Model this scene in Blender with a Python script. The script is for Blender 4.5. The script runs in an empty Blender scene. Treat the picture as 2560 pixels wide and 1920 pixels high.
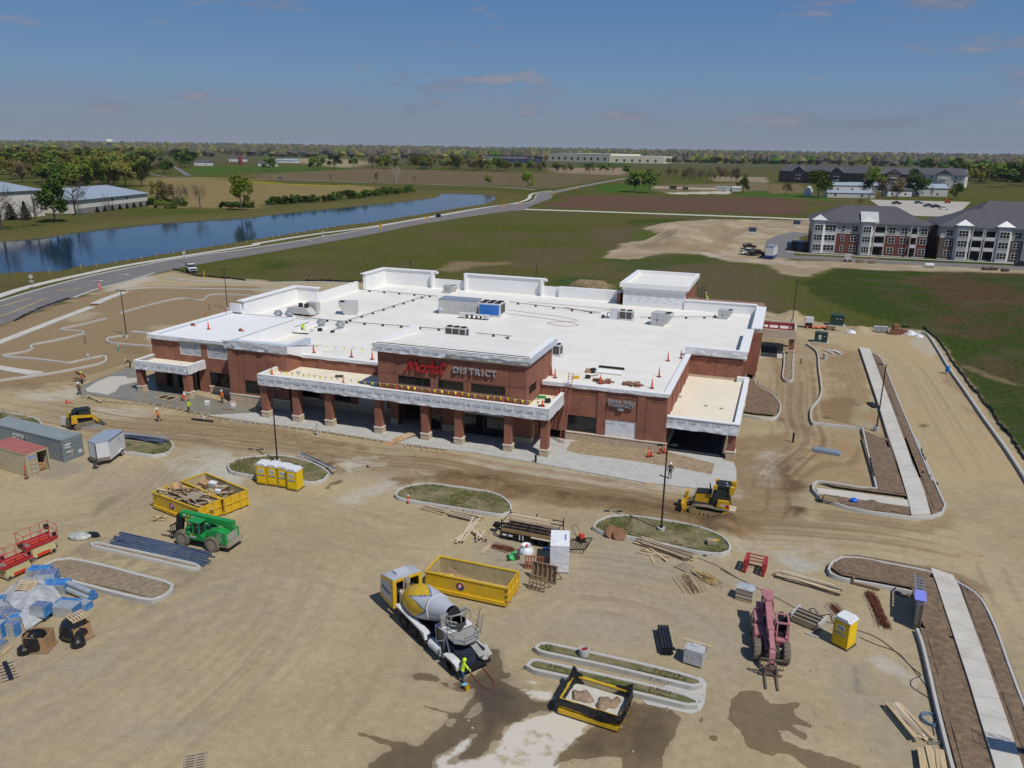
import bpy,math,random
import numpy as np
from mathutils import Vector,Matrix
R=math.radians
rnd=random.Random(11)
SC=bpy.context.scene
COL=SC.collection
K=640/2212.0
# ------------------------------------------------------------------ camera
FPX,PITCH,ROLL,YAW,CAMH=1974.06,R(16.6265),R(0.8035),R(18.8938),32.5
_cy,_sy,_cp,_sp,_cr,_sr=math.cos(YAW),math.sin(YAW),math.cos(PITCH),math.sin(PITCH),math.cos(ROLL),math.sin(ROLL)
FW=Vector((-_sy*_cp,_cy*_cp,-_sp))
_r0=Vector((_cy,_sy,0));_u0=_r0.cross(FW)
RT=_r0*_cr+_u0*_sr
UP=_u0*_cr-_r0*_sr
cd=bpy.data.cameras.new('camera');cam=bpy.data.objects.new('camera',cd);COL.objects.link(cam)
cd.sensor_width=36;cd.lens=36*FPX/2560;cd.clip_start=0.5;cd.clip_end=60000
cam.matrix_world=Matrix(((RT.x,UP.x,-FW.x,0),(RT.y,UP.y,-FW.y,0),(RT.z,UP.z,-FW.z,CAMH),(0,0,0,1)))
SC.camera=cam
# ------------------------------------------------------------------ sun, sky, exposure
SUN_AZ,SUN_EL=R(-31.0),R(55.5)
sd=bpy.data.lights.new('sun','SUN');sun=bpy.data.objects.new('sun',sd);COL.objects.link(sun)
sd.energy=3.75;sd.angle=R(0.53);sd.color=(1.0,0.955,0.88)
sun.rotation_euler=Vector((-math.cos(SUN_AZ)*math.cos(SUN_EL),-math.sin(SUN_AZ)*math.cos(SUN_EL),-math.sin(SUN_EL))).to_track_quat('-Z','Y').to_euler()
sun.location=(0,0,200)
W=bpy.data.worlds.new('World');SC.world=W;W.use_nodes=True
def build_world():
 nt=W.node_tree;N=nt.nodes;L=nt.links;N.clear()
 out=N.new('ShaderNodeOutputWorld');bg=N.new('ShaderNodeBackground');bg.inputs[1].default_value=0.06
 sky=N.new('ShaderNodeTexSky');sky.sky_type='NISHITA';sky.sun_disc=False
 sky.sun_elevation=SUN_EL;sky.sun_rotation=math.pi/2-SUN_AZ;sky.altitude=150;sky.air_density=1.0;sky.dust_density=0.35;sky.ozone_density=2.2
 tc=N.new('ShaderNodeTexCoord');sep=N.new('ShaderNodeSeparateXYZ');L.new(tc.outputs['Generated'],sep.inputs[0])
 comb=N.new('ShaderNodeMapping');comb.inputs['Scale'].default_value=(1,1,4.2);L.new(tc.outputs['Generated'],comb.inputs[0])
 def noise(scale,det,off,rough=.55):
  m=N.new('ShaderNodeMapping');m.inputs['Scale'].default_value=(scale,scale,scale);m.inputs['Location'].default_value=off
  n=N.new('ShaderNodeTexNoise');n.inputs['Scale'].default_value=1;n.inputs['Detail'].default_value=det;n.inputs['Roughness'].default_value=rough
  L.new(comb.outputs[0],m.inputs[0]);L.new(m.outputs[0],n.inputs['Vector']);return n.outputs['Fac']
 def mathn(op,a,b):
  m=N.new('ShaderNodeMath');m.operation=op
  for i,v in enumerate((a,b)):
   if isinstance(v,(int,float)):m.inputs[i].default_value=v
   else:L.new(v,m.inputs[i])
  return m.outputs[0]
 def ramp(v,a,b):
  m=N.new('ShaderNodeMapRange');m.interpolation_type='SMOOTHSTEP';m.inputs[1].default_value=a;m.inputs[2].default_value=b;L.new(v,m.inputs[0]);return m.outputs[0]
 big=noise(2.6,2,(2.3,9.2,0));fine=noise(11,5,(3.1,7.7,0),.55)
 cl=mathn('ADD',mathn('MULTIPLY',big,.55),mathn('MULTIPLY',fine,.6))
 mask=mathn('MULTIPLY',ramp(cl,.585,.70),ramp(sep.outputs['Z'],.012,.04))
 mask=mathn('MULTIPLY',mask,.7)
 lit=ramp(fine,.52,.72)
 cc=N.new('ShaderNodeMixRGB');cc.inputs[1].default_value=(3.0,3.3,4.7,1);cc.inputs[2].default_value=(5.0,4.6,5.3,1);L.new(lit,cc.inputs[0])
 rp=N.new('ShaderNodeValToRGB');L.new(sep.outputs['Z'],rp.inputs[0]);e=rp.color_ramp.elements
 for pos,c in((0,(.185,.225,.31)),(.035,(.175,.235,.345)),(.08,(.135,.255,.435)),(.17,(.078,.195,.43)),(1,(.035,.10,.27))):
  k=e[0]if pos==0 else e[len(e)-1]if pos==1 else e.new(pos);k.color=(*c,1)
 up=N.new('ShaderNodeVectorMath');up.operation='SCALE';up.inputs['Scale'].default_value=1/.06;L.new(rp.outputs[0],up.inputs[0])
 blue=N.new('ShaderNodeMixRGB');blue.inputs[0].default_value=.85;L.new(sky.outputs[0],blue.inputs[1]);L.new(up.outputs[0],blue.inputs[2])
 mix=N.new('ShaderNodeMixRGB');L.new(mask,mix.inputs[0]);L.new(blue.outputs[0],mix.inputs[1]);L.new(cc.outputs[0],mix.inputs[2])
 L.new(mix.outputs[0],bg.inputs[0]);L.new(bg.outputs[0],out.inputs[0])
build_world()
VS=SC.view_settings;VS.view_transform='Standard';VS.look='None';VS.exposure=0.0;VS.gamma=1.0;VS.use_curve_mapping=False
SC.cycles.max_bounces=6;SC.cycles.transparent_max_bounces=6;SC.cycles.volume_bounces=0
# ------------------------------------------------------------------ helpers
def ray(px,py):
 return FW*FPX+RT*(px-1280)+UP*(960-py)
def G(px,py,z=0.0):
 """world point at height z that a point of the survey photograph shows"""
 d=ray(px,py);t=(z-CAMH)/d.z
 return Vector((d.x*t,d.y*t,z))
def crop(ox,oy):
 return lambda cx,cy,z=0.0:G(ox+cx*K,oy+cy*K,z)
gA,gB,gC,gD,gE,gF,gG,gI,gJ,gL,gM,gN,gO=(crop(*o)for o in((0,720),(540,720),(1100,640),(1500,640),(1920,720),(0,1100),(640,1100),(1200,1100),(1800,1100),(0,1440),(640,1440),(1240,1440),(1920,1440)))
ga,gb,gc,gd=(crop(*o)for o in((0,320),(640,320),(1280,320),(1920,320)))
def pts(g,*cc,z=0.0):
 return[g(x,y,z).xy for x,y in cc]
MATS={}
def mat(name,col=(.5,.5,.5),rough=.6,metal=0.0,var=.15,scale=2.0,dirt=0.0,dcol=(.33,.27,.19),dscale=1.2,bump=0.0,bscale=30,spec=.4,alpha=1.0,emit=None,trans=0.0,stretch=None,coat=0.0,seam=0):
 if name in MATS:return MATS[name]
 m=bpy.data.materials.new(name);MATS[name]=m;m.use_nodes=True
 nt=m.node_tree;N=nt.nodes;L=nt.links;b=N['Principled BSDF']
 b.inputs['Roughness'].default_value=rough;b.inputs['Metallic'].default_value=metal
 b.inputs['Specular IOR Level'].default_value=spec
 if coat:b.inputs['Coat Weight'].default_value=coat;b.inputs['Coat Roughness'].default_value=.15
 c=(*col,1)
 tc=N.new('ShaderNodeTexCoord');mp=N.new('ShaderNodeMapping');L.new(tc.outputs['Object'],mp.inputs[0])
 if stretch:mp.inputs['Scale'].default_value=stretch
 if var>0:
  n=N.new('ShaderNodeTexNoise');n.inputs['Scale'].default_value=scale;n.inputs['Detail'].default_value=5;n.inputs['Roughness'].default_value=.62
  L.new(mp.outputs[0],n.inputs['Vector'])
  mr=N.new('ShaderNodeMapRange');mr.inputs[1].default_value=.3;mr.inputs[2].default_value=.7;mr.inputs[3].default_value=1-var;mr.inputs[4].default_value=1+var*.7;L.new(n.outputs['Fac'],mr.inputs[0])
  mm=N.new('ShaderNodeVectorMath');mm.operation='SCALE';mm.inputs[0].default_value=col;L.new(mr.outputs[0],mm.inputs['Scale'])
  last=mm.outputs[0]
  if dirt>0:
   n2=N.new('ShaderNodeTexNoise');n2.inputs['Scale'].default_value=dscale;n2.inputs['Detail'].default_value=7;n2.inputs['Roughness'].default_value=.7;L.new(mp.outputs[0],n2.inputs['Vector'])
   r2=N.new('ShaderNodeMapRange');r2.inputs[1].default_value=.62-.25*dirt;r2.inputs[2].default_value=.82-.2*dirt;r2.inputs[4].default_value=min(1,.35+dirt*.6);L.new(n2.outputs['Fac'],r2.inputs[0])
   mx=N.new('ShaderNodeMixRGB');mx.inputs[2].default_value=(*dcol,1);L.new(r2.outputs[0],mx.inputs[0]);L.new(last,mx.inputs[1]);last=mx.outputs[0]
   ra=N.new('ShaderNodeMapRange');ra.inputs[3].default_value=rough;ra.inputs[4].default_value=.9;L.new(r2.outputs[0],ra.inputs[0]);L.new(ra.outputs[0],b.inputs['Roughness'])
  if seam:
   bk=N.new('ShaderNodeTexBrick');L.new(tc.outputs['Object'],bk.inputs['Vector']);bk.inputs['Scale'].default_value=1;bk.inputs['Brick Width'].default_value=seam*9;bk.inputs['Row Height'].default_value=seam;bk.inputs['Mortar Size'].default_value=.035;bk.inputs['Color1'].default_value=(1,1,1,1);bk.inputs['Color2'].default_value=(.965,.96,.95,1);bk.inputs['Mortar'].default_value=(.80,.78,.74,1)
   ms=N.new('ShaderNodeMixRGB');ms.blend_type='MULTIPLY';ms.inputs[0].default_value=1;L.new(last,ms.inputs[1]);L.new(bk.outputs['Color'],ms.inputs[2]);last=ms.outputs[0]
  L.new(last,b.inputs['Base Color'])
 else:b.inputs['Base Color'].default_value=c
 if bump>0:
  n3=N.new('ShaderNodeTexNoise');n3.inputs['Scale'].default_value=bscale;n3.inputs['Detail'].default_value=4;L.new(mp.outputs[0],n3.inputs['Vector'])
  bp=N.new('ShaderNodeBump');bp.inputs['Strength'].default_value=1;bp.inputs['Distance'].default_value=bump;L.new(n3.outputs['Fac'],bp.inputs['Height']);L.new(bp.outputs[0],b.inputs['Normal'])
 if alpha<1:b.inputs['Alpha'].default_value=alpha
 if trans:b.inputs['Transmission Weight'].default_value=trans
 return m
class MB:
 """collects shapes for ONE mesh object"""
 def __init__(s):s.v=[];s.f=[];s.m=[]
 def add(s,vs,fs,m=0):
  o=len(s.v);s.v+=[tuple(v)for v in vs];s.f+=[tuple(i+o for i in f)for f in fs];s.m+=[m]*len(fs);return s
 def bx(s,x0,x1,y0,y1,z0,z1,m=0):
  return s.add([(x0,y0,z0),(x1,y0,z0),(x1,y1,z0),(x0,y1,z0),(x0,y0,z1),(x1,y0,z1),(x1,y1,z1),(x0,y1,z1)],[(3,2,1,0),(4,5,6,7),(0,1,5,4),(1,2,6,5),(2,3,7,6),(3,0,4,7)],m)
 def box(s,c,sz,rot=None,m=0):
  x,y,z=(a/2 for a in sz);M=rot.to_3x3()if isinstance(rot,Matrix)else(Matrix.Rotation(rot,3,'Z')if rot else None);c=Vector(c)
  vs=[Vector(v)for v in((-x,-y,-z),(x,-y,-z),(x,y,-z),(-x,y,-z),(-x,-y,z),(x,-y,z),(x,y,z),(-x,y,z))]
  return s.add([(M@v if M else v)+c for v in vs],[(3,2,1,0),(4,5,6,7),(0,1,5,4),(1,2,6,5),(2,3,7,6),(3,0,4,7)],m)
 def beam(s,p,q,w,h=None,m=0,up=(0,0,1)):
  p,q=Vector(p),Vector(q);h=w if h is None else h;d=(q-p).normalized();u=Vector(up)
  if abs(d.dot(u))>.98:u=Vector((0,1,0))
  a=d.cross(u).normalized()*w/2;b=a.cross(d).normalized()*h/2
  vs=[p-a-b,p+a-b,p+a+b,p-a+b,q-a-b,q+a-b,q+a+b,q-a+b]
  return s.add(vs,[(3,2,1,0),(4,5,6,7),(0,1,5,4),(1,2,6,5),(2,3,7,6),(3,0,4,7)],m)
 def cyl(s,p,q,r0,r1=None,n=12,m=0,caps=True):
  p,q=Vector(p),Vector(q);r1=r0 if r1 is None else r1;d=(q-p).normalized();u=Vector((0,0,1))if abs(d.z)<.9 else Vector((1,0,0))
  a=d.cross(u).normalized();b=d.cross(a)
  vs=[]
  for c,r in((p,r0),(q,r1)):
   vs+=[c+a*(r*math.cos(2*math.pi*i/n))+b*(r*math.sin(2*math.pi*i/n))for i in range(n)]
  fs=[(i,(i+1)%n,n+(i+1)%n,n+i)for i in range(n)]
  if caps:fs+=[tuple(range(n-1,-1,-1)),tuple(range(n,2*n))]
  return s.add(vs,fs,m)
 def tube(s,P,r,n=5,m=0,closed=False):
  P=[Vector(p)for p in P];vs=[];k=len(P)
  for i,p in enumerate(P):
   d=((P[(i+1)%k]if closed or i<k-1 else p)-(P[i-1]if closed or i>0 else p)).normalized()
   u=Vector((0,0,1))if abs(d.z)<.9 else Vector((1,0,0))
   a=d.cross(u).normalized();b=d.cross(a)
   vs+=[p+a*(r*math.cos(2*math.pi*j/n))+b*(r*math.sin(2*math.pi*j/n))for j in range(n)]
  fs=[(i*n+j,i*n+(j+1)%n,((i+1)%k)*n+(j+1)%n,((i+1)%k)*n+j)for i in range(k if closed else k-1)for j in range(n)]
  if not closed:fs+=[tuple(range(n-1,-1,-1)),tuple((k-1)*n+j for j in range(n))]
  return s.add(vs,fs,m)
 def lathe(s,prof,n=16,M=None,m=0,ms=None):
  """prof: (r, h) pairs round local Z, placed with matrix M"""
  M=M or Matrix();vs=[]
  for r,h in prof:vs+=[M@Vector((r*math.cos(2*math.pi*i/n),r*math.sin(2*math.pi*i/n),h))for i in range(n)]
  for k in range(len(prof)-1):
   pass
  o=len(s.v);s.v+=[tuple(v)for v in vs]
  for k in range(len(prof)-1):
   for i in range(n):
    s.f.append(tuple(o+x for x in(k*n+i,k*n+(i+1)%n,(k+1)*n+(i+1)%n,(k+1)*n+i)));s.m.append(ms[k]if ms else m)
  for k,rev in((0,True),(len(prof)-1,False)):
   if prof[k][0]>1e-4:
    f=[o+k*n+i for i in range(n)];s.f.append(tuple(f[::-1]if rev else f));s.m.append(ms[min(k,len(prof)-2)]if ms else m)
  return s
 def prism(s,poly,z0,z1,m=0,M=None,mtop=None):
  """poly: xy outline (counter-clockwise), extruded from z0 to z1, optionally placed by matrix M"""
  n=len(poly);a=sum(poly[i][0]*poly[(i+1)%n][1]-poly[(i+1)%n][0]*poly[i][1]for i in range(n))
  if a<0:poly=poly[::-1]
  vs=[Vector((p[0],p[1],z0))for p in poly]+[Vector((p[0],p[1],z1))for p in poly]
  if M:vs=[M@v for v in vs]
  s.add(vs,[tuple(range(n-1,-1,-1))]+[(i,(i+1)%n,n+(i+1)%n,n+i)for i in range(n)],m)
  o=len(s.v)-2*n;s.f.append(tuple(o+n+i for i in range(n)));s.m.append(m if mtop is None else mtop);return s
 def side(s,poly,y0,y1,m=0):
  """poly in (x, z), extruded along y"""
  return s.prism([(p[0],p[1])for p in poly],-y1,-y0,m,Matrix(((1,0,0,0),(0,0,-1,0),(0,1,0,0),(0,0,0,1))))
 def front(s,poly,x0,x1,m=0):
  """poly in (y, z), extruded along x"""
  return s.prism([(p[0],p[1])for p in poly],x0,x1,m,Matrix(((0,0,1,0),(1,0,0,0),(0,1,0,0),(0,0,0,1))))
 def wall(s,axis,a0,a1,z0,z1,p0,p1,holes=(),m=0):
  """wall slab along axis 'x' or 'y' between p0 and p1 of the other axis, with rectangular holes (a0,a1,z0,z1)"""
  A=sorted({a0,a1,*[v for h in holes for v in h[:2]if a0<v<a1]});Z=sorted({z0,z1,*[v for h in holes for v in h[2:]if z0<v<z1]})
  for i in range(len(A)-1):
   run=None
   for j in range(len(Z)-1):
    ca,cz=(A[i]+A[i+1])/2,(Z[j]+Z[j+1])/2
    hole=any(h[0]<ca<h[1]and h[2]<cz<h[3]for h in holes)
    if not hole:run=[Z[j],Z[j+1]]if run is None else[run[0],Z[j+1]]
    if run and(hole or j==len(Z)-2):
     if axis=='x':s.bx(A[i],A[i+1],p0,p1,run[0],run[1],m)
     else:s.bx(p0,p1,A[i],A[i+1],run[0],run[1],m)
     run=None
  return s
 def split(s,gap=.12):
  """the shapes that stand apart from each other, as builders of their own"""
  n=len(s.v);u=list(range(n))
  def top(i):
   while u[i]!=i:u[i]=u[u[i]];i=u[i]
   return i
  for f in s.f:
   for k in f[1:]:u[top(k)]=top(f[0])
  B={}
  for i,v in enumerate(s.v):b=B.setdefault(top(i),[list(v),list(v)]);b[0]=[min(p,q)for p,q in zip(b[0],v)];b[1]=[max(p,q)for p,q in zip(b[1],v)]
  K_=list(B)
  if not 1<len(K_)<70:return[s]
  for i,a in enumerate(K_):
   for c in K_[:i]:
    if all(B[a][0][d]<B[c][1][d]+gap and B[c][0][d]<B[a][1][d]+gap for d in(0,1,2)):u[top(a)]=top(c)
  out={}
  for i in range(n):m=out.setdefault(top(i),(MB(),{}));m[1][i]=len(m[0].v);m[0].v.append(s.v[i])
  for f,t in zip(s.f,s.m):m=out[top(f[0])];m[0].f.append(tuple(m[1][k]for k in f));m[0].m.append(t)
  return[m for m,_ in out.values()if m.f]
 def build(s,name,m,parent=None,smooth=None,loc=None):
  me=bpy.data.meshes.new(name);me.from_pydata(s.v,[],s.f)
  for x in(m if isinstance(m,(list,tuple))else[m]):me.materials.append(x)
  if isinstance(m,(list,tuple)):me.polygons.foreach_set('material_index',np.array(s.m,dtype=np.int32))
  if smooth:
   me.polygons.foreach_set('use_smooth',np.ones(len(me.polygons),dtype=bool));me.set_sharp_from_angle(angle=R(smooth))
  me.update()
  o=bpy.data.objects.new(name,me);COL.objects.link(o)
  if parent:o.parent=parent
  if loc:o.location=loc
  return o
def tag(o,label,cat,group=None,kind=None):
 if label:o['label']=label
 if cat:o['category']=cat
 if group:o['group']=group
 if kind:o['kind']=kind
 return o
def tg(name,label,cat,loc=(0,0,0),rz=0.0,group=None):
 o=bpy.data.objects.new(name,None);COL.objects.link(o);o.empty_display_size=.2
 o.location=(loc[0],loc[1],loc[2]if len(loc)>2 else 0);o.rotation_euler=(0,0,rz)
 return tag(o,label,cat,group)
def dup(root,loc=None,rz=None,label=None,group=None,scale=None):
 r=root.copy();COL.objects.link(r)
 if loc is not None:r.location=(loc[0],loc[1],loc[2]if len(loc)>2 else 0)
 if rz is not None:r.rotation_euler=(0,0,rz)
 if scale is not None:r.scale=(scale,)*3 if isinstance(scale,(int,float))else scale
 if label:r['label']=label
 if group:r['group']=group
 for ch in list(root.children):
  c=ch.copy();COL.objects.link(c);c.parent=r
  for g in list(ch.children):
   e=g.copy();COL.objects.link(e);e.parent=c
 return r
def shr(o,name,parent,loc=None,rot=None,scale=None):
 """another part that shares o's mesh"""
 c=bpy.data.objects.new(name,o.data);COL.objects.link(c);c.parent=parent
 c.location=loc if loc is not None else o.location;c.rotation_euler=rot if rot is not None else o.rotation_euler
 if scale:c.scale=scale
 return c
def stc(mb,name,m,smooth=None):
 o=mb.build(name,m,None,smooth);o['kind']='structure';return o
def tms(mb,txt,size,M,depth=.04,m=0,font=None,bold=0.0,spacing=1.0,line=1.0,align='LEFT',shear=0.0):
 cu=bpy.data.curves.new('t','FONT');cu.body=txt;cu.size=size;cu.extrude=depth/2;cu.offset=bold;cu.space_character=spacing;cu.space_line=line;cu.align_x=align;cu.resolution_u=3;cu.shear=shear
 o=bpy.data.objects.new('t',cu);COL.objects.link(o)
 dg=bpy.context.evaluated_depsgraph_get();me=o.evaluated_get(dg).to_mesh()
 vs=[M@v.co for v in me.vertices];fs=[tuple(p.vertices)for p in me.polygons]
 mb.add(vs,fs,m);o.evaluated_get(dg).to_mesh_clear();bpy.data.objects.remove(o);bpy.data.curves.remove(cu)
 return mb
def facing(x,y,z,nx,ny):
 """matrix that lays text on a vertical face with outward normal (nx, ny)"""
 n=Vector((nx,ny,0)).normalized();t=Vector((-n.y,n.x,0))
 return Matrix(((t.x,0,n.x,x),(t.y,0,n.y,y),(0,1,0,z),(0,0,0,1)))
def inpoly(X,Y,P):
 ins=np.zeros(X.shape,bool);n=len(P)
 for i in range(n):
  x0,y0=P[i];x1,y1=P[(i+1)%n]
  if y0==y1:continue
  c=((y0>Y)!=(y1>Y))&(X<(x1-x0)*(Y-y0)/(y1-y0)+x0);ins^=c
 return ins
def sgd(X,Y,P,closed):
 D=np.full(X.shape,1e9);n=len(P)
 for i in range(n if closed else n-1):
  x0,y0=P[i];x1,y1=P[(i+1)%n];dx,dy=x1-x0,y1-y0;l=dx*dx+dy*dy+1e-9
  t=np.clip(((X-x0)*dx+(Y-y0)*dy)/l,0,1);D=np.minimum(D,np.hypot(X-x0-t*dx,Y-y0-t*dy))
 return D
def vn(X,Y,s,seed=0):
 """smooth value noise, about -1..1"""
 x,y=X/s+seed*17.3,Y/s+seed*9.1;xi,yi=np.floor(x),np.floor(y);fx,fy=x-xi,y-yi
 fx,fy=fx*fx*(3-2*fx),fy*fy*(3-2*fy)
 h=lambda a,b:(np.modf(np.abs(np.sin(a*127.1+b*311.7+seed*74.7)*43758.5453))[0])*2-1
 return(h(xi,yi)*(1-fx)+h(xi+1,yi)*fx)*(1-fy)+(h(xi,yi+1)*(1-fx)+h(xi+1,yi+1)*fx)*fy
def sl(P,step=1.0,closed=False):
 """Catmull-Rom through 2-D points"""
 P=[Vector((p[0],p[1]))for p in P];n=len(P);out=[]
 for i in range(n if closed else n-1):
  g=lambda k:P[k%n]if closed else P[min(max(k,0),n-1)]
  a,b,c,d=g(i-1),g(i),g(i+1),g(i+2);m=max(1,int((c-b).length/step))
  for j in range(m):
   t=j/m;out.append(.5*((2*b)+(c-a)*t+(2*a-5*b+4*c-d)*t*t+(3*b-a-3*c+d)*t**3))
 if not closed:out.append(P[-1])
 return out
 # ------------------------------------------------------------------ ground sheet
def axis(lo,hi,a,b,s,gl,gr,seg2=None):
 mid=list(np.arange(a,b+1e-6,s));cur,st=mid[-1],s
 if seg2:
  e,s2=seg2
  while cur<e:cur+=s2;mid.append(cur)
  st=s2
 while cur<hi:st*=gr;cur+=st;mid.append(cur)
 left,cur,st=[],a,s
 while cur>lo:st*=gl;cur-=st;left.append(cur)
 return np.array(left[::-1]+mid)
AX=axis(-14000,14000,-74,33,.29,1.036,1.04)
AY=axis(-900,16000,31,92,.26,1.25,1.02,(140,.48))
GX,GY=np.meshgrid(AX,AY);NX,NY=len(AX),len(AY)
C3=np.zeros(GX.shape+(3,),np.float32);GZ=np.zeros(GX.shape);WET=np.zeros(GX.shape,np.float32);WASH=np.zeros(GX.shape,np.float32);ROUGHN=np.zeros(GX.shape,np.float32);LEAF=np.zeros(GX.shape,np.float32)
def region(P,pad):
 xs=[p[0]for p in P];ys=[p[1]for p in P]
 i0,i1=np.searchsorted(AX,[min(xs)-pad,max(xs)+pad]);j0,j1=np.searchsorted(AY,[min(ys)-pad,max(ys)+pad])
 return slice(max(j0-1,0),j1+1),slice(max(i0-1,0),i1+1)
def wgt(P,edge,nz,ns,seed,width=None,closed=False):
 sl=region(P,edge+nz+(width or 0));X,Y=GX[sl],GY[sl]
 if X.size==0:return sl,None
 if width is None:
  d=sgd(X,Y,P,True);d=np.where(inpoly(X,Y,P),d,-d)
 else:d=width/2-sgd(X,Y,P,closed)
 if nz:d=d+nz*(.65*vn(X,Y,ns,seed)+.35*vn(X,Y,ns*.35,seed+3))
 return sl,np.clip(d/edge+.5,0,1)
_sd=[0]
def pt_(P,col,edge=.6,nz=.5,ns=2.0,a=1.0,width=None,leaf=None,rough=None,closed=False,mott=None,ms=3.0):
 _sd[0]+=1;sl,w=wgt(P,edge,nz,ns,_sd[0],width,closed)
 if w is None:return
 w=w*a
 if mott is not None:w=w*np.clip(.8+mott*.7*vn(GX[sl],GY[sl],ms,_sd[0]+50)+mott*.5*vn(GX[sl],GY[sl],ms*.3,_sd[0]+51),0,1)
 C3[sl]=C3[sl]*(1-w[...,None])+np.array(col,np.float32)*w[...,None]
 if leaf is not None:LEAF[sl]=LEAF[sl]*(1-w)+leaf*w
 if rough is not None:ROUGHN[sl]=ROUGHN[sl]*(1-w)+rough*w
def smk(A,P,edge=.9,nz=.3,ns=1.2,a=1.0,width=None,sub=False):
 _sd[0]+=1;sl,w=wgt(P,edge,nz,ns,_sd[0],width)
 if w is None:return
 A[sl]=np.minimum(A[sl],1-w*a)if sub else np.maximum(A[sl],w*a)
def bump(P,h,edge=3.0,nz=.5,ns=2.0,width=None):
 _sd[0]+=1;sl,w=wgt(P,edge,nz,ns,_sd[0],width)
 if w is None:return
 w=w*w*(3-2*w);GZ[sl]+=h*w
GREEN,PURP,TAN,DKGREEN=(.068,.080,.016),(.108,.083,.052),(.215,.165,.075),(.036,.062,.012)
SAND,SANDG,MUD,DKMUD,SOIL,GRAV,PALE=(.37,.298,.18),(.330,.270,.180),(.190,.122,.062),(.105,.063,.032),(.185,.128,.082),(.44,.40,.33),(.47,.39,.265)
def paint_land():
 t=np.clip(.5+.6*vn(GX,GY,70,1)+.4*vn(GX,GY,22,2),0,1)[...,None]
 t2=np.clip(.15+.7*vn(GX,GY,38,4)+.5*vn(GX,GY,9,5),0,1)[...,None]
 t3=np.clip(-.1+.7*vn(GX,GY,55,6)+.5*vn(GX,GY,14,7),0,1)[...,None]
 C3[:]=np.array(GREEN)*(1-t)+np.array((.085,.086,.026))*t
 C3[:]=C3*(1-.55*t2)+np.array(PURP)*.55*t2
 C3[:]=C3*(1-.45*t3)+np.array((.125,.105,.042))*.45*t3
 LEAF[:]=1
 far=np.clip((np.hypot(GX,GY)-1300)/900,0,1)[...,None];C3[:]=C3*(1-far)+np.array((.085,.085,.05))*far
 P=lambda*a:pt_(*a)
 pt_(pts(ga,(1250,430),(1700,425),(2212,470),(2212,560),(2212,700),(1650,690),(1300,690)),TAN,6,5,30)
 pt_(pts(gb,(0,480),(500,500),(1000,505),(1100,530),(900,560),(560,620),(100,640),(0,690)),TAN,6,5,30)
 pt_(pts(ga,(1600,425),(1960,432),(2212,455)),(.36,.31,.03),3,4,12,.8,7)
 pt_(pts(gb,(0,466),(150,478),(420,494),(820,498)),(.36,.31,.03),4,4,12,.8,10)
 pt_(pts(ga,(1570,350),(1800,330),(2212,330),(2212,385),(1850,410),(1700,400)),(.055,.10,.02),6,5,30)
 pt_(pts(gb,(0,330),(250,330),(620,335),(900,345),(600,370),(230,385),(0,390)),(.055,.10,.02),6,5,30)
 pt_(pts(gb,(0,395),(300,385),(900,350),(1900,375),(2212,385),(2212,500),(1400,480),(700,455),(0,440)),(.135,.103,.062),8,6,40)
 pt_(pts(gc,(0,385),(500,395),(980,410),(700,465),(330,520),(0,520)),(.125,.10,.055),8,6,40)
 pt_(pts(gc,(330,345),(1000,345),(990,410),(350,385)),(.25,.185,.125),6,3,30)
 pt_(pts(gc,(1290,265),(1870,270),(1880,305),(1290,300)),(.33,.265,.18),10,5,40)
 pt_(pts(gb,(150,255),(800,270),(1000,300),(800,345),(620,330),(300,290)),(.33,.27,.18),10,8,40,.8)
 pt_(pts(gb,(0,220),(600,225),(800,262),(0,265)),(.06,.11,.03),10,8,60)
 pt_(pts(gc,(570,300),(1000,300),(1050,335),(580,340)),(.04,.075,.02),10,8,40)
 pt_(pts(gc,(700,540),(760,500),(1000,480),(1350,490),(1300,545),(800,560)),(.05,.10,.018),4,4,20)
 pt_(pts(gc,(2000,560),(2212,540),(2212,600),(1950,590)),(.05,.10,.018),4,4,20)
 pt_(pts(gd,(0,480),(320,490),(320,560),(0,580)),(.15,.12,.06),6,6,30)
 pt_(pts(gd,(0,570),(330,560),(520,600),(600,640),(300,600),(0,600)),(.05,.10,.018),4,3,20)
 pt_(pts(gc,(1240,495),(2212,470),(2212,540),(1900,545),(1300,560),(1200,520)),(.155,.125,.075),4,4,20)
 pt_(pts(gc,(1320,560),(1500,555),(1900,545),(1900,570),(1400,572)),(.45,.41,.34),2,3,14)
 pt_(pts(gc,(1210,505),(1500,512),(1960,520),(1960,540),(1500,530),(1220,518)),(.36,.30,.22),2,3,14)
 pt_(pts(gc,(1700,420),(2212,425),(2212,470),(1750,460)),(.30,.24,.17),5,5,30,.8)
 pt_(pts(gc,(450,585),(900,580),(1600,600),(2300,605),(2300,740),(1500,720),(800,705),(350,680)),(.118,.064,.052),6,10,40,.85)
 pt_(pts(gd,(0,610),(300,620),(380,690),(300,740),(0,740)),(.118,.064,.052),6,6,30,.85)
 pt_(pts(gE,(250,-40),(900,-250),(2400,-260),(2600,1500),(2212,1450),(1990,1180),(1690,800),(1480,470),(1300,340),(700,190)),(.036,.058,.015),2.5,2.5,12,.9)
 pt_(pts(gE,(780,-20),(1250,-140),(2500,-170),(2500,600),(2212,560),(1650,400),(1300,260),(950,110)),(.080,.052,.031),5,9,16,.92,mott=1.3,ms=12)
 pt_(pts(gE,(1700,700),(2212,850),(2400,1000),(2300,700),(1900,600)),(.095,.06,.035),4,4,12,.6)
 pt_(pts(gE,(1720,680),(1900,760),(2110,830)),(.22,.16,.09),1,.8,3,.6,1.6)
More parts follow.
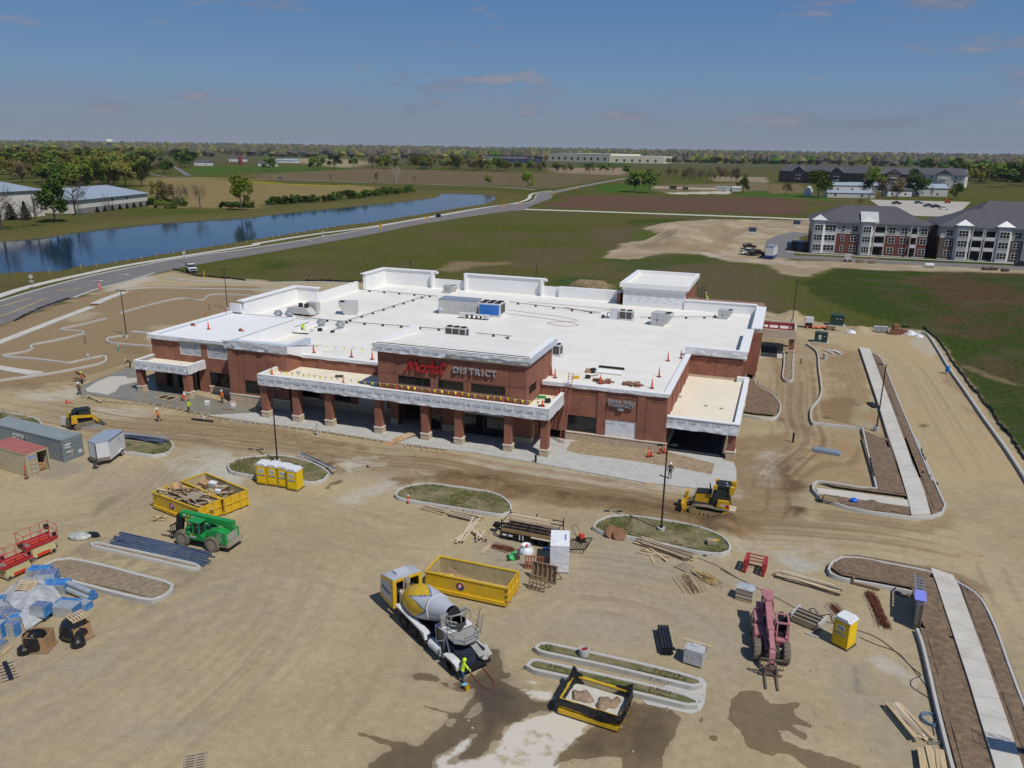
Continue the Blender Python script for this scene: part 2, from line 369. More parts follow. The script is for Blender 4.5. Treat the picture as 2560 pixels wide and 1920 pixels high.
 for q,c,e in(([(0,1040),(700,1030),(720,1110),(300,1220),(0,1200)],PURP,8),([(650,880),(1050,850),(1000,1000),(800,1010)],PURP,8),([(900,1180),(1700,1150),(2300,1260),(2300,1650),(1700,1500),(1250,1350)],PURP,10),([(1010,880),(1250,900),(1150,980),(1000,985)],(.06,.10,.015),5),([(450,1270),(800,1130),(1050,1110),(700,1190)],(.07,.115,.018),5),([(900,1150),(1700,1090),(1720,1170),(1000,1230)],(.04,.075,.018),5),([(330,1330),(480,1290),(620,1310),(480,1385),(330,1390)],(.03,.07,.02),4)):
  pt_(pts(gc,*q),c,e,6,14,.7)
 pt_(pts(gb,(1590,1225),(1750,1160),(2150,1165),(1900,1190),(1700,1230)),(.23,.17,.10),4,5,10,.75)
 pt_(pts(gb,(0,1150),(200,1140),(330,1190),(150,1230),(0,1210)),DKGREEN,5,4,10,.7)
 pt_(pts(gc,(980,790),(1500,780),(1500,800),(1100,840),(980,820)),DKGREEN,4,3,10,.7)
 pond=POND
 pt_(pond,(.105,.095,.036),5,3,14,.9,42,closed=True)
 AP=pts(gc,(790,1120),(960,1005),(1270,955),(1290,925),(1140,870),(1320,825),(1700,790),(2250,795))+pts(gd,(365,800),(365,880),(180,1000),(150,1150),(650,1150),(2400,1215),(2400,1262),(900,1225),(560,1205),(300,1275),(120,1250),(0,1185))+pts(gc,(1900,1150),(1700,1085),(1300,1085),(1000,1140))
 pt_(AP,(.40,.325,.215),2,2.5,10,1,leaf=0)
 pt_(pts(gc,(1100,1030),(1200,1010),(1400,940),(1450,900),(1420,950),(1250,1030),(1150,1055)),(.20,.155,.10),2.5,1.5,6,.8)
 pt_(pts(gc,(1520,920),(1750,880),(1900,870),(1850,905),(1600,930)),(.29,.22,.135),2.5,1.5,6,.8)
 for w in(2.2,):pt_(sl(pts(gc,(1690,1065),(1790,1030),(1830,970),(1950,900),(2080,860)),3),(.27,.20,.115),1,.7,4,.9,5)
 pt_(sl(pts(gc,(1280,1045),(1400,1040),(1600,1060),(1700,1075)),3),(.22,.155,.09),2.5,2,5,.85,7)
 pt_(sl(pts(gc,(1700,1085),(1900,1130),(2212,1150))+pts(gd,(60,1165),(300,1160)),4),(.48,.42,.33),1.5,1,6,.9,6)
 for c,rr,h in(((1480,965),9,4.2),((1350,1020),7,1.6),((1560,1015),8,1.8),((1910,830),6,1.8),((860,1165),4,.7)):
  q=gc(*c).xy;ang=[2*math.pi*i/14 for i in range(14)];bump([(q.x+rr*math.cos(a),q.y+rr*1.5*math.sin(a))for a in ang],h,rr*1.5,1.2,4)
 bump(pts(gc,(1180,870),(1340,830),(1650,815),(1840,830),(1850,890),(1550,925),(1280,915)),1.5,12,2,9)
 pt_(AP,(.27,.20,.12),3,2.5,8,.75,leaf=0,mott=1.5,ms=11)
 q=gc(670,1370).xy;bump([(q.x-4,q.y-2),(q.x+4,q.y-2),(q.x+4,q.y+3),(q.x-4,q.y+3)],1.6,4,.6,2);pt_([(q.x-5,q.y-3),(q.x+5,q.y-3),(q.x+5,q.y+4),(q.x-5,q.y+4)],(.25,.19,.12),2,1.5,3,.9)
def paint_site():
 site=[G(*p).xy for p in((-900,2600),(-900,900),(-200,870),(0,817),(60,797),(188,746),(258,722),(382,687),(434,675),(492,692),(602,701),(657,706),(900,706),(1500,760),(1914,779),(1990,795),(2105,815),(2252,821),(2312,826),(2352,858),(2375,892),(2415,945),(2450,992),(2500,1062),(2525,1090),(2570,1150),(2850,1500),(3200,2600))]
 pt_(site,SAND,.9,.8,2.5,1,leaf=0)
 X,Y=GX,GY
 lf=(1-LEAF)[...,None]
 m=np.clip(.5+.55*vn(X,Y,9,31)+.35*vn(X,Y,2.6,32)+.2*vn(X,Y,.9,33),0,1)[...,None]
 C3[:]=C3*(1-lf)+lf*C3*(.88+.2*m)
 g=np.clip(-.1+.8*vn(X,Y,13,36)+.5*vn(X,Y,3.2,37),0,1)[...,None]*lf*.55
 C3[:]=C3*(1-g)+np.array((.33,.285,.215))*g
 pt_(pts(gA,(-200,420),(0,325),(600,110),(900,20),(1300,-60),(2212,-60),(2300,300),(1310,330),(1310,600),(1100,640),(600,800),(0,880),(-300,900)),(.25,.176,.098),1.2,1.2,4,.9)
 pt_(pts(gA,(880,-40),(1300,-75),(1700,-90),(2300,-70),(2300,-20),(1300,-10),(1050,10)),(.385,.305,.195),1.2,.8,4,.9)
 pt_(pts(ga,(880,1420),(1060,1330),(1300,1270),(1330,1300),(1200,1350),(1080,1400)),GRAV,1,.6,3,.9)
 pt_(pts(gA,(520,260),(800,200),(900,220),(640,300)),(.42,.35,.25),1,.8,3,.6)
 pt_(pts(gA,(1000,490),(1300,480),(1300,560),(1100,570)),(.20,.135,.075),.8,.6,2,.7)
 pt_(pts(gA,(120,800),(400,820),(350,880),(150,870)),(.21,.14,.075),.8,.7,2,.7)
 for s in range(9):pt_(sl(pts(gA,(-50,900-s*7),(500,840-s*16),(900,720-s*14),(1310,560-s*9)),2),(.25,.175,.10),.35,.25,2,.35,.5)
 pt_(pts(gA,(150,900),(400,910),(680,860),(700,930),(660,960),(350,1000),(200,960)),GRAV,1.0,.9,2.5,.7)
 pt_(pts(gA,(800,1020),(1250,1060),(1400,1100),(1000,1130),(800,1080)),GRAV,1.0,.9,2.5,.6)
 pt_(pts(gA,(700,1130),(1500,1130),(2250,1230))+pts(gB,(600,1270),(1600,1420))+pts(gI,(0,170),(900,320),(2200,480),(2250,800),(1500,600),(700,440),(280,520),(-300,420))+pts(gB,(1600,1640),(1000,1480),(300,1420),(-200,1390))+pts(gA,(900,1260)),(.27,.195,.115),1.6,1.3,2.2,.8,mott=.9,ms=3);pt_(pts(gJ,(-10,0),(640,-60),(720,400),(640,700),(100,800),(-200,720)),(.235,.162,.092),1.4,1.2,2,.75,mott=.8,ms=2.5)
 pt_(sl(pts(gA,(900,1220),(1400,1200),(1800,1260),(2300,1310)),2),(.29,.21,.125),1.6,1.2,2.5,.75,8,mott=.8,ms=2)
 pt_(sl(pts(gB,(0,1270),(400,1290),(800,1350),(1050,1420),(1150,1440)),2),MUD,1.4,1.0,2,.85,4.5,mott=.9,ms=1.6)
 pt_(sl(pts(gB,(-100,1170),(300,1230),(700,1290)),2),(.27,.195,.115),.8,.8,2,.8,2.5,mott=.8,ms=1.5)
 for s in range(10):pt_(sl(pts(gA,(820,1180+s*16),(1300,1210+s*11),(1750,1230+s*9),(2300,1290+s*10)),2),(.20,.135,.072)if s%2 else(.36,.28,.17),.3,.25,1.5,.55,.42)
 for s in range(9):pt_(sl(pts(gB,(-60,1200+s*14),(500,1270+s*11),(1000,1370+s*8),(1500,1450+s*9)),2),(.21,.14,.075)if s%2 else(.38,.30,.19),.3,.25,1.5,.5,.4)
 pt_(pts(gB,(0,1480),(250,1500),(300,1600),(200,1700),(-200,1700),(-300,1580)),(.44,.415,.345),1.2,.8,2,.85,rough=.4)
 pt_(pts(gF,(1500,170),(1700,60),(1990,100),(2050,200),(1950,350),(1600,320),(1440,230)),(.43,.405,.33),1.2,.9,2,.8,mott=.9,ms=2)
 pt_(pts(gG,(700,160),(850,150),(1000,200),(900,260),(780,280)),GRAV,1.0,.8,1.5,.8)
 pt_(sl(pts(gG,(800,520),(950,450),(1180,380)),1),GRAV,1.0,.8,1.5,.7,2.2)
 pt_(pts(gG,(0,480),(100,520),(300,600),(250,650),(0,560)),(.40,.35,.26),1.5,1,2.5,.5)
 pt_(sl(pts(gG,(420,170),(620,200),(720,260)),1),DKMUD,.8,.5,1.2,.9,1.6,mott=1,ms=1)
 band=sl(pts(gI,(-170,330),(60,340),(300,420),(700,480),(1200,530),(1640,610),(1950,690),(2200,760)),1)
 pt_(band,MUD,1.0,.7,1.6,.95,4.6,rough=.8)
 pt_(band,DKMUD,.8,.6,1.2,.8,1.8,mott=1.0,ms=1.2)
 pt_(sl(pts(gG,(1250,360),(1500,310),(1800,300),(2212,330)),1),(.20,.132,.07),.9,.6,1.4,.9,2.6,rough=.7,mott=1.3,ms=1.2)
 pt_(pts(gI,(280,500),(520,450),(900,540),(1060,580),(960,700),(800,740),(500,680),(300,620)),(.33,.245,.15),1.2,.9,1.5,.9,mott=1.1,ms=1.5)
 pt_(sl(pts(gI,(-100,180),(300,230),(900,330),(1500,400),(2200,470)),2),(.42,.365,.275),.9,.7,1.5,.75,2.6,mott=.9,ms=1.5)
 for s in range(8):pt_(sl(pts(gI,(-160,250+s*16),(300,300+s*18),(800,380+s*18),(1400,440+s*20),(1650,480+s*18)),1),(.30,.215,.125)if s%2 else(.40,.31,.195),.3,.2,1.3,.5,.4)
 pt_(pts(gJ,(-10,0),(620,-60),(700,350),(640,600),(120,700),(100,300)),(.25,.175,.10),1.2,.9,2,.85,mott=1.2,ms=2.2)
 pt_(pts(gJ,(330,100),(520,90),(560,300),(480,400),(380,380),(330,200)),(.40,.36,.30),.9,.7,1.4,.75,mott=.9,ms=1.2)
 pt_(sl(pts(gD,(1560,1380),(1850,1560),(1990,1640))+pts(gJ,(580,200),(640,350),(620,420)),1),DKMUD,.9,.6,1.3,.75,2.2)
 pt_(pts(gD,(1400,680),(1640,660),(1900,760),(1880,1000),(1900,1200),(1800,1350),(1800,1450),(1550,1400),(1560,1280),(1400,1120),(1340,1000)),(.30,.225,.135),1.2,.8,2,.85,mott=1.1,ms=2)
 pt_(pts(gD,(1370,900),(1560,900),(1580,1060),(1660,1090),(1550,1230),(1400,1130)),(.34,.275,.185),1,.8,1.5,.6)
 for s in range(8):pt_(sl(pts(gD,(1420+s*18,700),(1480+s*20,900),(1560+s*20,1200),(1620+s*20,1500)),1.5),(.235,.165,.095),.3,.25,1.5,.4,.4)
 pt_(pts(gE,(440,480),(780,500),(860,700),(950,960),(1050,1330),(800,1230),(380,1150),(380,1050),(470,900),(450,600)),(.305,.218,.12),1,.8,2,.9,mott=1.4,ms=2.5)
 pt_(pts(gE,(420,1000),(560,940),(720,950),(780,1000),(700,1160),(450,1120)),(.215,.142,.075),.8,.7,1.4,.85)
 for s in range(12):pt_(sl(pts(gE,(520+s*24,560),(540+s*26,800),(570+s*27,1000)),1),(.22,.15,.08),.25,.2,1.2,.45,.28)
 pt_(pts(gE,(210,1240),(800,1240),(900,1659),(200,1659)),(.31,.222,.125),.8,.6,1.5,.85,mott=1.4,ms=2)
 pt_(pts(gJ,(640,0),(1220,0),(1330,440),(800,380),(700,330)),(.315,.222,.122),.8,.6,1.5,.9,mott=1.4,ms=2)
 for s in range(7):pt_(sl(pts(gJ,(690,350-s*6),(900,240-s*8),(1100,230-s*6),(1200,180-s*18)),1),(.235,.16,.088),.3,.25,1.3,.5,.4)
 pt_(pts(gE,(600,400),(1330,410),(1560,760),(1800,1100),(2300,1659),(1450,1659),(1330,1400),(1100,900),(980,640),(860,560),(640,520)),(.40,.305,.172),1.0,.8,3,.85)
 pt_(pts(gE,(1270,410),(1380,430),(1490,560),(1400,600),(1240,500)),(.42,.37,.29),.8,.7,1.6,.7)
 pt_(pts(gE,(1500,730),(1600,740),(1760,930),(1700,940),(1540,830)),(.28,.205,.115),.7,.6,1.5,.8)
 pt_(pts(gE,(1640,1000),(1850,1090),(1950,1240),(1800,1130)),(.28,.205,.115),.7,.6,1.5,.7)
 pt_(pts(gE,(1320,1170),(1390,1180),(1370,1210),(1300,1200)),(.15,.10,.055),.3,.2,.6,.9)
 pt_(pts(gJ,(100,880),(500,850),(900,880),(1000,1000),(920,1140),(600,1100),(480,1000),(150,960)),(.42,.39,.315),1.2,.9,1.8,.85,mott=1.0,ms=1.8)
 pt_(pts(gJ,(480,1020),(560,1000),(900,1090),(880,1150),(640,1130)),(.40,.385,.33),.8,.6,1.2,.8)
 pt_(pts(gI,(1980,700),(2300,640),(2330,760),(2150,830)),DKMUD,.8,.6,1.0,.9,mott=1.5,ms=.9)
 pt_(pts(gJ,(0,700),(200,690),(260,800),(100,830),(-150,780)),DKMUD,.8,.6,1.0,.9,mott=1.5,ms=.9)
 pt_(pts(gJ,(640,590),(740,610),(760,680),(650,660)),DKMUD,.5,.4,.8,.95)
 pt_(sl(pts(gJ,(1000,650),(1400,720),(1750,760),(1950,640)),1),(.27,.195,.115),.8,.6,1.5,.75,2.4)
 pt_(sl(pts(gJ,(1830,1120),(2050,1190),(2212,1270)),1),(.23,.155,.085),.6,.5,1.2,.8,1.6)
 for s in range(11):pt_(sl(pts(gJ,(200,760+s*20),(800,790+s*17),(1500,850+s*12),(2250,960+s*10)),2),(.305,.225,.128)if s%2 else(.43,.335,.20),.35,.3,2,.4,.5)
 pt_(pts(gN,(0,60),(900,30),(1500,100),(2100,500),(2000,900),(1400,560),(600,560),(100,420)),(.335,.285,.21),2.2,1.8,4,.55,mott=.8,ms=4)
 pt_(pts(gI,(650,860),(1000,820),(1250,900),(1700,1180),(1400,1250),(800,1150),(620,1050)),(.31,.275,.215),1.5,1.2,2.5,.65,mott=.8,ms=2.5)
 pt_(pts(gI,(0,840),(180,860),(650,1000),(900,1100),(760,1180),(300,1150),(0,1040)),(.30,.265,.205),1.2,.9,2,.6)
 pt_(pts(gF,(430,170),(720,200),(700,270),(500,330),(200,330)),(.27,.235,.185),1.2,.9,2,.75)
 pt_(pts(gO,(600,700),(1150,700),(1300,1000),(1450,1300),(1350,1600),(900,1500),(560,1000)),(.30,.265,.205),1.8,1.4,2.5,.6,mott=.8,ms=2.5)
 pt_(pts(gO,(890,690),(1000,680),(1230,850),(1330,880),(1190,930),(1000,830),(900,740)),(.43,.40,.34),.6,.5,1.2,.75)
 pt_(pts(gO,(1180,900),(1310,880),(1340,1100),(1400,1110),(1300,1120)),(.42,.39,.33),.6,.5,1.2,.6)
 pt_(sl(pts(gO,(760,780),(775,1000)),.5),(.2,.17,.14),.4,.3,.8,.7,.3)
 for s in range(7):pt_(sl(pts(gN,(250,420+s*25),(500,250+s*18),(800,160+s*16),(1200,200+s*25),(1500,320+s*25)),1),(.285,.225,.145)if s%2 else(.42,.335,.215),.3,.25,1.5,.4,.4)
 for s in range(9):pt_(sl(pts(gL,(-100,1500-s*90),(700,1150-s*85),(1500,700-s*65),(2300,330-s*50)),2.5),(.29,.25,.185)if s%2 else(.42,.325,.19),.9,.6,3,.45,1.1)
 pt_(pts(gL,(200,800),(800,700),(1000,740),(700,900),(100,1000)),(.32,.28,.215),1.5,1.2,2.5,.5)
 pt_(pts(gL,(1000,1350),(1500,1200),(1700,1300),(1300,1450)),(.32,.28,.215),1.5,1.2,2.5,.5)
 pt_(pts(gF,(800,850),(960,835),(1870,1075),(1650,1230),(1290,1470),(900,1370),(400,1230),(420,1100),(560,990)),(.265,.215,.14),.35,.15,1,.95,mott=2.0,ms=1.0)
 pt_(pts(gF,(780,680),(860,550),(960,490),(1100,465),(850,640)),(.24,.20,.12),.4,.15,.8,.9)
 pt_(pts(gI,(740,90),(900,0),(1600,40),(2030,200),(2000,295),(1700,240),(1250,170),(860,120)),(.31,.235,.145),.5,.3,1,.9)
 rt=random.Random(3)
 def trk(guide,n,spread,cols,w=.34,gap=1.9,a=.5):
  S=[Vector(p)for p in guide]
  for _ in range(n):
   o=rt.gauss(0,spread);k=rt.uniform(-.06,.06);i0=rt.uniform(0,.4);j1=rt.uniform(.6,1);m=len(S)
   Q=sl(of2(S,o,k),1.5);Q=Q[int(len(Q)*i0):max(3,int(len(Q)*j1))];c=rt.choice(cols)
   for s in(-gap/2,gap/2):pt_(of2(Q,s,0),c,.22,.12,1.1,a*rt.uniform(.5,1),w)
 def of2(S,o,k):return[p+Vector((-(S[min(i+1,len(S)-1)]-S[max(i-1,0)]).normalized().y,(S[min(i+1,len(S)-1)]-S[max(i-1,0)]).normalized().x))*(o+k*i*3)for i,p in enumerate(S)]
 br,pl=[(.20,.135,.072),(.165,.105,.055),(.235,.165,.095),(.38,.31,.205)],[(.265,.205,.128),(.285,.235,.16),(.385,.315,.205)]
 trk(pts(gA,(0,1000),(900,1170),(1600,1240),(2300,1340),(2900,1440)),16,2.6,br);trk(pts(gB,(600,1330),(1300,1450),(1900,1500))+pts(gI,(200,300),(1000,420),(1700,560),(2200,680)),9,1.9,br[:3]);trk(pts(gI,(1200,520),(2000,720))+pts(gJ,(500,760),(1400,840),(2212,1000)),16,2.4,br);trk(pts(gD,(1620,700),(1700,1000),(1700,1350),(1750,1600))+pts(gJ,(420,300),(380,600),(0,800)),16,1.7,br)
 trk(pts(gE,(900,430),(1200,700),(1500,1200),(1800,1700)),14,2.2,pl,a=.4);trk(pts(gO,(1900,-200),(2100,200),(2500,700)),4,1,pl);trk(pts(gF,(0,700),(900,600),(1500,150),(2000,60)),14,3.0,pl,a=.45);trk(pts(gL,(0,1600),(1000,1000),(1800,300),(2212,-200)),16,4.5,pl,a=.45);trk(pts(gM,(0,1500),(600,800),(900,200),(1000,-400)),10,4,pl,a=.35);trk(pts(gN,(0,200),(700,60),(1500,200),(2300,700)),14,3,pl,a=.45);trk(pts(gG,(300,560),(900,800),(1400,900),(2000,900)),8,2.5,pl,a=.4);trk(pts(gA,(0,900),(600,830),(1000,720),(1310,590)),8,1,br,a=.4)
 pt_(band,MUD,.9,.6,1.4,.75,3.6,mott=.9,ms=1.3);pt_(band,DKMUD,.6,.5,1.0,.7,1.2,mott=1.2,ms=1)
 wet1=pts(gM,(1290,860),(1500,840),(1600,930),(1700,900),(1850,880),(1990,800),(1990,620),(2090,640),(2212,900))+pts(gN,(30,900),(180,960),(330,1040),(520,1100),(450,1160),(300,1220),(150,1300),(60,1300),(-60,1500),(-180,1700))+pts(gM,(1500,1900),(900,1900),(970,1659),(1060,1560),(1250,1420),(1400,1460),(1590,1330),(1720,1180),(1830,1090),(1900,980),(1800,1000),(1640,950),(1560,900))
 smk(WET,wet1,.9,.55,1.1)
 smk(WET,pts(gM,(890,1340),(1000,1375),(1200,1430),(1400,1480),(1380,1530),(1180,1470),(880,1385)),.6,.12,.5)
 smk(WET,pts(gM,(1440,1115),(1560,1150),(1720,1185),(1800,1210),(1650,1320),(1590,1320),(1650,1250),(1640,1190),(1450,1130)),.6,.15,.5)
 smk(WET,pts(gM,(1780,1230),(1900,1100),(1960,1090),(1930,1190),(1840,1240)),.6,.15,.6,sub=True)
 smk(WET,pts(gM,(1640,1300),(1700,1225),(1740,1240),(1710,1310)),.5,.1,.6,sub=True)
 smk(WET,pts(gN,(1170,1090),(1500,1140),(1600,1240),(1540,1330),(1500,1450),(1440,1560),(1400,1900),(350,1900),(520,1560),(620,1440),(860,1280),(1080,1330)),.9,.35,.8)
 smk(WET,pts(gN,(330,1900),(560,1620),(700,1590),(760,1600),(830,1580),(900,1560),(1110,1560),(1050,1900)),.6,.2,.5,sub=True)
 smk(WET,pts(gO,(-250,1000),(-100,990),(20,1100),(150,1110),(260,1085),(250,1130),(190,1180),(400,1300),(380,1330),(230,1280),(130,1250),(360,1380),(320,1420),(180,1340),(90,1340),(120,1420),(300,1490),(600,1580),(860,1660),(500,1900),(300,1700),(100,1560),(-60,1540),(-170,1480),(-240,1350),(-330,1250),(-330,1100)),.6,.2,.6)
 smk(WET,pts(gO,(60,1530),(200,1540),(340,1659),(420,1900),(100,1900)),.6,.2,.6,sub=True)
 smk(WET,pts(gG,(590,420),(640,370),(740,340),(750,365),(690,390),(650,390),(640,430)),.5,.12,.5)
 for q in((1880,1400,34),(1560,1535,24),(1505,1640,20),(1770,1240,40),(215,805,22),(105,840,20)):
  c=gN(q[0],q[1]).xy;rr=q[2]*K/42;smk(WET,[(c.x+rr*math.cos(a),c.y+rr*1.3*math.sin(a))for a in np.linspace(0,6.0,9)],.4,.2,.5,.8)
 pt_(wet1,(.21,.175,.135),1,.5,1.5,.6)
 pt_(pts(gM,(1850,900),(2212,900))+pts(gN,(120,900),(150,1150),(0,1200),(-60,1400)),(.15,.125,.105),1.2,.9,1.5,.8)
 pt_(pts(gN,(1170,1100),(1500,1150),(1540,1330),(1450,1550),(1100,1659),(700,1500),(900,1300)),(.17,.135,.10),1.2,.9,1.5,.7,mott=1,ms=1.5)
 wash=pts(gN,(140,1260),(300,1230),(560,1180),(850,1260),(760,1330),(650,1440),(520,1560),(480,1900),(-250,1900),(-120,1659),(40,1480))
 smk(WASH,wash,.9,.4,.9,.95);smk(WET,wash,.6,.25,.8,sub=True)
 wash2=pts(gM,(1530,1580),(1660,1520),(1900,1370),(1850,1480),(1680,1600),(1900,1560),(2000,1510),(2212,1480),(2212,1900),(1450,1900))
 smk(WASH,wash2,.7,.3,.7,.75);smk(WET,wash2,.6,.25,.8,sub=True)
 for q in((300,1400,130),(470,1380,100),(200,1560,140),(430,1540,110),(60,1600,120)):
  c=gN(q[0],q[1]).xy;rr=q[2]*K/42
  smk(WASH,[(c.x+rr*math.cos(a),c.y+rr*1.2*math.sin(a))for a in np.linspace(0,6.0,12)],1.0,.25,.5,.45,sub=True)
 smk(WASH,pts(gN,(190,1000),(330,960),(520,1010),(560,1080),(420,1090),(300,1060)),.8,.4,.8,.7)
 smk(WASH,pts(gN,(180,870),(420,900),(560,940),(500,960),(240,920)),.8,.4,.8,.45)
 on=LEAF<.5
 lump=.5*vn(X,Y,1.1,41)+.35*vn(X,Y,.62,42)
 brown=np.clip((.30-C3[...,0])/.14,0,1)*(WET<.2)
 GZ[on]+=(lump*(.012+.085*brown))[on]
 bump(band,.16,1.2,.5,1,1.6)
 for q,rr,h in((gI(2120,760),1.6,.45),(gJ(60,760),1.5,.4),(gJ(700,640),1.0,.45),(gG(680,230),.9,.35),(gG(1700,330),1.0,.3),(gG(2050,360),1.0,.3),(gE(800,370),1.5,.8),(gE(270,250),2.5,.9),(gD(1640,525),2,.7)):
  bump([(q.x+rr*math.cos(a),q.y+rr*1.3*math.sin(a))for a in np.linspace(0,5.8,9)],h,rr*1.4,.4,.9)
POND=[G(*p,-1.2).xy for p in[(-500,672),(-150,625)]]+[ga(x,y,-1.2).xy for x,y in((0,985),(400,950),(640,912),(900,872),(1400,822),(2212,772))]+[gb(x,y,-1.2).xy for x,y in((200,745),(800,680),(1300,635),(1560,600),(1605,588),(1595,572),(1562,563),(1650,562),(1900,566),(2055,592),(2050,622),(1950,665),(1500,738),(1000,818),(500,882),(0,965))]+[ga(x,y,-1.2).xy for x,y in((1500,1085),(900,1182),(600,1215),(430,1252),(0,1268))]+[G(-150,700,-1.2).xy,G(-600,720,-1.2).xy]
paint_land();paint_site()
_sl,_w=wgt(POND,9,0,1,1);GZ[_sl]=GZ[_sl]*(1-_w)-3.0*_w
del _sl,_w
def build_ground():
 me=bpy.data.meshes.new('ground');n=NX*NY
 co=np.stack([GX,GY,GZ],-1).astype(np.float32).reshape(-1)
 i=(np.arange(NY-1)[:,None]*NX+np.arange(NX-1)[None,:]).reshape(-1)
 q=np.stack([i,i+1,i+1+NX,i+NX],-1).astype(np.int32)
 me.vertices.add(n);me.vertices.foreach_set('co',co)
 me.loops.add(q.size);me.loops.foreach_set('vertex_index',q.reshape(-1))
 me.polygons.add(len(q));me.polygons.foreach_set('loop_start',np.arange(0,q.size,4,dtype=np.int32))
 me.polygons.foreach_set('use_smooth',np.ones(len(q),dtype=bool))
 me.update(calc_edges=True)
 a=me.attributes.new('soil','FLOAT_COLOR','POINT');a.data.foreach_set('color',np.concatenate([C3,np.ones(GX.shape+(1,))],-1).astype(np.float32).reshape(-1))
 for nm,A in(('wet',WET),('wash',WASH),('leaf',LEAF)):
  b=me.attributes.new(nm,'FLOAT','POINT');b.data.foreach_set('value',A.astype(np.float32).reshape(-1))
 m=bpy.data.materials.new('ground');m.use_nodes=True;nt=m.node_tree;N=nt.nodes;L=nt.links;bs=N['Principled BSDF']
 at=lambda k:(lambda x:(setattr(x,'attribute_name',k),x)[1])(N.new('ShaderNodeAttribute'))
 tc=N.new('ShaderNodeTexCoord')
 def nz(s,d=4,r=.6,mp=None):
  x=N.new('ShaderNodeTexNoise');x.inputs['Scale'].default_value=s;x.inputs['Detail'].default_value=d;x.inputs['Roughness'].default_value=r;L.new(tc.outputs['Object'],x.inputs['Vector']);return x.outputs['Fac']
 def mr(v,a,b,c=0,d=1):
  x=N.new('ShaderNodeMapRange');[setattr(x.inputs[k],'default_value',w)for k,w in((1,a),(2,b),(3,c),(4,d))];L.new(v,x.inputs[0]);return x.outputs[0]
 def ma(op,a,b):
  x=N.new('ShaderNodeMath');x.operation=op
  for k,v in enumerate((a,b)):
   if isinstance(v,(int,float)):x.inputs[k].default_value=v
   else:L.new(v,x.inputs[k])
  return x.outputs[0]
 def mix(f,a,b):
  x=N.new('ShaderNodeMixRGB')
  for k,v in enumerate((f,a,b)):
   if isinstance(v,tuple):x.inputs[k].default_value=(*v,1)
   elif isinstance(v,(int,float)):x.inputs[k].default_value=v
   else:L.new(v,x.inputs[k])
  return x.outputs[0]
 def scale(c,f):
  x=N.new('ShaderNodeVectorMath');x.operation='SCALE';L.new(c,x.inputs[0]);L.new(f,x.inputs['Scale']);return x.outputs[0]
 soil,wet,wash,leaf=at('soil'),at('wet'),at('wash'),at('leaf')
 n_f,n_m,n_c,n_t=nz(9,6,.7),nz(1.6,5,.6),nz(.22,4),nz(34,3)
 dirt=scale(soil.outputs['Color'],ma('MULTIPLY',mr(n_f,.3,.7,.80,1.15),mr(n_m,.3,.7,.88,1.10)))
 speck=mr(n_t,.66,.74);dirt=mix(ma('MULTIPLY',speck,.16),dirt,(.12,.085,.055))
 gt=nz(1.1,6,.72);gf=nz(.085,4)
 gr=scale(soil.outputs['Color'],ma('MULTIPLY',mr(gt,.3,.72,.5,1.55),mr(n_f,.3,.7,.7,1.3)))
 gr=mix(ma('MULTIPLY',mr(gf,.52,.66),.4),gr,(.105,.083,.05));gr=mix(ma('MULTIPLY',mr(n_m,.6,.7),.35),gr,(.15,.125,.06))
 base=mix(leaf.outputs['Fac'],dirt,gr)
 wn=ma('ADD',wash.outputs['Fac'],ma('MULTIPLY',ma('SUBTRACT',n_m,.5),.9));wf=mr(wn,.38,.62)
 base=mix(ma('MULTIPLY',wf,.85),base,(.57,.53,.46))
 wt=ma('ADD',wet.outputs['Fac'],ma('MULTIPLY',ma('SUBTRACT',n_m,.5),.55));wf2=mr(wt,.47,.53)
 wetc=N.new('ShaderNodeMixRGB');wetc.blend_type='MULTIPLY';wetc.inputs[0].default_value=1;L.new(base,wetc.inputs[1]);wetc.inputs[2].default_value=(.50,.46,.42,1)
 base=mix(wf2,base,wetc.outputs[0])
 L.new(base,bs.inputs['Base Color']);L.new(mr(wf2,0,1,.95,.55),bs.inputs['Roughness']);L.new(mr(leaf.outputs['Fac'],0,1,.12,0),bs.inputs['Specular IOR Level'])
 bp=N.new('ShaderNodeBump');bp.inputs['Distance'].default_value=.05;bp.inputs['Strength'].default_value=.55
 h=ma('ADD',ma('MULTIPLY',n_f,1.3),ma('MULTIPLY',ma('MULTIPLY',gt,leaf.outputs['Fac']),7));L.new(h,bp.inputs['Height']);L.new(bp.outputs[0],bs.inputs['Normal'])
 me.materials.append(m)
 o=bpy.data.objects.new('ground',me);COL.objects.link(o);o['kind']='structure'
 return o
build_ground()
# ------------------------------------------------------------------ paved sheets, kerbs, water
CONC=mat('concrete',(.50,.475,.425),.85,var=.12,scale=.7,dirt=.35,dcol=(.36,.29,.20),dscale=.5,bump=.004)
CONCN=mat('new_concrete',(.43,.425,.40),.8,var=.12,scale=.9,dirt=.25,dcol=(.33,.29,.22),dscale=.4,bump=.004)
CONCW=mat('wet_concrete',(.215,.205,.165),.45,var=.15,scale=.6)
KERB=mat('kerb_concrete',(.43,.42,.39),.85,var=.1,scale=1.5,dirt=.3,dcol=(.36,.29,.2),dscale=.8)
ASPH=mat('asphalt',(.165,.155,.15),.9,var=.15,scale=.15,bump=.003)
ASPHD=mat('dark_asphalt',(.03,.032,.038),.85,var=.2,scale=.5)
YLINE=mat('yellow_paint',(.62,.40,.08),.7,var=.2,scale=.6)
WLINE=mat('white_paint',(.68,.68,.66),.7,var=.2,scale=1)
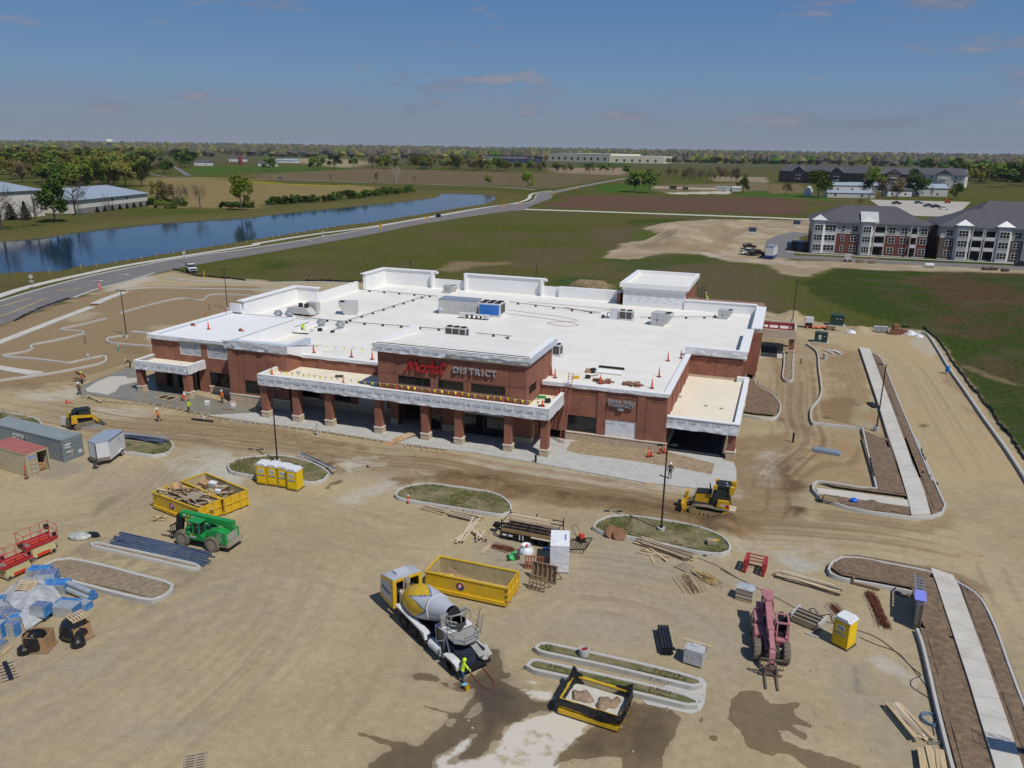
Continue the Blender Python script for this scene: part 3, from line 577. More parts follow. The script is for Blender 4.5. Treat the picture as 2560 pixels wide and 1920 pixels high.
def sh(name,P,z,m,th=None):
 mb=MB();P=[(p[0],p[1])for p in P]
 if th:mb.prism(P,z-th,z)
 else:
  a=sum(P[i][0]*P[(i+1)%len(P)][1]-P[(i+1)%len(P)][0]*P[i][1]for i in range(len(P)))
  mb.add([(p[0],p[1],z)for p in(P if a>0 else P[::-1])],[tuple(range(len(P)))])
 return stc(mb,name,m)
def offset(P,w,closed=False):
 n=len(P);out=[]
 for i in range(n):
  a=P[(i-1)%n]if closed or i>0 else P[i];b=P[(i+1)%n]if closed or i<n-1 else P[i]
  d=(Vector(b)-Vector(a)).normalized();out.append(Vector((P[i][0]-d.y*w,P[i][1]+d.x*w)))
 return out
def rbn(name,P,w,z,m,th=None):
 P=sl(P,3);a,b=offset(P,w/2),offset(P,-w/2);n=len(P);mb=MB()
 vs=[(p.x,p.y,z)for p in a]+[(p.x,p.y,z)for p in b]
 mb.add(vs,[(i,n+i,n+i+1,i+1)for i in range(n-1)])
 if th:
  vs=[(p.x,p.y,z-th)for p in b]+[(p.x,p.y,z)for p in b]+[(p.x,p.y,z)for p in a]+[(p.x,p.y,z-th)for p in a]
  mb.add(vs,[(i,i+1,n+i+1,n+i)for i in range(n-1)]+[(2*n+i,2*n+i+1,3*n+i+1,3*n+i)for i in range(n-1)])
 return stc(mb,name,m)
KN=[0]
def kb(P,h=.38,w=.2,closed=False,step=.7,z0=-.15,name='kerb',smooth=True):
 P=sl(P,step,closed)if smooth else[Vector(p)for p in P];n=len(P);a,b=offset(P,w/2,closed),offset(P,-w/2,closed)
 c=.03;prof=[(b,0,z0),(b,0,h-c),(b,.25,h),(a,.25,h),(a,0,h-c),(a,0,z0)]
 vs=[];mid=[(p+q)/2 for p,q in zip(a,b)]
 for L_,t,z in prof:vs+=[(p.x*(1-t)+m_.x*t,p.y*(1-t)+m_.y*t,z)for p,m_ in zip(L_,mid)]
 mb=MB();k=n if closed else n-1
 mb.add(vs,[(r*n+i,r*n+(i+1)%n,(r+1)*n+(i+1)%n,(r+1)*n+i)for r in range(5)for i in range(k)])
 if not closed:mb.add([vs[r*n]for r in range(6)],[tuple(range(6))]);mb.add([vs[r*n+n-1]for r in range(6)],[tuple(range(5,-1,-1))])
 return stc(mb,name,KERB,40)
TURF=mat('island_turf',(.095,.105,.028),.95,var=.5,scale=3.0,dirt=.9,dcol=(.25,.195,.115),dscale=.55,bump=.05,bscale=9)
DRYS=mat('island_soil',(.24,.185,.12),.95,var=.35,scale=2.5,dirt=.4,dcol=(.33,.28,.2),dscale=1.2,bump=.05,bscale=7)
BROWN=mat('planting_soil',(.178,.122,.078),.97,var=.4,scale=2.2,dirt=.3,dcol=(.115,.075,.045),dscale=1.6,bump=.07,bscale=6)
def sbed(P,z,m,name='planting_bed',lump=.05,step=.5):
 """a filled bed with an uneven top, clipped to its outline"""
 P=[Vector((p[0],p[1]))for p in P];xs=[p.x for p in P];ys=[p.y for p in P]
 X,Y=np.meshgrid(np.arange(min(xs),max(xs)+step,step),np.arange(min(ys),max(ys)+step,step))
 ins=inpoly(X,Y,[(p.x,p.y)for p in P]);d=sgd(X,Y,[(p.x,p.y)for p in P],True)
 Z=z+np.minimum(1,d/.6)*lump*(1+1.4*vn(X,Y,.9,5)+.8*vn(X,Y,.45,6));ny,nx=X.shape
 ok=ins&(d>.02);mb=MB();idx={}
 for j in range(ny):
  for i in range(nx):
   if ok[j,i]:idx[(j,i)]=len(mb.v);mb.v.append((X[j,i],Y[j,i],Z[j,i]))
 for j in range(ny-1):
  for i in range(nx-1):
   q=[(j,i),(j,i+1),(j+1,i+1),(j+1,i)]
   if all(k in idx for k in q):mb.f.append(tuple(idx[k]for k in q));mb.m.append(0)
 n=len(P);a=sum(P[i].x*P[(i+1)%n].y-P[(i+1)%n].x*P[i].y for i in range(n));Q=P if a>0 else P[::-1]
 mb.add([(p.x,p.y,z-.02)for p in Q],[tuple(range(n))])
 return stc(mb,name,m,180)
def isl(P,m,h=.38,w=.2,step=.7,lump=.05):
 kb(P,h,w,True,step);S=sl(P,step,True)
 sbed(S,h-.09,m,lump=lump,step=.35)
KZ=.38
isl(pts(gA,(1045,1395),(1150,1415),(1330,1440),(1440,1420),(1495,1365),(1470,1315),(1390,1285),(1200,1265),(1050,1260),z=KZ),TURF)
isl(pts(gB,(110,1510),(180,1475),(300,1455),(480,1440),(650,1455),(800,1492),(930,1555),(985,1605),z=KZ)+pts(gG,(625,290),(585,335),(510,358),(400,352),(150,330),(-100,290),(-220,260),z=KZ),TURF)
isl(pts(gG,(1205,465),(1235,425),(1340,388),(1500,372),(1780,405),(2040,450),(2150,500),(2205,570),(2195,615),(2120,638),(1800,590),(1400,525),(1230,490),z=KZ),TURF)
isl(pts(gI,(980,745),(1015,695),(1100,658),(1240,648),(1500,672),(1750,712),(1950,762),(2100,832),(2160,905),(2155,950),(2080,975),(1900,958),(1650,905),(1300,830),(1050,785),z=KZ),TURF)
isl(pts(gN,(343,612),(385,578),(440,575),(800,650),(1300,762),(1650,852),(1755,892),(1772,925),(1710,940),(1500,895),(1000,775),(500,668),(380,640),z=KZ),TURF,w=.24,step=.4)
isl(pts(gN,(268,765),(310,722),(350,717),(800,820),(1300,932),(1640,1022),(1738,1070),(1735,1100),(1660,1105),(1200,998),(700,880),(330,800),z=KZ),TURF,w=.24,step=.4)
def jt2(A_,B_,n,z):
 mb=MB();A_,B_=sl(A_,.3),sl(B_,.3)
 for i in range(1,n):p,q=A_[int(len(A_)*i/n)],B_[int(len(B_)*i/n)];d=Vector((0,.02));mb.add([(*(p-d),z),(*(q-d),z),(*(q+d),z),(*(p+d),z)],[(0,1,2,3)])
 stc(mb,'slab_joints',mat('slab_joint',(.30,.29,.26),.9,var=.1))
sh('concrete_pad',pts(gN,(1600,880),(1780,880),(1822,930),(1800,1100),(1770,1160),(1690,1195),(1300,1110),(1250,1060)),.03,KERB,.1)
isl(pts(gF,(332,1130),(370,1080),(480,1030),(600,1018),(900,1078),(1200,1158),(1420,1212),(1490,1248),(1470,1300),(1400,1345),(1310,1372),(1220,1362),(900,1285),(600,1205),(400,1160),z=KZ),DRYS,w=.26)
isl(pts(gF,(783,888),(830,880),(1000,915),(1400,1000),(1690,1068),(1722,1088),(1700,1102),(1650,1098),(1300,1018),(900,928),(800,905),z=.3),DRYS,h=.3,w=.2,step=.4)
S1=pts(gE,(785,525),(870,780),(930,960),(1040,1330),(1150,1659))+pts(gJ,(1530,230),(1610,500),(1650,680))+pts(gJ,(1815,672),(1760,470),(1660,220))+pts(gE,(1280,1659),(1170,1330),(1060,1030),(970,790),(880,545))
sh('sidewalk',S1,.40,CONC,.2)
sh('sidewalk',pts(gJ,(830,412),(1000,430),(1618,515),(1634,576),(1000,482),(850,462),z=.36),.36,CONC,.2)
S3=pts(gJ,(1812,1138),(2005,1203))+pts(gO,(1650,140),(1850,700),(2000,1130),(2110,1450),(2190,1700),(2260,1900),(2010,1900),(1940,1659),(1830,1300),(1730,960),(1600,560),(1450,100))
sh('sidewalk',S3,.40,CONC,.2)
jt2(pts(gE,(785,525),(870,780),(930,960),(1040,1330),(1150,1659))+pts(gJ,(1530,230),(1610,500),(1650,680)),pts(gE,(880,545),(970,790),(1060,1030),(1170,1330),(1280,1659))+pts(gJ,(1660,220),(1760,470),(1815,672)),26,.404)
jt2(pts(gJ,(1812,1138))+pts(gO,(1450,100),(1600,560),(1730,960),(1830,1300),(1940,1659)),pts(gJ,(2005,1203))+pts(gO,(1650,140),(1850,700),(2000,1130),(2110,1450),(2180,1659)),11,.404)
bedA=pts(gJ,(870,470),(1000,488),(1630,578),(1650,672),(1300,640),(1050,590),(900,530))+[]
sbed(bedA,.30,BROWN,step=.3)
sbed(pts(gJ,(850,382),(1350,446),(1320,360),(1220,0),(1440,0),(1525,235),(1605,505),(1000,425)),.3,BROWN,step=.4)
sbed(pts(gE,(800,1235),(1030,1340),(1145,1659),(900,1659)),.3,BROWN,step=.4)
sbed(pts(gE,(890,560),(940,590),(1000,680),(1120,960),(1300,1380),(1400,1659),(1285,1659),(1175,1330),(1065,1030),(975,790)),.3,BROWN,step=.4)
sbed(pts(gJ,(1590,0),(1690,0),(1780,230),(1890,500),(1935,600),(1910,640),(1830,665),(1765,470),(1665,220)),.3,BROWN,step=.35)
sbed(pts(gJ,(950,1120),(990,1050),(1080,1015),(1200,1018),(1500,1070),(1800,1130),(1880,1280),(1960,1500),(2050,1760),(1720,1640),(1690,1480),(1650,1300),(1350,1245),(1050,1190)),.28,BROWN,step=.35)
sbed(pts(gO,(1300,440),(1330,300),(1400,0),(1450,105),(1595,560),(1725,960),(1825,1300),(1935,1659),(2010,1900),(1680,1900),(1620,1659),(1480,1150),(1380,740)),.28,BROWN,step=.35)
sbed(pts(gO,(1640,40),(1730,100),(1840,190),(1960,420),(2090,780),(2212,1100),(2500,1800),(2300,1900),(2200,1700),(2115,1450),(2005,1130),(1855,700)),.28,BROWN,step=.35)
kb(pts(gE,(330,475),(400,520),(432,570),(440,680),(460,830),(462,890),(440,950),(375,1040),(372,1130),(395,1170),z=KZ))
kb(pts(gE,(395,1180),(550,1200),(700,1215),(815,1230),(850,1400),(915,1659))+pts(gJ,(1290,180),(1350,440),(1200,432),(1000,398),(840,375),(800,405),(800,450),(850,505),(950,555),(1100,605),(1300,645),(1650,690),(1830,680),(1915,650),(1940,590),(1890,480),(1780,220),(1690,0)),z0=-.2,smooth=False)
kb(pts(gE,(895,550),(960,590),(1010,670),(1120,940),(1300,1370),(1420,1659),z=KZ),h=.36)
kb(pts(gE,(1280,395),(1365,402),(1440,500),(1560,700),(1700,900),(1850,1120),(2050,1400),(2230,1680))+[G(2640,1330).xy],w=.3)
kb(pts(gJ,(1950,1195),(1810,1130),(1500,1068),(1200,1012),(1060,1005),(975,1045),(940,1110),(960,1150),(1050,1185),(1350,1240),(1600,1288),(1660,1305),z=KZ))
kb(pts(gO,(1290,450),(1330,560),(1390,800),(1470,1150),(1600,1659),(1690,1950),z=KZ),w=.22)
kb(pts(gO,(1610,30),(1730,100),(1840,190),(1960,420),(2090,780),(2212,1100),(2480,1750),z=KZ))
def earth(P,m=BROWN):sbed(sl(P,.7,True),.28,m,step=.35);kb(P,closed=True)
kb(pts(gD,(1365,870),(1345,960),(1340,1070),(1370,1120),(1480,1180),(1550,1260),(1555,1330),(1500,1395),(1350,1385),(1240,1365),z=KZ))
sbed(pts(gD,(1290,985),(1340,990),(1345,1070),(1370,1120),(1480,1180),(1548,1260),(1550,1330),(1500,1390),(1350,1378),(1235,1360)),.28,BROWN,step=.35)
earth(pts(gD,(1600,830),(1590,940),(1580,1040),(1620,1075),(1665,1060),(1665,940),(1668,830),z=KZ),DRYS)
LK=dict(h=.3,w=.32)
kb(pts(gA,(915,255),(740,300),(530,345),(560,355),(710,370),(690,395),(450,450),(290,480),(265,505),(280,520),(200,545),(20,580),(300,605),(590,640),(640,630),(880,580),(915,600),(880,640),(650,690),(400,735),(0,790),(-200,812),z=.3),**LK)
kb(pts(gA,(1035,225),(1300,150),(1560,95),(1740,110),(1850,60),(2212,75)),**LK)
kb(pts(gA,(1310,495),(1100,480),(950,465),(925,445),(950,420),(1060,405),z=.3),**LK)
kb(pts(gA,(1140,370),(1310,385),z=.3),h=.3,w=.6)
kb(pts(ga,(1430,1305),(1700,1325),(2212,1340))+pts(gb,(500,1335),(900,1345)),h=.25,w=.5)
kb(pts(ga,(1060,1400),(1300,1385),(1700,1390),(2212,1400))+pts(gb,(300,1405)),h=.2,w=.5)
rbn('sidewalk',pts(gA,(-300,580),(0,475),(400,320),(790,170)),1.7,.22,CONC,.2)
rbn('sidewalk',pts(gA,(815,145),(930,95),(1080,40)),1.9,.22,CONC,.2)
sh('sidewalk',pts(gA,(0,680),(180,710),(380,735),(240,760),(0,715)),.22,CONC,.2)
kb(pts(gA,(-60,1055),(150,1090),(300,1120),(355,1160),(365,1190),z=.3),h=.3)
sbed(pts(gA,(-60,1065),(150,1100),(300,1128),(350,1165),(355,1185),(0,1130)),.22,TURF,step=.4)
slabA=pts(gA,(660,930),(800,930),(1350,1010),(1700,1080),(1770,1100))+[(-57.6,80.9),(-66.3,80.8),(-81.4,83.9)]+pts(gA,(1180,690),(1100,700),(700,850))
sh('wet_slab',slabA,.10,CONCW,.3)
sh('gravel_bed',pts(gA,(740,880),(830,820),(950,770),(1090,768),(1100,785),(1190,780),(1190,815),(1040,850),(1000,900),(930,930),(850,915),(760,905)),.116,mat('gravel',(.47,.45,.38),.95,var=.2,scale=6,bump=.03,bscale=25))
slabB=pts(gA,(1780,1105),(2212,1190))+pts(gB,(0,1115),(300,1160),(850,1230),(1480,1330),(1980,1400),(2212,1425))+pts(gI,(0,125),(400,190),(900,280),(1400,370),(2000,440),(2180,455),(2215,400),(2215,260),(2190,200),(2100,180))+[(-4.2,84.3),(-10.5,84.4),(-10.6,83.8),(-59,83.8),(-59.2,80.9),(-57.5,80.9)]
sh('store_walk',slabB,.12,CONCN,.4)
sh('bare_earth',pts(gI,(745,88),(790,10),(1000,0),(1340,25),(1590,50),(1640,105),(2030,205),(2000,295),(1960,290),(1700,240),(1250,170),(860,120),z=.12),.124,mat('bare_earth',(.30,.225,.14),.95,var=.3,scale=1.5,bump=.03,bscale=9))
sh('drive_asphalt',[(-10.4,84.6),(-4.3,84.6),(-4.3,102.8),(-10.4,102.8)],.128,ASPHD)
sh('bay_asphalt',pts(gD,(1395,770),(1530,790),(1530,880),(1375,865)),.05,ASPHD)
sh('bay_concrete',pts(gD,(1365,868),(1530,884),(1530,822),(1590,825),(1590,888),(1365,878)),.04,CONC)
joint=mat('slab_joint',(.30,.29,.26),.9,var=.1)
def joints():
 mb=MB()
 for x in range(-57,-3,3):mb.add([(x-.02,76.0,.1245),(x+.02,76.0,.1245),(x+.02,79.6,.1245),(x-.02,79.6,.1245)]if x<-24 else[(x-.02,74.6+(x+24)*-.02,.1245),(x+.02,74.6+(x+24)*-.02,.1245),(x+.02,77.4,.1245),(x-.02,77.4,.1245)],[(0,1,2,3)])
 mb.add([(-57,77.0,.1245),(-24,77.0,.1245),(-24,77.04,.1245),(-57,77.04,.1245)],[(0,1,2,3)])
 stc(mb,'slab_joints',joint)
joints()
mb=MB()
wP=POND;_a=sum(wP[i][0]*wP[(i+1)%len(wP)][1]-wP[(i+1)%len(wP)][0]*wP[i][1]for i in range(len(wP)))
mb.add([(p[0],p[1],-1.2)for p in(wP if _a>0 else wP[::-1])],[tuple(range(len(wP)))])
def grow(P,d):
 c=offset(P,-d if _a>0 else d,True);return c
mb=MB();Q=grow(POND,4);mb.add([(p[0],p[1],-1.2)for p in(Q if _a>0 else Q[::-1])],[tuple(range(len(Q)))])
WATER=bpy.data.materials.new('water');WATER.use_nodes=True
def water_mat():
 N=WATER.node_tree.nodes;L=WATER.node_tree.links;b=N['Principled BSDF'];b.inputs['Base Color'].default_value=(.010,.030,.075,1);b.inputs['Roughness'].default_value=.06;b.inputs['IOR'].default_value=1.33
 tc=N.new('ShaderNodeTexCoord');n=N.new('ShaderNodeTexNoise');n.inputs['Scale'].default_value=.9;n.inputs['Detail'].default_value=3;L.new(tc.outputs['Object'],n.inputs['Vector'])
 bp=N.new('ShaderNodeBump');bp.inputs['Distance'].default_value=.04;bp.inputs['Strength'].default_value=.5;L.new(n.outputs['Fac'],bp.inputs['Height']);L.new(bp.outputs[0],b.inputs['Normal'])
water_mat();stc(mb,'pond_water',WATER)
far_e=pts(ga,(-400,1680),(0,1500),(700,1300),(1200,1195),(1600,1120),(2212,1035))+pts(gb,(640,930),(1300,810),(1600,760),(1900,705),(2180,660))+pts(gc,(120,650),(190,620),(205,590),(230,570),(380,545),(700,482),(990,432),(1150,412))
near_e=pts(gA,(-400,470),(0,325),(600,95),(830,10))+pts(ga,(1500,1222),(1720,1180),(2212,1095))+pts(gb,(640,985),(1075,905),(1500,820),(2212,715))+pts(gc,(80,715),(135,690),(200,660),(330,612),(352,590),(345,572),(400,560),(620,510),(990,440),(1150,418))
sh('road',sl(far_e,4)+sl(near_e,4)[::-1],.06,ASPH)
kb(far_e[:16],h=.2,w=.7,step=4);kb(far_e[15:],h=.2,w=.7,step=4)
kb(pts(gA,(640,85),(830,15))+pts(ga,(1130,1320),(1330,1255)),h=.18,w=.6,step=3)
rbn('cycle_path',pts(ga,(-400,1600),(0,1450),(300,1360),(700,1270),(1200,1170),(2212,1010))+pts(gb,(0,1000),(500,920),(1100,838),(1900,700),(2212,655))+pts(gc,(100,632),(150,605),(155,585),(200,562),(340,543)),2.6,.05,CONC)
rbn('cross_road',pts(gc,(60,700),(160,705),(700,722),(1500,750),(2212,775))+pts(gd,(200,785),(500,792),(900,800)),7.5,.05,CONC)
for a,b in(((0,1545),(270,1470)),((500,1410),(560,1392)),((560,1412),(700,1385))):rbn('road_marking',pts(ga,a,b),.3,.075,YLINE)
rbn('road_marking',pts(gA,(-100,280),(80,220),(400,90)),.25,.075,YLINE)
for q in((850,1322),(1075,1266),(450+2212,975),(590+2212,958),(1465+2212,803),(1537+2212,790)):
 p=ga(*q).xy;d=Vector((.93,.37));t=Vector((-.37,.93));mb=MB()
 mb.add([(*(p+d*a+t*b),.075)for a,b in((-1.6,-.12),(.3,-.12),(.3,-.6),(1.5,0),(.3,.6),(.3,.12),(-1.6,.12))],[tuple(range(7))]);stc(mb,'turn_arrow',WLINE)
rbn('country_road',pts(ga,(1500,335),(1560,370),(1640,420)),5.5,.3,ASPH)
rbn('country_road',pts(ga,(1250,385),(1450,425),(1680,410)),4,.3,ASPH)
rbn('field_lane',pts(gb,(0,440),(600,458),(900,470),(1300,482),(1700,496),(2150,515))+pts(gc,(200,535)),4,.2,mat('lane',(.40,.36,.31),.9,var=.2,scale=.05))
rbn('apartment_drive',pts(gd,(300,905),(120,960),(90,1050),(150,1110),(450,1125),(1200,1165),(2300,1215)),9,.05,ASPH)
rbn('apartment_walk',pts(gd,(160,1070),(300,1085),(480,1095),(900,1115),(1400,1140),(2300,1180)),1.6,.09,CONC)
sh('car_park',pts(gd,(880,620),(1750,640),(1620,770),(1100,755),(980,690)),.08,mat('car_park',(.40,.365,.315),.9,var=.12,scale=.05))
rbn('apartment_kerb',pts(gd,(-10,880),(200,868),(340,868)),1.2,.1,CONC)
def turf_grass():
 mb=MB();r=random.Random(8)
 for o in[o for o in COL.objects if o.name.startswith('planting_bed')and o.data.materials[0]is TURF]:
  vs=[v.co for v in o.data.vertices]
  for c in vs:
   if vn(np.array(c.x),np.array(c.y),1.6,3)<.12:continue
   for _ in range(9):
    p=Vector((c.x+r.uniform(-.18,.18),c.y+r.uniform(-.18,.18),c.z));a=r.uniform(0,3.14);h=r.uniform(.05,.16);d=Vector((math.cos(a)*.05,math.sin(a)*.05,0));mb.add([p-d,p+d,p+Vector((r.uniform(-.06,.06),r.uniform(-.06,.06),h))],[(0,1,2)],r.choice((0,0,1)))
 tag(mb.build('grass',[mat('blade_green',(.085,.12,.025),.9,var=.3,spec=.1),mat('blade_dry',(.25,.20,.11),.9,var=.3,spec=.1)]),'patchy short grass growing on the kerbed islands','grass',kind='stuff')
turf_grass()
# ------------------------------------------------------------------ the store
def brick_mat():
 m=bpy.data.materials.new('brick_wall');m.use_nodes=True;nt=m.node_tree;N=nt.nodes;L=nt.links;b=N['Principled BSDF'];b.inputs['Roughness'].default_value=.9;b.inputs['Specular IOR Level'].default_value=.2
 tc=N.new('ShaderNodeTexCoord');sp=N.new('ShaderNodeSeparateXYZ');L.new(tc.outputs['Object'],sp.inputs[0])
 ad=N.new('ShaderNodeMath');ad.operation='ADD';L.new(sp.outputs[0],ad.inputs[0]);L.new(sp.outputs[1],ad.inputs[1])
 cb=N.new('ShaderNodeCombineXYZ');L.new(ad.outputs[0],cb.inputs[0]);L.new(sp.outputs[2],cb.inputs[1])
 br=N.new('ShaderNodeTexBrick');br.inputs['Scale'].default_value=1;br.inputs['Brick Width'].default_value=.30;br.inputs['Row Height'].default_value=.10;br.inputs['Mortar Size'].default_value=.006
 br.inputs['Color1'].default_value=(.29,.118,.076,1);br.inputs['Color2'].default_value=(.225,.09,.06,1);br.inputs['Mortar'].default_value=(.27,.16,.12,1);br.inputs['Bias'].default_value=-.1
 L.new(cb.outputs[0],br.inputs['Vector'])
 n=N.new('ShaderNodeTexNoise');n.inputs['Scale'].default_value=.7;n.inputs['Detail'].default_value=6;L.new(tc.outputs['Object'],n.inputs['Vector'])
 mr=N.new('ShaderNodeMapRange');mr.inputs[1].default_value=.3;mr.inputs[2].default_value=.7;mr.inputs[3].default_value=.86;mr.inputs[4].default_value=1.14;L.new(n.outputs['Fac'],mr.inputs[0])
 sc=N.new('ShaderNodeVectorMath');sc.operation='SCALE';L.new(br.outputs['Color'],sc.inputs[0]);L.new(mr.outputs[0],sc.inputs['Scale']);L.new(sc.outputs[0],b.inputs['Base Color'])
 return m
BRICK=brick_mat()
STONE=mat('split_stone',(.50,.40,.28),.9,var=.35,scale=2.2,dirt=.3,dcol=(.36,.27,.18),stretch=(1,1,3),bump=.02,bscale=8)
CREAM=mat('cream_cornice',(.66,.61,.51),.8,var=.08)
ROOFM=mat('roof_membrane',(.75,.73,.675),.6,var=.05,scale=.25,dirt=.3,dcol=(.60,.54,.43),dscale=.11,seam=3.0,spec=.3)
ROOFC=mat('canopy_membrane',(.74,.675,.54),.65,var=.08,scale=.35,dirt=.35,dcol=(.62,.53,.38),dscale=.15)
WHITE=mat('white_membrane',(.76,.76,.755),.55,var=.03,scale=.4)
WRAP=mat('house_wrap',(.66,.68,.71),.42,var=.12,scale=1.5,bump=.05,bscale=3.5,spec=.5)
WRAPG=mat('grey_wrap',(.47,.52,.60),.5,var=.12,scale=1.2,bump=.03,bscale=4)
INK=mat('wrap_ink',(.33,.43,.50),.7,var=.1)
GLASS=mat('dark_glass',(.012,.014,.016),.08,var=0,spec=.5)
FRAME=mat('dark_frame',(.035,.033,.03),.5,var=.1)
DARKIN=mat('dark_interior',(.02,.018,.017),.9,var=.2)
PLASTIC=mat('plastic_sheet',(.42,.44,.46),.25,var=.35,scale=1.2,bump=.08,bscale=2.5)
store=tg('supermarket','red brick supermarket under construction with white membrane roof and wrapped canopies','store',(0,0,0))
CORD=mat('joint_dark',(.11,.045,.03),.95,var=.1)  # dark brown of the thin control joint strips in the brick
def bkp(name,fn,m=None):
 mb=MB();fn(mb);return[k.build(name,m or BRICK,store)for k in mb.split(.03)][0]
YW=83.86
def f(mb):
 mb.wall('x',-59,-42.8,.12,6.62,YW,YW+.5,[(-57.9,-54.9,1.25,4.1),(-53.6,-50.4,1.25,4.1),(-49.3,-45.2,.95,4.0)])
 mb.wall('x',-25.1,-10.56,1.05,6.62,YW,YW+.5,[(-21.9,-18.3,1.2,3.12),(-17.45,-13.82,1.16,3.12)])
 mb.wall('y',YW+.5,103.4,.9,6.62,-11.06,-10.56)
 for a,b,z0 in((-18.4,-17.48,1.1),(-13.83,-12.93,1.1),(-22.9,-22.0,1.1)):mb.bx(a,b,YW-.09,YW-.003,z0,6.6)
 for a in(-59,-54.85,-50.25):mb.bx(a,a+.95,YW-.1,YW-.003,5.2,6.55)
 for y in(87.5,91.3,95.1,98.9):mb.bx(-10.557,-10.47,y,y+.9,3.8,6.6)
bkp('front_wall',f)
def f(mb):mb.bx(-22,-10.55,YW-.13,YW+.45,-.1,1.04);mb.bx(-58.9,-42.8,YW-.13,YW-.005,.0,.95);mb.bx(-10.553,-10.43,YW+.46,103.3,-.1,.9)
bkp('stone_base',f,STONE)
def f(mb):mb.bx(-22.05,-10.40,YW-.19,YW-.005,1.045,1.16);mb.bx(-58.9,-42.8,YW-.19,YW-.005,.955,1.05);mb.bx(-57.9,-54.9,YW-.12,YW-.01,1.06,1.2)
bkp('stone_sill',f,CREAM)
def f(mb):
 for a,b,z in((-21.95,-18.45,5.75),(-17.43,-13.88,5.75),(-12.88,-10.62,5.72)):mb.bx(a,b,YW-.014,YW-.002,z,z+.06)
 for a,z0,z1 in((-18.43,1.2,6.6),(-17.45,1.2,6.6),(-13.86,1.2,6.6),(-12.9,1.2,6.6),(-21.97,1.2,6.6)):mb.bx(a,a+.05,YW-.012,YW-.002,z0,z1)
 for a,z in((-36.2,6.0),(-32.2,6.0),(-27.2,6.0),(-41.2,6.0)):mb.bx(a,a+.05,78.538,78.548,5.9,9.8)
 mb.bx(-43.2,-25.3,78.538,78.548,7.35,7.40)
 for a in(-64.9,-64.0,-60.5,-59.5):mb.bx(a,a+.06,80.905,80.918,1.5,7.4)
 for a in(-77.5,):mb.bx(a,a+.06,83.945,83.957,1.0,6.7)
 for y in(106,108.5,113):mb.bx(-3.747,-3.735,y,y+.06,1,7)
 mb.bx(-7.2,-7.14,103.38,103.392,3.9,6.6)
 for y in(84.5,87):mb.bx(-25.197,-25.187,y,y+.05,7.0,9.7)
bkp('control_joint',f,CORD)
def f(mb):
 mb.wall('x',-43.36,-25.2,5.0,9.85,78.55,79.05,[(-40.84,-36.7,6.2,7.26),(-35.8,-32.65,6.2,7.26),(-31.77,-27.66,6.2,7.26)])
 mb.wall('y',79.05,88.2,5.2,9.85,-25.7,-25.2,[(79.5,82.25,6.28,7.3)]);mb.wall('y',79.05,88.2,5.2,9.85,-43.36,-42.86)
 mb.wall('x',-43.36,-36.6,.12,5.0,81.2,81.6,[(-42.3,-39.4,.12,2.9),(-39.2,-36.7,.12,2.9)])
 mb.bx(-43.36,-42.9,81.6,83.9,.12,5.0);mb.bx(-27.75,-25.25,80.45,80.95,.95,5.0);mb.wall('y',80.95,83.9,.12,5.0,-25.75,-25.25,[(81.5,82.6,.12,2.4)])
 mb.bx(-36.5,-34.2,81.2,81.6,.12,5.0)
bkp('tower_wall',f)
def f(mb):mb.bx(-27.8,-25.2,80.38,80.447,.0,.92);mb.bx(-25.247,-25.17,80.5,81.45,0,.92);mb.bx(-43.3,-42.35,81.1,81.19,0,.95);mb.bx(-36.5,-34.2,81.1,81.19,0,.95)
bkp('tower_stone_base',f,STONE)
def f(mb):mb.bx(-43.55,-25.02,78.40,79.1,9.853,10.1);mb.bx(-25.7,-25.02,79.103,88.3,9.853,10.1);mb.bx(-43.55,-42.86,79.103,88.3,9.853,10.1)
bkp('tower_cornice',f,CREAM)
def f(mb):
 mb.side([(-43.9,10.85),(-43.65,10.103),(-24.95,10.103),(-24.6,10.85)],78.2,79.0)
 mb.front([(78.2,10.85),(79.0,10.85),(79.0,10.103),(78.34,10.103)],-43.6,-25.0)
 mb.front([(79.003,10.103),(89,10.103),(89,10.85),(79.003,10.85)],-25.55,-24.75);mb.front([(79.003,10.103),(89,10.103),(89,10.85),(79.003,10.85)],-43.8,-43.0)
bkp('tower_parapet',f,WHITE)
def f(mb):mb.add([(-43.7,78.1,10.9),(-24.7,78.1,10.9),(-25.5,89.3,9.95),(-43,89.3,9.95),(-43,89.4,6.4),(-25.5,89.4,6.4)],[(0,1,2,3),(3,2,5,4)])
bkp('tower_roof',f,ROOFM)
def wns(name,lst,y,n=4,axis='x',depth=.18,m=GLASS,sill=True):
 for a,b,z0,z1 in lst:
  mb=MB();t=.09
  q=(lambda u0,u1,d0,d1,w0,w1:mb.bx(u0,u1,y+d0,y+d1,w0,w1))if axis=='x' else(lambda u0,u1,d0,d1,w0,w1:mb.bx(y-d1,y-d0,u0,u1,w0,w1))
  q(a,b,.06,depth,z0,z0+t);q(a,b,.06,depth,z1-t,z1);q(a,a+t,.06,depth,z0+t,z1-t);q(b-t,b,.06,depth,z0+t,z1-t)
  for k in range(1,n):u=a+(b-a)*k/n;q(u-.04,u+.04,.07,depth,z0+t,z1-t)
  fr=mb.build(name,FRAME,store)
  for k in range(n):
   g=MB();u0,u1=a+(b-a)*k/n+.05,a+(b-a)*(k+1)/n-.05
   if axis=='x':g.bx(u0,u1,y+.12,y+.15,z0+.05,z1-.05)
   else:g.bx(y-.15,y-.12,u0,u1,z0+.05,z1-.05)
   g.build('pane',m,fr)
wns('tower_window',[(-40.84,-36.7,6.2,7.26),(-35.8,-32.65,6.2,7.26),(-31.77,-27.66,6.2,7.26)],78.55,4)
wns('tower_side_window',[(79.5,82.25,6.28,7.3)],-25.2,3,'y')
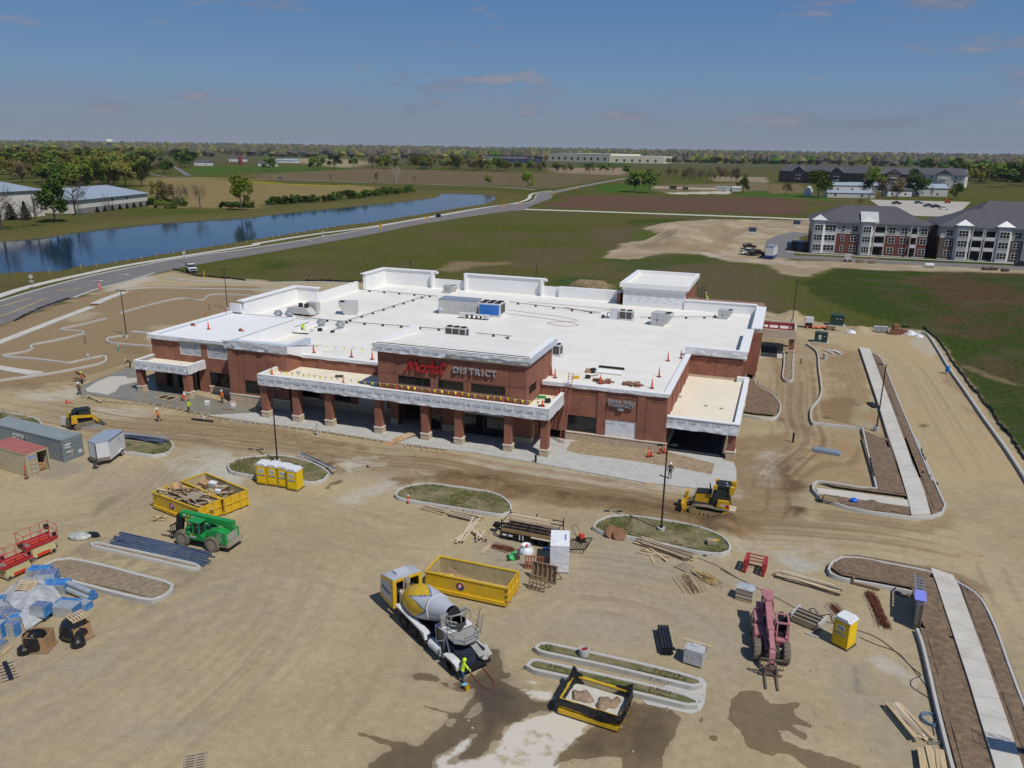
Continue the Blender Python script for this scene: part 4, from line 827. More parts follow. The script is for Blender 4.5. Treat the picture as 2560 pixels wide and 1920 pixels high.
wns('shop_window',[(-21.9,-18.3,1.2,3.12)],YW,3)
wns('shop_window',[(-57.9,-54.9,1.25,4.1),(-53.6,-50.4,1.25,4.1)],YW,3)
wns('storefront',[(-39.2,-36.7,.12,2.9)],81.2,2);wns('storefront',[(-34.1,-31.2,.12,2.75),(-31.0,-27.85,.12,2.75)],81.3,2)
def f(mb):mb.bx(-34.2,-27.8,81.25,81.55,2.95,5.0)
bkp('storefront_header',f,FRAME)
def f(mb):mb.bx(-34.15,-27.8,81.1,81.6,2.76,2.93);mb.bx(-42.4,-36.6,81.05,81.19,2.92,3.05);mb.bx(-49.3,-45.2,YW+.1,YW+.3,.95,4.0)
bkp('storefront_rail',f,mat('pale_metal',(.5,.52,.53),.4,var=.1))
def f(mb):mb.bx(-25.5,-25.4,81.5,82.6,.12,2.4)
bkp('plywood_door',f,mat('plywood',(.42,.25,.12),.8,var=.25,scale=2,stretch=(1,1,.3)))
TYV=[]
def stp(mb,x0,x1,y,zf,step=1.05,size=.42,sag=0.0):
 x=x0
 while x<x1-.9:
  tms(mb,'Tyvek',size,facing(x,y,zf(x)+rnd.uniform(-.02,.02),0,-1),.006,bold=.006);x+=step*rnd.uniform(.97,1.03)
def clo(x0,x1,y,z0,z1,nx,nz,amp,seed,top=0.0,lean=0.0):
 """wrinkled sheet hung on a fascia, with thickness from its folds"""
 mb=MB();vs=[]
 for j in range(nz+1):
  for i in range(nx+1):
   u,v=i/nx,j/nz;x=x0+(x1-x0)*u;z=z0+(z1-z0)*v
   d=amp*(vn(np.array(x),np.array(z*2.2+x*.35),.8,seed)+.6*vn(np.array(x*1.0-z*1.8),np.array(z),.45,seed+1))*(1-.6*v)
   vs.append((x,y-.03-abs(float(d))-lean*(1-v),z+(.03*math.sin(x*1.7+seed)if j==0 else 0)))
 mb.add(vs,[(j*(nx+1)+i,j*(nx+1)+i+1,(j+1)*(nx+1)+i+1,(j+1)*(nx+1)+i)for j in range(nz)for i in range(nx)]);return mb
def f(mb):mb.bx(-17.45,-13.82,YW+.05,YW+.2,1.16,3.12)
o=bkp('wrapped_opening',f,WRAP)
mb=MB();stp(mb,-17.3,-13.7,YW+.045,lambda x:2.55,1.35,.4);mb.build('wrap_print',INK,o)
XL,XR,YF,ZB,ZT=-59.2,-22.3,77.25,4.47,5.72
def f(mb):
 mb.bx(XL,XR,YF+.02,YF+.35,ZB,ZT-.02);mb.bx(XL,XL+.33,YF+.35,83.8,ZB,ZT-.02);mb.bx(XR-.33,XR-.02,YF+.35,83.8,ZB,ZT-.02)
 mb.bx(XL+.33,XR-.33,YF+.35,83.8,ZB+.05,ZB+.2)
o_c=bkp('canopy_frame',f,mat('canopy_soffit',(.30,.29,.28),.85,var=.15))
def f(mb):mb.bx(XL+.33,XR-.33,YF+.35,83.8,5.1,5.2)
bkp('canopy_roof',f,ROOFC)
def f(mb):
 mb.bx(XL-.04,XR+.04,YF-.05,YF+.4,ZT,ZT+.06);mb.bx(XL-.04,XL+.4,YF+.403,83.8,ZT,ZT+.06);mb.bx(XR-.4,XR+.04,YF+.403,83.8,ZT,ZT+.06)
 mb.bx(XL+.335,XR-.335,YF+.353,YF+.38,5.2,ZT-.01);mb.bx(XL+.335,XL+.36,YF+.38,83.8,5.2,ZT-.01);mb.bx(XR-.36,XR-.335,YF+.38,83.8,5.2,ZT-.01)
bkp('canopy_coping',f,WHITE)
o=clo(XL-.01,XR+.01,YF,ZB-.05,ZT-.03,190,7,.10,3).build('canopy_wrap',WRAP,store,50)
mb=MB();stp(mb,XL+.2,XR,YF-.115,lambda x:ZB+.62,1.22,.40);mb.build('wrap_print',INK,o)
mb=clo(0,6.3,0,ZB-.05,ZT-.03,40,7,.08,9);mb.v=[(XR+.01-y,YF+x,z)for x,y,z in mb.v]
mb.build('canopy_wrap',WRAP,store,50)
mb=clo(0,6.3,0,ZB-.05,ZT-.03,40,7,.08,10);mb.v=[(XL-.01+y,YF+x,z)for x,y,z in mb.v];mb.build('canopy_wrap',WRAP,store,50)
def clm(x,y,top,w=.86):
 mb=MB();mb.bx(x-w/2,x+w/2,y-w/2,y+w/2,.95,top);c=mb.build('column',BRICK,store)
 mb=MB();mb.bx(x-w/2-.07,x+w/2+.07,y-w/2-.07,y+w/2+.07,0,.80);mb.build('column_base',STONE,c)
 mb=MB();mb.bx(x-w/2-.12,x+w/2+.12,y-w/2-.12,y+w/2+.12,.803,.948);mb.build('column_cap',CREAM,c)
for x in(-58.75,-54.3,-49.75,-43.1,-37.1,-32.95,-27.0,-22.8):clm(x,78.05,4.46)
def f(mb):
 mb.wall('x',-66.3,-57.45,1.5,7.45,80.92,81.4,[(-64.0,-61.8,1.72,3.5)]);mb.bx(-66.3,-65.8,81.4,84.0,.5,7.45);mb.bx(-57.95,-57.45,81.4,84.3,.5,7.45)
 for a,b in((-66.3,-64.95),(-60.45,-59.5),(-58.3,-57.45)):mb.bx(a,b,80.84,80.918,1.5,7.44)
bkp('block_wall',f)
def f(mb):mb.bx(-66.4,-57.4,80.80,81.3,-.2,1.38);mb.bx(-66.4,-65.9,81.303,83.9,-.2,1.38)
bkp('block_stone_base',f,STONE)
def f(mb):mb.bx(-66.45,-57.3,80.75,81.3,1.383,1.497);mb.bx(-66.5,-57.3,80.78,81.5,7.453,7.75);mb.bx(-57.95,-57.3,81.503,84.5,7.453,7.75);mb.bx(-66.5,-65.9,81.503,84.0,7.453,7.75)
bkp('block_cornice',f,CREAM)
wns('block_window',[(-64.0,-61.8,1.72,3.5)],80.92,2)
def f(mb):mb.front([(80.62,8.55),(80.92,7.753),(81.6,7.753),(81.6,8.6)],-66.6,-57.2);mb.bx(-57.9,-57.15,81.603,86,7.753,8.5)
bkp('block_fascia',f,WRAPG)
clo(-66.6,-57.15,80.6,7.6,8.62,60,6,.12,21,lean=-.15).build('block_wrap',WRAP,store,50)
def f(mb):
 mb.bx(-66.9,-65.9,80.5,95.6,8.48,8.62);mb.bx(-66.8,-66.0,81.6,95.5,6.4,8.477)
 mb.add([(-66,80.6,8.62),(-57.1,80.6,8.62),(-57.1,83,8.2),(-57.1,90,6.56),(-66,90,6.56)],[(0,1,2,3,4)]);mb.add([(-57.1,80.6,8.62),(-57.1,83,8.2),(-57.1,90,6.56),(-57.1,83.9,6.5),(-57.1,80.6,7.7)][::-1],[(0,1,2,3,4)])
bkp('block_roof',f,WHITE)
def f(mb):
 mb.wall('x',-81.4,-66.3,0,6.75,83.96,84.4,[(-76.6,-73.15,4.95,6.7),(-72.1,-68.85,4.87,6.7),(-72.1,-68.85,1.03,2.93),(-79.6,-73.8,-.1,3.0)])
 mb.wall('y',84.4,102,0,6.75,-81.4,-80.9)
bkp('wing_wall',f)
def f(mb):mb.bx(-72.2,-66.3,83.85,83.957,-.25,.86)
bkp('wing_stone_base',f,STONE)
def f(mb):mb.bx(-72.2,-66.3,83.8,83.955,.863,1.0);mb.bx(-81.55,-66.3,83.8,84.5,6.753,7.0);mb.bx(-81.55,-80.9,84.503,102.1,6.753,7.0)
bkp('wing_cornice',f,CREAM)
wns('wing_window',[(-72.1,-68.85,1.03,2.93)],83.96,3)
for a,b,z0 in((-76.6,-73.15,4.95),(-72.1,-68.85,4.87)):
 mb=MB();[mb.bx(*q)for q in((a,b,83.98,84.2,z0,z0+.09),(a,a+.09,83.98,84.2,z0+.09,6.7),(b-.09,b,83.98,84.2,z0+.09,6.7))]
 fr=mb.build('covered_window',CREAM,store);clo(a+.05,b-.05,84.08,z0+.05,6.68,18,10,.07,int(b)).build('plastic_cover',PLASTIC,fr,60)
def f(mb):mb.bx(-81.6,-66.35,83.7,84.3,7.003,7.35);mb.bx(-81.6,-80.9,84.303,102,7.003,7.35)
bkp('wing_fascia',f,WRAPG)
clo(-81.7,-76.3,83.66,6.85,7.42,30,5,.10,31).build('wing_wrap',WRAP,store,50)
clo(-76.4,-66.4,83.66,7.02,7.42,50,5,.05,33).build('wing_wrap',WRAP,store,50)
def f(mb):
 mb.bx(-80.95,-66.9,84.3,102,7.0,7.08);mb.bx(-66.9,-66.0,95.5,102,6.3,6.9);mb.bx(-81.8,-66.5,83.6,84.35,7.353,7.42);mb.bx(-81.8,-80.9,84.353,102,7.353,7.42);mb.bx(-80.9,-79.7,101.5,102,7.083,7.42)
bkp('wing_roof',f,WHITE)
def f(mb):mb.bx(-80.6,-67.2,101.2,101.35,7.083,7.12)
bkp('expansion_strip',f,mat('brown_strip',(.28,.23,.18),.9,var=.3))
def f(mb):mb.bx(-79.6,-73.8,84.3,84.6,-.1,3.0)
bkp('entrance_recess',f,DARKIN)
mb=MB();[mb.bx(x,x+w,84.2,84.28,0,2.6)for x,w in((-78.6,.9),(-77,.5),(-76.1,.9),(-74.9,.35))];mb.build('sheathing_panel',mat('sheathing',(.22,.18,.13),.8,var=.3),store)
mb=MB();mb.bx(-81.3,-72.6,80.42,83.9,3.45,3.6);mb.bx(-81.3,-72.6,80.42,80.7,3.6,4.5);mb.bx(-81.3,-81.0,80.703,83.9,3.6,4.5);mb.bx(-72.9,-72.6,80.703,83.9,3.6,4.5)
mb.build('entry_canopy_frame',mat('canopy_soffit'),store)
mb=MB();mb.bx(-81.0,-72.9,80.7,83.9,3.9,4.0);mb.build('entry_canopy_roof',ROOFC,store)
mb=MB();mb.bx(-81.35,-72.55,80.37,80.75,4.503,4.56);mb.bx(-81.35,-80.95,80.753,83.9,4.503,4.56);mb.bx(-72.95,-72.55,80.753,83.9,4.503,4.56);mb.build('entry_canopy_coping',WHITE,store)
o=clo(-81.32,-72.58,80.4,3.38,4.5,50,6,.09,41).build('entry_canopy_wrap',WRAP,store,50)
mb=MB();stp(mb,-81.1,-73,80.27,lambda x:4.0,1.2,.36);mb.build('wrap_print',INK,o)
mb=clo(0,3.5,0,3.38,4.5,20,6,.08,42);mb.v=[(-72.58-y,80.4+x,z)for x,y,z in mb.v];mb.build('entry_canopy_wrap',WRAP,store,50)
clm(-80.9,81.0,3.45);clm(-73.1,80.95,3.45)
for q in((-75.2,82.3),(-74.5,81.5)):
 mb=MB();mb.cyl((*q,4.0),(*q,4.06),.22,.2,12);mb.build('roof_drain',mat('drain',(.25,.24,.22),.7),store)
mb=MB();mb.prism([(-59,84.3),(-42.9,84.3),(-42.9,88),(-25.6,88),(-25.6,84.3),(-11.0,84.3),(-11.0,103.7),(-3.9,103.7),(-3.9,118),(-2.6,118),(-2.6,134.8),(-15.4,134.8),(-15.4,138.3),(-74,138.3),(-74,130.6),(-75.6,130.6),(-75.6,116.5),(-79.6,116.5),(-79.6,101.9),(-66.2,101.9),(-66.2,84.5),(-59,84.5)],6.1,6.5);mb.bx(-67,-65.9,84.6,102,6.1,6.499);mb.build('roof',ROOFM,store)
def f(mb):
 mb.bx(-59.0,-43.4,YW-.12,YW+.55,6.623,6.86);mb.bx(-25.0,-10.4,YW-.12,YW+.55,6.623,6.86);mb.bx(-11.1,-10.4,YW+.553,103.4,6.623,6.86)
 mb.bx(-11.2,-3.2,103.25,103.95,7.55,7.72);mb.bx(-11.0,-3.4,103.4,103.75,6.5,7.547)
 for x0,x1,y0,y1,t in((-74,-63.5,138.3,138.8,9.5),(-74.6,-74,130.6,138.8,9.5),(-63.5,-57,138.3,138.8,8.2),(-57,-41.5,138.3,138.8,9.45),(-41.5,-38.5,138.3,138.8,8.25),(-38.5,-26.6,137.9,138.8,8.4),(-76.1,-75.6,117.0,130.6,8.05),(-80.2,-79.6,102,117.0,8.9),(-79.6,-75.6,116.5,117.0,8.9),(-63.9,-63.5,137.6,138.3,9.5),(-57,-56.6,137.6,138.3,9.45),(-41.9,-41.5,137.6,138.3,9.45),(-15.4,-3.4,134.8,135.4,8.1),(-3.4,-2.6,118,135.4,7.75),(-4.3,-3.7,103.95,118.0,7.55)):mb.bx(x0,x1,y0,y1,6.3,t)
bkp('parapet',f,WHITE)
def f(mb):
 for x0,x1,y0,y1,t in((-74.9,-63.2,138.1,139.2,9.5),(-75.0,-73.8,130.4,138.1,9.5),(-57.3,-41.2,138.1,139.2,9.45),(-3.6,-2.1,117.8,135.6,7.75),(-4.4,-3.2,103.96,117.8,7.55),(-80.6,-79.4,101.6,116.3,8.9),(-80.6,-75.3,116.3,117.3,8.9),(-15.3,-3.61,134.7,135.6,8.1)):mb.bx(x0,x1,y0,y1,t+.003,t+.16)
 for x0,x1,y0,y1,t in((-75.2,-63.0,138.8,139.4,9.1),(-57.4,-41.0,138.8,139.4,9.05)):mb.bx(x0,x1,y0,y1,t,t+.35)
bkp('coping',f,WHITE)
clo(-59.0,-43.4,YW-.13,6.5,6.88,60,4,.05,51).build('parapet_wrap',WRAP,store,50)
clo(-25.0,-10.45,YW-.13,6.45,6.88,60,4,.05,52).build('parapet_wrap',WRAP,store,50)
o=clo(-43.7,-34.6,78.14,9.95,10.88,50,6,.09,61).build('tower_wrap',WRAP,store,50)
mb=MB();stp(mb,-43.2,-34.8,78.02,lambda x:10.38,1.15,.36);mb.build('wrap_print',INK,o)
clo(-34.7,-24.7,78.17,10.42,10.9,50,5,.10,62).build('tower_wrap',WRAP,store,50)
mb=MB();mb.front([(78.16,10.86),(78.6,10.86),(78.6,10.105),(78.30,10.105)],-34.6,-24.75);mb.build('tower_fascia',WRAPG,store)
mb=MB();mb.bx(-24.745,-24.7,78.3,88.5,10.2,10.9);mb.build('tower_side_wrap',WRAPG,store)
mb=MB();mb.box((-80.4,101.0,8.0),(1.9,.5,1.3));mb.build('parapet_end_wrap',WRAP,store)
def f(mb):
 mb.bx(-11.0,-3.75,103.4,103.9,3.75,6.7);mb.wall('y',103.9,118,.9,7.0,-4.25,-3.75);mb.wall('y',118,135.4,.9,7.3,-2.9,-2.36);mb.bx(-4.25,-2.36,117.7,118.0,.9,7.2)
 for y in(104.2,108.6,113,117):mb.bx(-3.747,-3.64,y,y+.8,.95,7.0)
 for y in(119.5,124,129,134):mb.bx(-2.357,-2.26,y,y+.8,.95,7.2)
 mb.bx(-79.9,-79.4,102,117,0,6.3);mb.bx(-74.5,-15.4,138.81,139.3,0,8.1);mb.bx(-15.3,-2.5,135.41,139.3,0,7.9);mb.bx(-15.6,-15.3,140,150,6.5,9.3)
 mb.bx(-26.7,-26.2,136.2,138.8,6.4,8.4)
bkp('side_wall',f)
def f(mb):mb.bx(-3.9,-3.6,103.8,135,0,.88);mb.bx(-2.75,-2.25,117.9,135.4,0,.9);mb.bx(-11.0,-3.8,103.3,103.397,3.7,4.05)
bkp('side_base',f,STONE)
mb=MB();mb.bx(-11.15,-3.35,103.12,103.397,6.703,6.9);mb.bx(-4.2,-3.4,103.5,117.9,7.003,7.3);mb.bx(-2.8,-2.1,117.9,135.5,7.303,7.6);mb.build('side_cornice',CREAM,store)
clo(-11.2,-7.6,103.1,6.9,7.7,24,5,.1,71).build('side_wrap',WRAP,store,50);clo(-7.7,-3.3,103.1,6.86,7.7,24,5,.14,72).build('side_wrap',WRAP,store,50)
mb=MB();mb.bx(-26.0,-15.4,135,150.5,6.3,9.75);tw=mb.build('clerestory',mat('insulation_board',(.70,.71,.72),.6,var=.06),store)
mb=MB()
for r_ in range(6):
 x=-25.7+rnd.uniform(0,.8)
 while x<-16.6:l=rnd.uniform(.6,1.0);mb.bx(x,x+l,134.985,134.996,7.35+r_*.38,7.43+r_*.38);x+=l+rnd.uniform(.6,1.1)
mb.build('board_print',mat('board_print',(.42,.46,.52),.8),tw)
mb=MB();[mb.bx(*q)for q in((-26.6,-14.8,134.5,135.2,9.753,10.5),(-26.6,-14.8,150.2,150.9,9.753,10.5),(-26.6,-25.9,135.2,150.2,9.753,10.5),(-15.5,-14.8,135.2,150.2,9.753,10.5),(-26.2,-15.2,134.75,134.98,9.3,9.75),(-15.39,-15.15,135,150.4,9.3,9.75))];mb.build('clerestory_cornice',WHITE,tw)
mb=MB();mb.bx(-25.9,-15.5,135.2,150.2,9.753,9.9);mb.build('clerestory_roof',ROOFM,tw)
mb=MB();mb.bx(-15.397,-15.33,136,149,6.6,9.28);mb.build('clerestory_brick',BRICK,tw)
mb=MB();mb.bx(-27.3,-26.3,136.2,136.35,6.5,8.4);mb.build('roof_door',mat('rust_panel',(.30,.10,.05),.7,var=.2),store)
mb=MB();mb.bx(-11,-2.9,84.2,84.5,2.95,4.15);mb.bx(-3.2,-2.9,84.5,103.2,2.95,4.15);mb.bx(-10.55,-3.2,84.5,103.3,3.0,3.2);mb.build('drive_canopy_frame',mat('canopy_soffit'),store)
mb=MB();mb.bx(-10.55,-3.3,84.6,103.3,3.62,3.75);mb.build('drive_canopy_roof',ROOFC,store)
mb=MB();mb.bx(-11.05,-2.75,84.05,84.65,4.153,4.26);mb.bx(-3.35,-2.75,84.653,103.0,4.153,4.26);mb.bx(-3.36,-3.21,84.66,103.0,3.75,4.15);mb.bx(-10.5,-3.4,84.5,84.6,3.75,4.15);mb.bx(-4.3,-2.8,102.6,103.3,3.75,4.4);mb.build('drive_canopy_coping',WHITE,store)
o=clo(-11.02,-2.85,84.18,2.9,4.15,60,7,.10,81).build('drive_canopy_wrap',WRAP,store,50)
mb=MB();stp(mb,-10.6,-3.4,84.05,lambda x:3.75,1.25,.34);mb.build('wrap_print',INK,o)
mb=clo(0,18.8,0,2.9,4.15,60,7,.08,82);mb.v=[(-2.87-y,84.2+x,z)for x,y,z in mb.v];mb.build('drive_canopy_wrap',WRAP,store,50)
clm(-3.45,84.9,2.95);clm(-3.45,102.4,2.95)
for q in((-7.0,91),(-5.2,90.6),(-10.3,93.5)):
 mb=MB();mb.cyl((*q,3.75),(*q,3.82),.2,.2,12);mb.build('roof_drain',mat('drain'),store)
mb=MB();mb.bx(-2.3,3.0,135.2,135.5,2.9,4.3);mb.bx(2.7,3.0,135.5,143,2.9,4.3);mb.bx(-2.3,2.7,142.7,143,2.9,4.3);mb.build('loading_canopy',mat('tan_panel',(.50,.42,.33),.8,var=.1),store)
mb=MB();mb.bx(-2.3,2.7,137.0,137.3,3.7,4.2);mb.bx(-2.3,2.7,141.4,141.6,3.8,4.3);[mb.bx(x,x+.2,135.6,142.6,3.5,3.7)for x in(-1.5,.2,1.9)];mb.build('canopy_steel',mat('red_primer',(.28,.03,.035),.6,var=.2),store)
mb=MB();mb.bx(-2.2,2.69,135.51,142.69,3.3,3.45);mb.build('canopy_decking',WHITE,store)
clm(2.5,136.0,2.9,.8);clm(2.5,142.3,2.9,.8)
RED=mat('red_letter',(.42,.022,.028),.35,var=.05);GREYL=mat('grey_letter',(.30,.33,.35),.4,var=.06)
sg=bpy.data.objects.new('store_sign',None);COL.objects.link(sg);sg.parent=store
def brush(strokes,x0,z0,sx,sz,y,t,shear=.22):
 mb=MB()
 for st in strokes:
  S=sl([(p[0],p[1])for p in st],.07);n=len(S)
  ws=[p[2]for p in st];d=[]
  for i in range(n):u=i/(n-1)*(len(ws)-1);k=min(int(u),len(ws)-2);d.append(.74*(ws[k]+(ws[k+1]-ws[k])*(u-k)))
  Lf,Rt=[],[]
  for i in range(n):
   tdir=(S[min(i+1,n-1)]-S[max(i-1,0)]).normalized();nn=Vector((-tdir.y,tdir.x))
   Lf.append(S[i]+nn*d[i]/2);Rt.append(S[i]-nn*d[i]/2)
  W_=lambda p,yy:(x0+(p.x+shear*p.y)*sx,yy,z0+p.y*sz)
  vs=[W_(p,y)for p in Lf]+[W_(p,y)for p in Rt]+[W_(p,y+t)for p in Lf]+[W_(p,y+t)for p in Rt]
  fs=[]
  for i in range(n-1):fs+=[(i+1,i,n+i,n+i+1),(2*n+i,2*n+i+1,i+1,i)[::-1],(n+i,3*n+i,3*n+i+1,n+i+1)]
  fs+=[(0,n,3*n,2*n)[::-1],(n-1,2*n-1,4*n-1,3*n-1)]
  mb.add(vs,fs)
 return mb
A_=.2
LET=[[[(-.15,.05,.05),(.05,.0,.12),(.2,.35,.17),(.35,1.0,.2)],[(.32,1.0,.22),(.5,.45,.24),(.62,.02,.2)],[(.6,.05,.14),(.85,.55,.14),(1.05,1.05,.2)],[(1.02,1.05,.22),(1.12,.5,.24),(1.22,.05,.2),(1.4,.02,.08)]],[[(1.85,.5,.1),(1.62,.55,.18),(1.45,.25,.2),(1.6,.02,.18),(1.82,.25,.15),(1.9,.5,.18)],[(1.9,.52,.18),(1.84,.12,.2),(1.98,.0,.14),(2.1,.12,.07)]],[[(2.12,.4,.08),(2.25,.62,.18),(2.22,.3,.2),(2.2,.0,.2)],[(2.24,.3,.12),(2.4,.58,.16),(2.58,.5,.16)]],[[(2.75,1.05,.2),(2.72,.5,.2),(2.7,0,.2)],[(2.72,.3,.12),(2.95,.62,.16),(3.0,.45,.14),(2.8,.32,.14)],[(2.82,.34,.16),(3.0,.05,.18),(3.15,.02,.08)]],[[(3.12,.2,.1),(3.4,.38,.14),(3.42,.6,.15),(3.22,.5,.18),(3.2,.15,.2),(3.38,0,.16),(3.6,.18,.08)]],[[(3.85,.95,.2),(3.78,.4,.22),(3.8,.05,.2),(3.95,.0,.14),(4.1,.15,.06)],[(3.45,.66,.1),(3.8,.74,.18),(4.35,.8,.08)]],]
for L_ in LET:brush(L_,-39.75,7.98,1.16,1.36,78.33,.2).build('letter',RED,sg)
x=-33.85
for ch,w in zip('DISTRICT',(.86,.42,.76,.74,.82,.42,.80,.7)):
 tms(MB(),ch,.98,facing(x,78.38,8.32,0,-1),.16,bold=.018).build('letter',GREYL,sg);x+=w*.955
ph=bpy.data.objects.new('pharmacy_sign',None);COL.objects.link(ph);ph.parent=store
def row(txt,x0,x1,z,size):
 n=len(txt);ws=[{'I':.5,'-':.55,'M':1.25}.get(c,1)for c in txt];s=(x1-x0)/sum(ws);x=x0
 for c,w in zip(txt,ws):tms(MB(),c,size,facing(x,YW-.2,z,0,-1),.12,bold=.012).build('letter',GREYL,ph);x+=w*s
row('DRIVE-THRU',-17.15,-14.1,5.2,.52);row('PHARMACY',-17.1,-14.15,4.78,.52)
mb=MB();mb.side([(-16.0,4.62),(-15.62,4.62),(-15.62,4.72),(-15.28,4.5),(-15.62,4.28),(-15.62,4.38),(-16.0,4.38)],YW-.26,YW-.14);mb.build('arrow',GREYL,ph)
# ------------------------------------------------------------------ vehicles and plant
TYRE=mat('tyre',(.025,.024,.023),.9,var=.2,dirt=.5,dcol=(.20,.165,.115),dscale=2)
TYRED=mat('dusty_tyre',(.17,.145,.11),.95,var=.25,scale=3,dirt=.4,dcol=(.25,.21,.15))
RIMM=mat('steel_rim',(.35,.34,.32),.5,.3,var=.15,dirt=.4)
RIMD=mat('dusty_rim',(.31,.26,.185),.8,var=.2)
BLACK=mat('black_paint',(.018,.018,.02),.5,var=.15,dirt=.25,dcol=(.12,.10,.08))
DGREY=mat('dark_steel',(.06,.058,.055),.6,.2,var=.2,dirt=.3,dcol=(.2,.165,.12))
GLASSV=mat('cab_glass',(.025,.035,.035),.08,var=0,spec=.6)
WPAINT=mat('white_paint_metal',(.60,.61,.62),.45,var=.08,dirt=.4,dcol=(.40,.36,.3),dscale=.8)
YEL=mat('yellow_paint_metal',(.62,.39,.014),.5,var=.12,dirt=.4,dcol=(.36,.26,.10),dscale=1.4,coat=.2)
LAMPG=mat('lamp_glass',(.5,.48,.42),.15,var=0)
REDP=mat('red_lens',(.45,.02,.02),.3,var=0)
_wh={}
def wh(parent,x,y,z,r,w,tm=None,rm=None,lugs=0):
 tm,rm=tm or TYRE,rm or RIMM;key=(r,w,tm.name,rm.name,lugs)
 Mx=Matrix.Rotation(-math.pi/2,4,'X')
 if key not in _wh:
  mb=MB();h=w/2;mb.lathe([(r*.58,-h*.9),(r*.9,-h),(r,-h*.7),(r,h*.7),(r*.9,h),(r*.58,h*.9),(r*.58,-h*.9)],24,Mx)
  for i in range(lugs):
   a=2*math.pi*i/lugs
   for s in(-1,1):
    q=a+(.13 if s>0 else 0);c=Vector((math.cos(q)*r,s*h*.45,math.sin(q)*r));M=Matrix.Rotation(-q+math.pi/2,4,'Y')@Matrix.Rotation(s*.5,4,'Z')
    mb.box(c,(.07,h*.95,.07),M)
  t=mb.build('wheel',tm,parent,40)
  mb=MB();mb.lathe([(r*.575,-h*.86),(r*.52,-h*.8),(r*.45,-h*.45),(r*.2,-h*.45),(r*.16,-h*.8),(.001,-h*.8)],20,Mx);mb.lathe([(.001,h*.8),(r*.16,h*.8),(r*.2,h*.45),(r*.45,h*.45),(r*.52,h*.8),(r*.575,h*.86)],20,Mx)
  rim=mb.build('rim',rm,t,40);t.location=(x,y,z);_wh[key]=(t.data,rim.data);return t
 t=bpy.data.objects.new('wheel',_wh[key][0]);COL.objects.link(t);t.parent=parent;t.location=(x,y,z)
 rim=bpy.data.objects.new('rim',_wh[key][1]);COL.objects.link(rim);rim.parent=t;return t
def P(root,name,m,fn,smooth=None):
 mb=MB();fn(mb);return[k.build(name,m,root,smooth)for k in mb.split()][0]
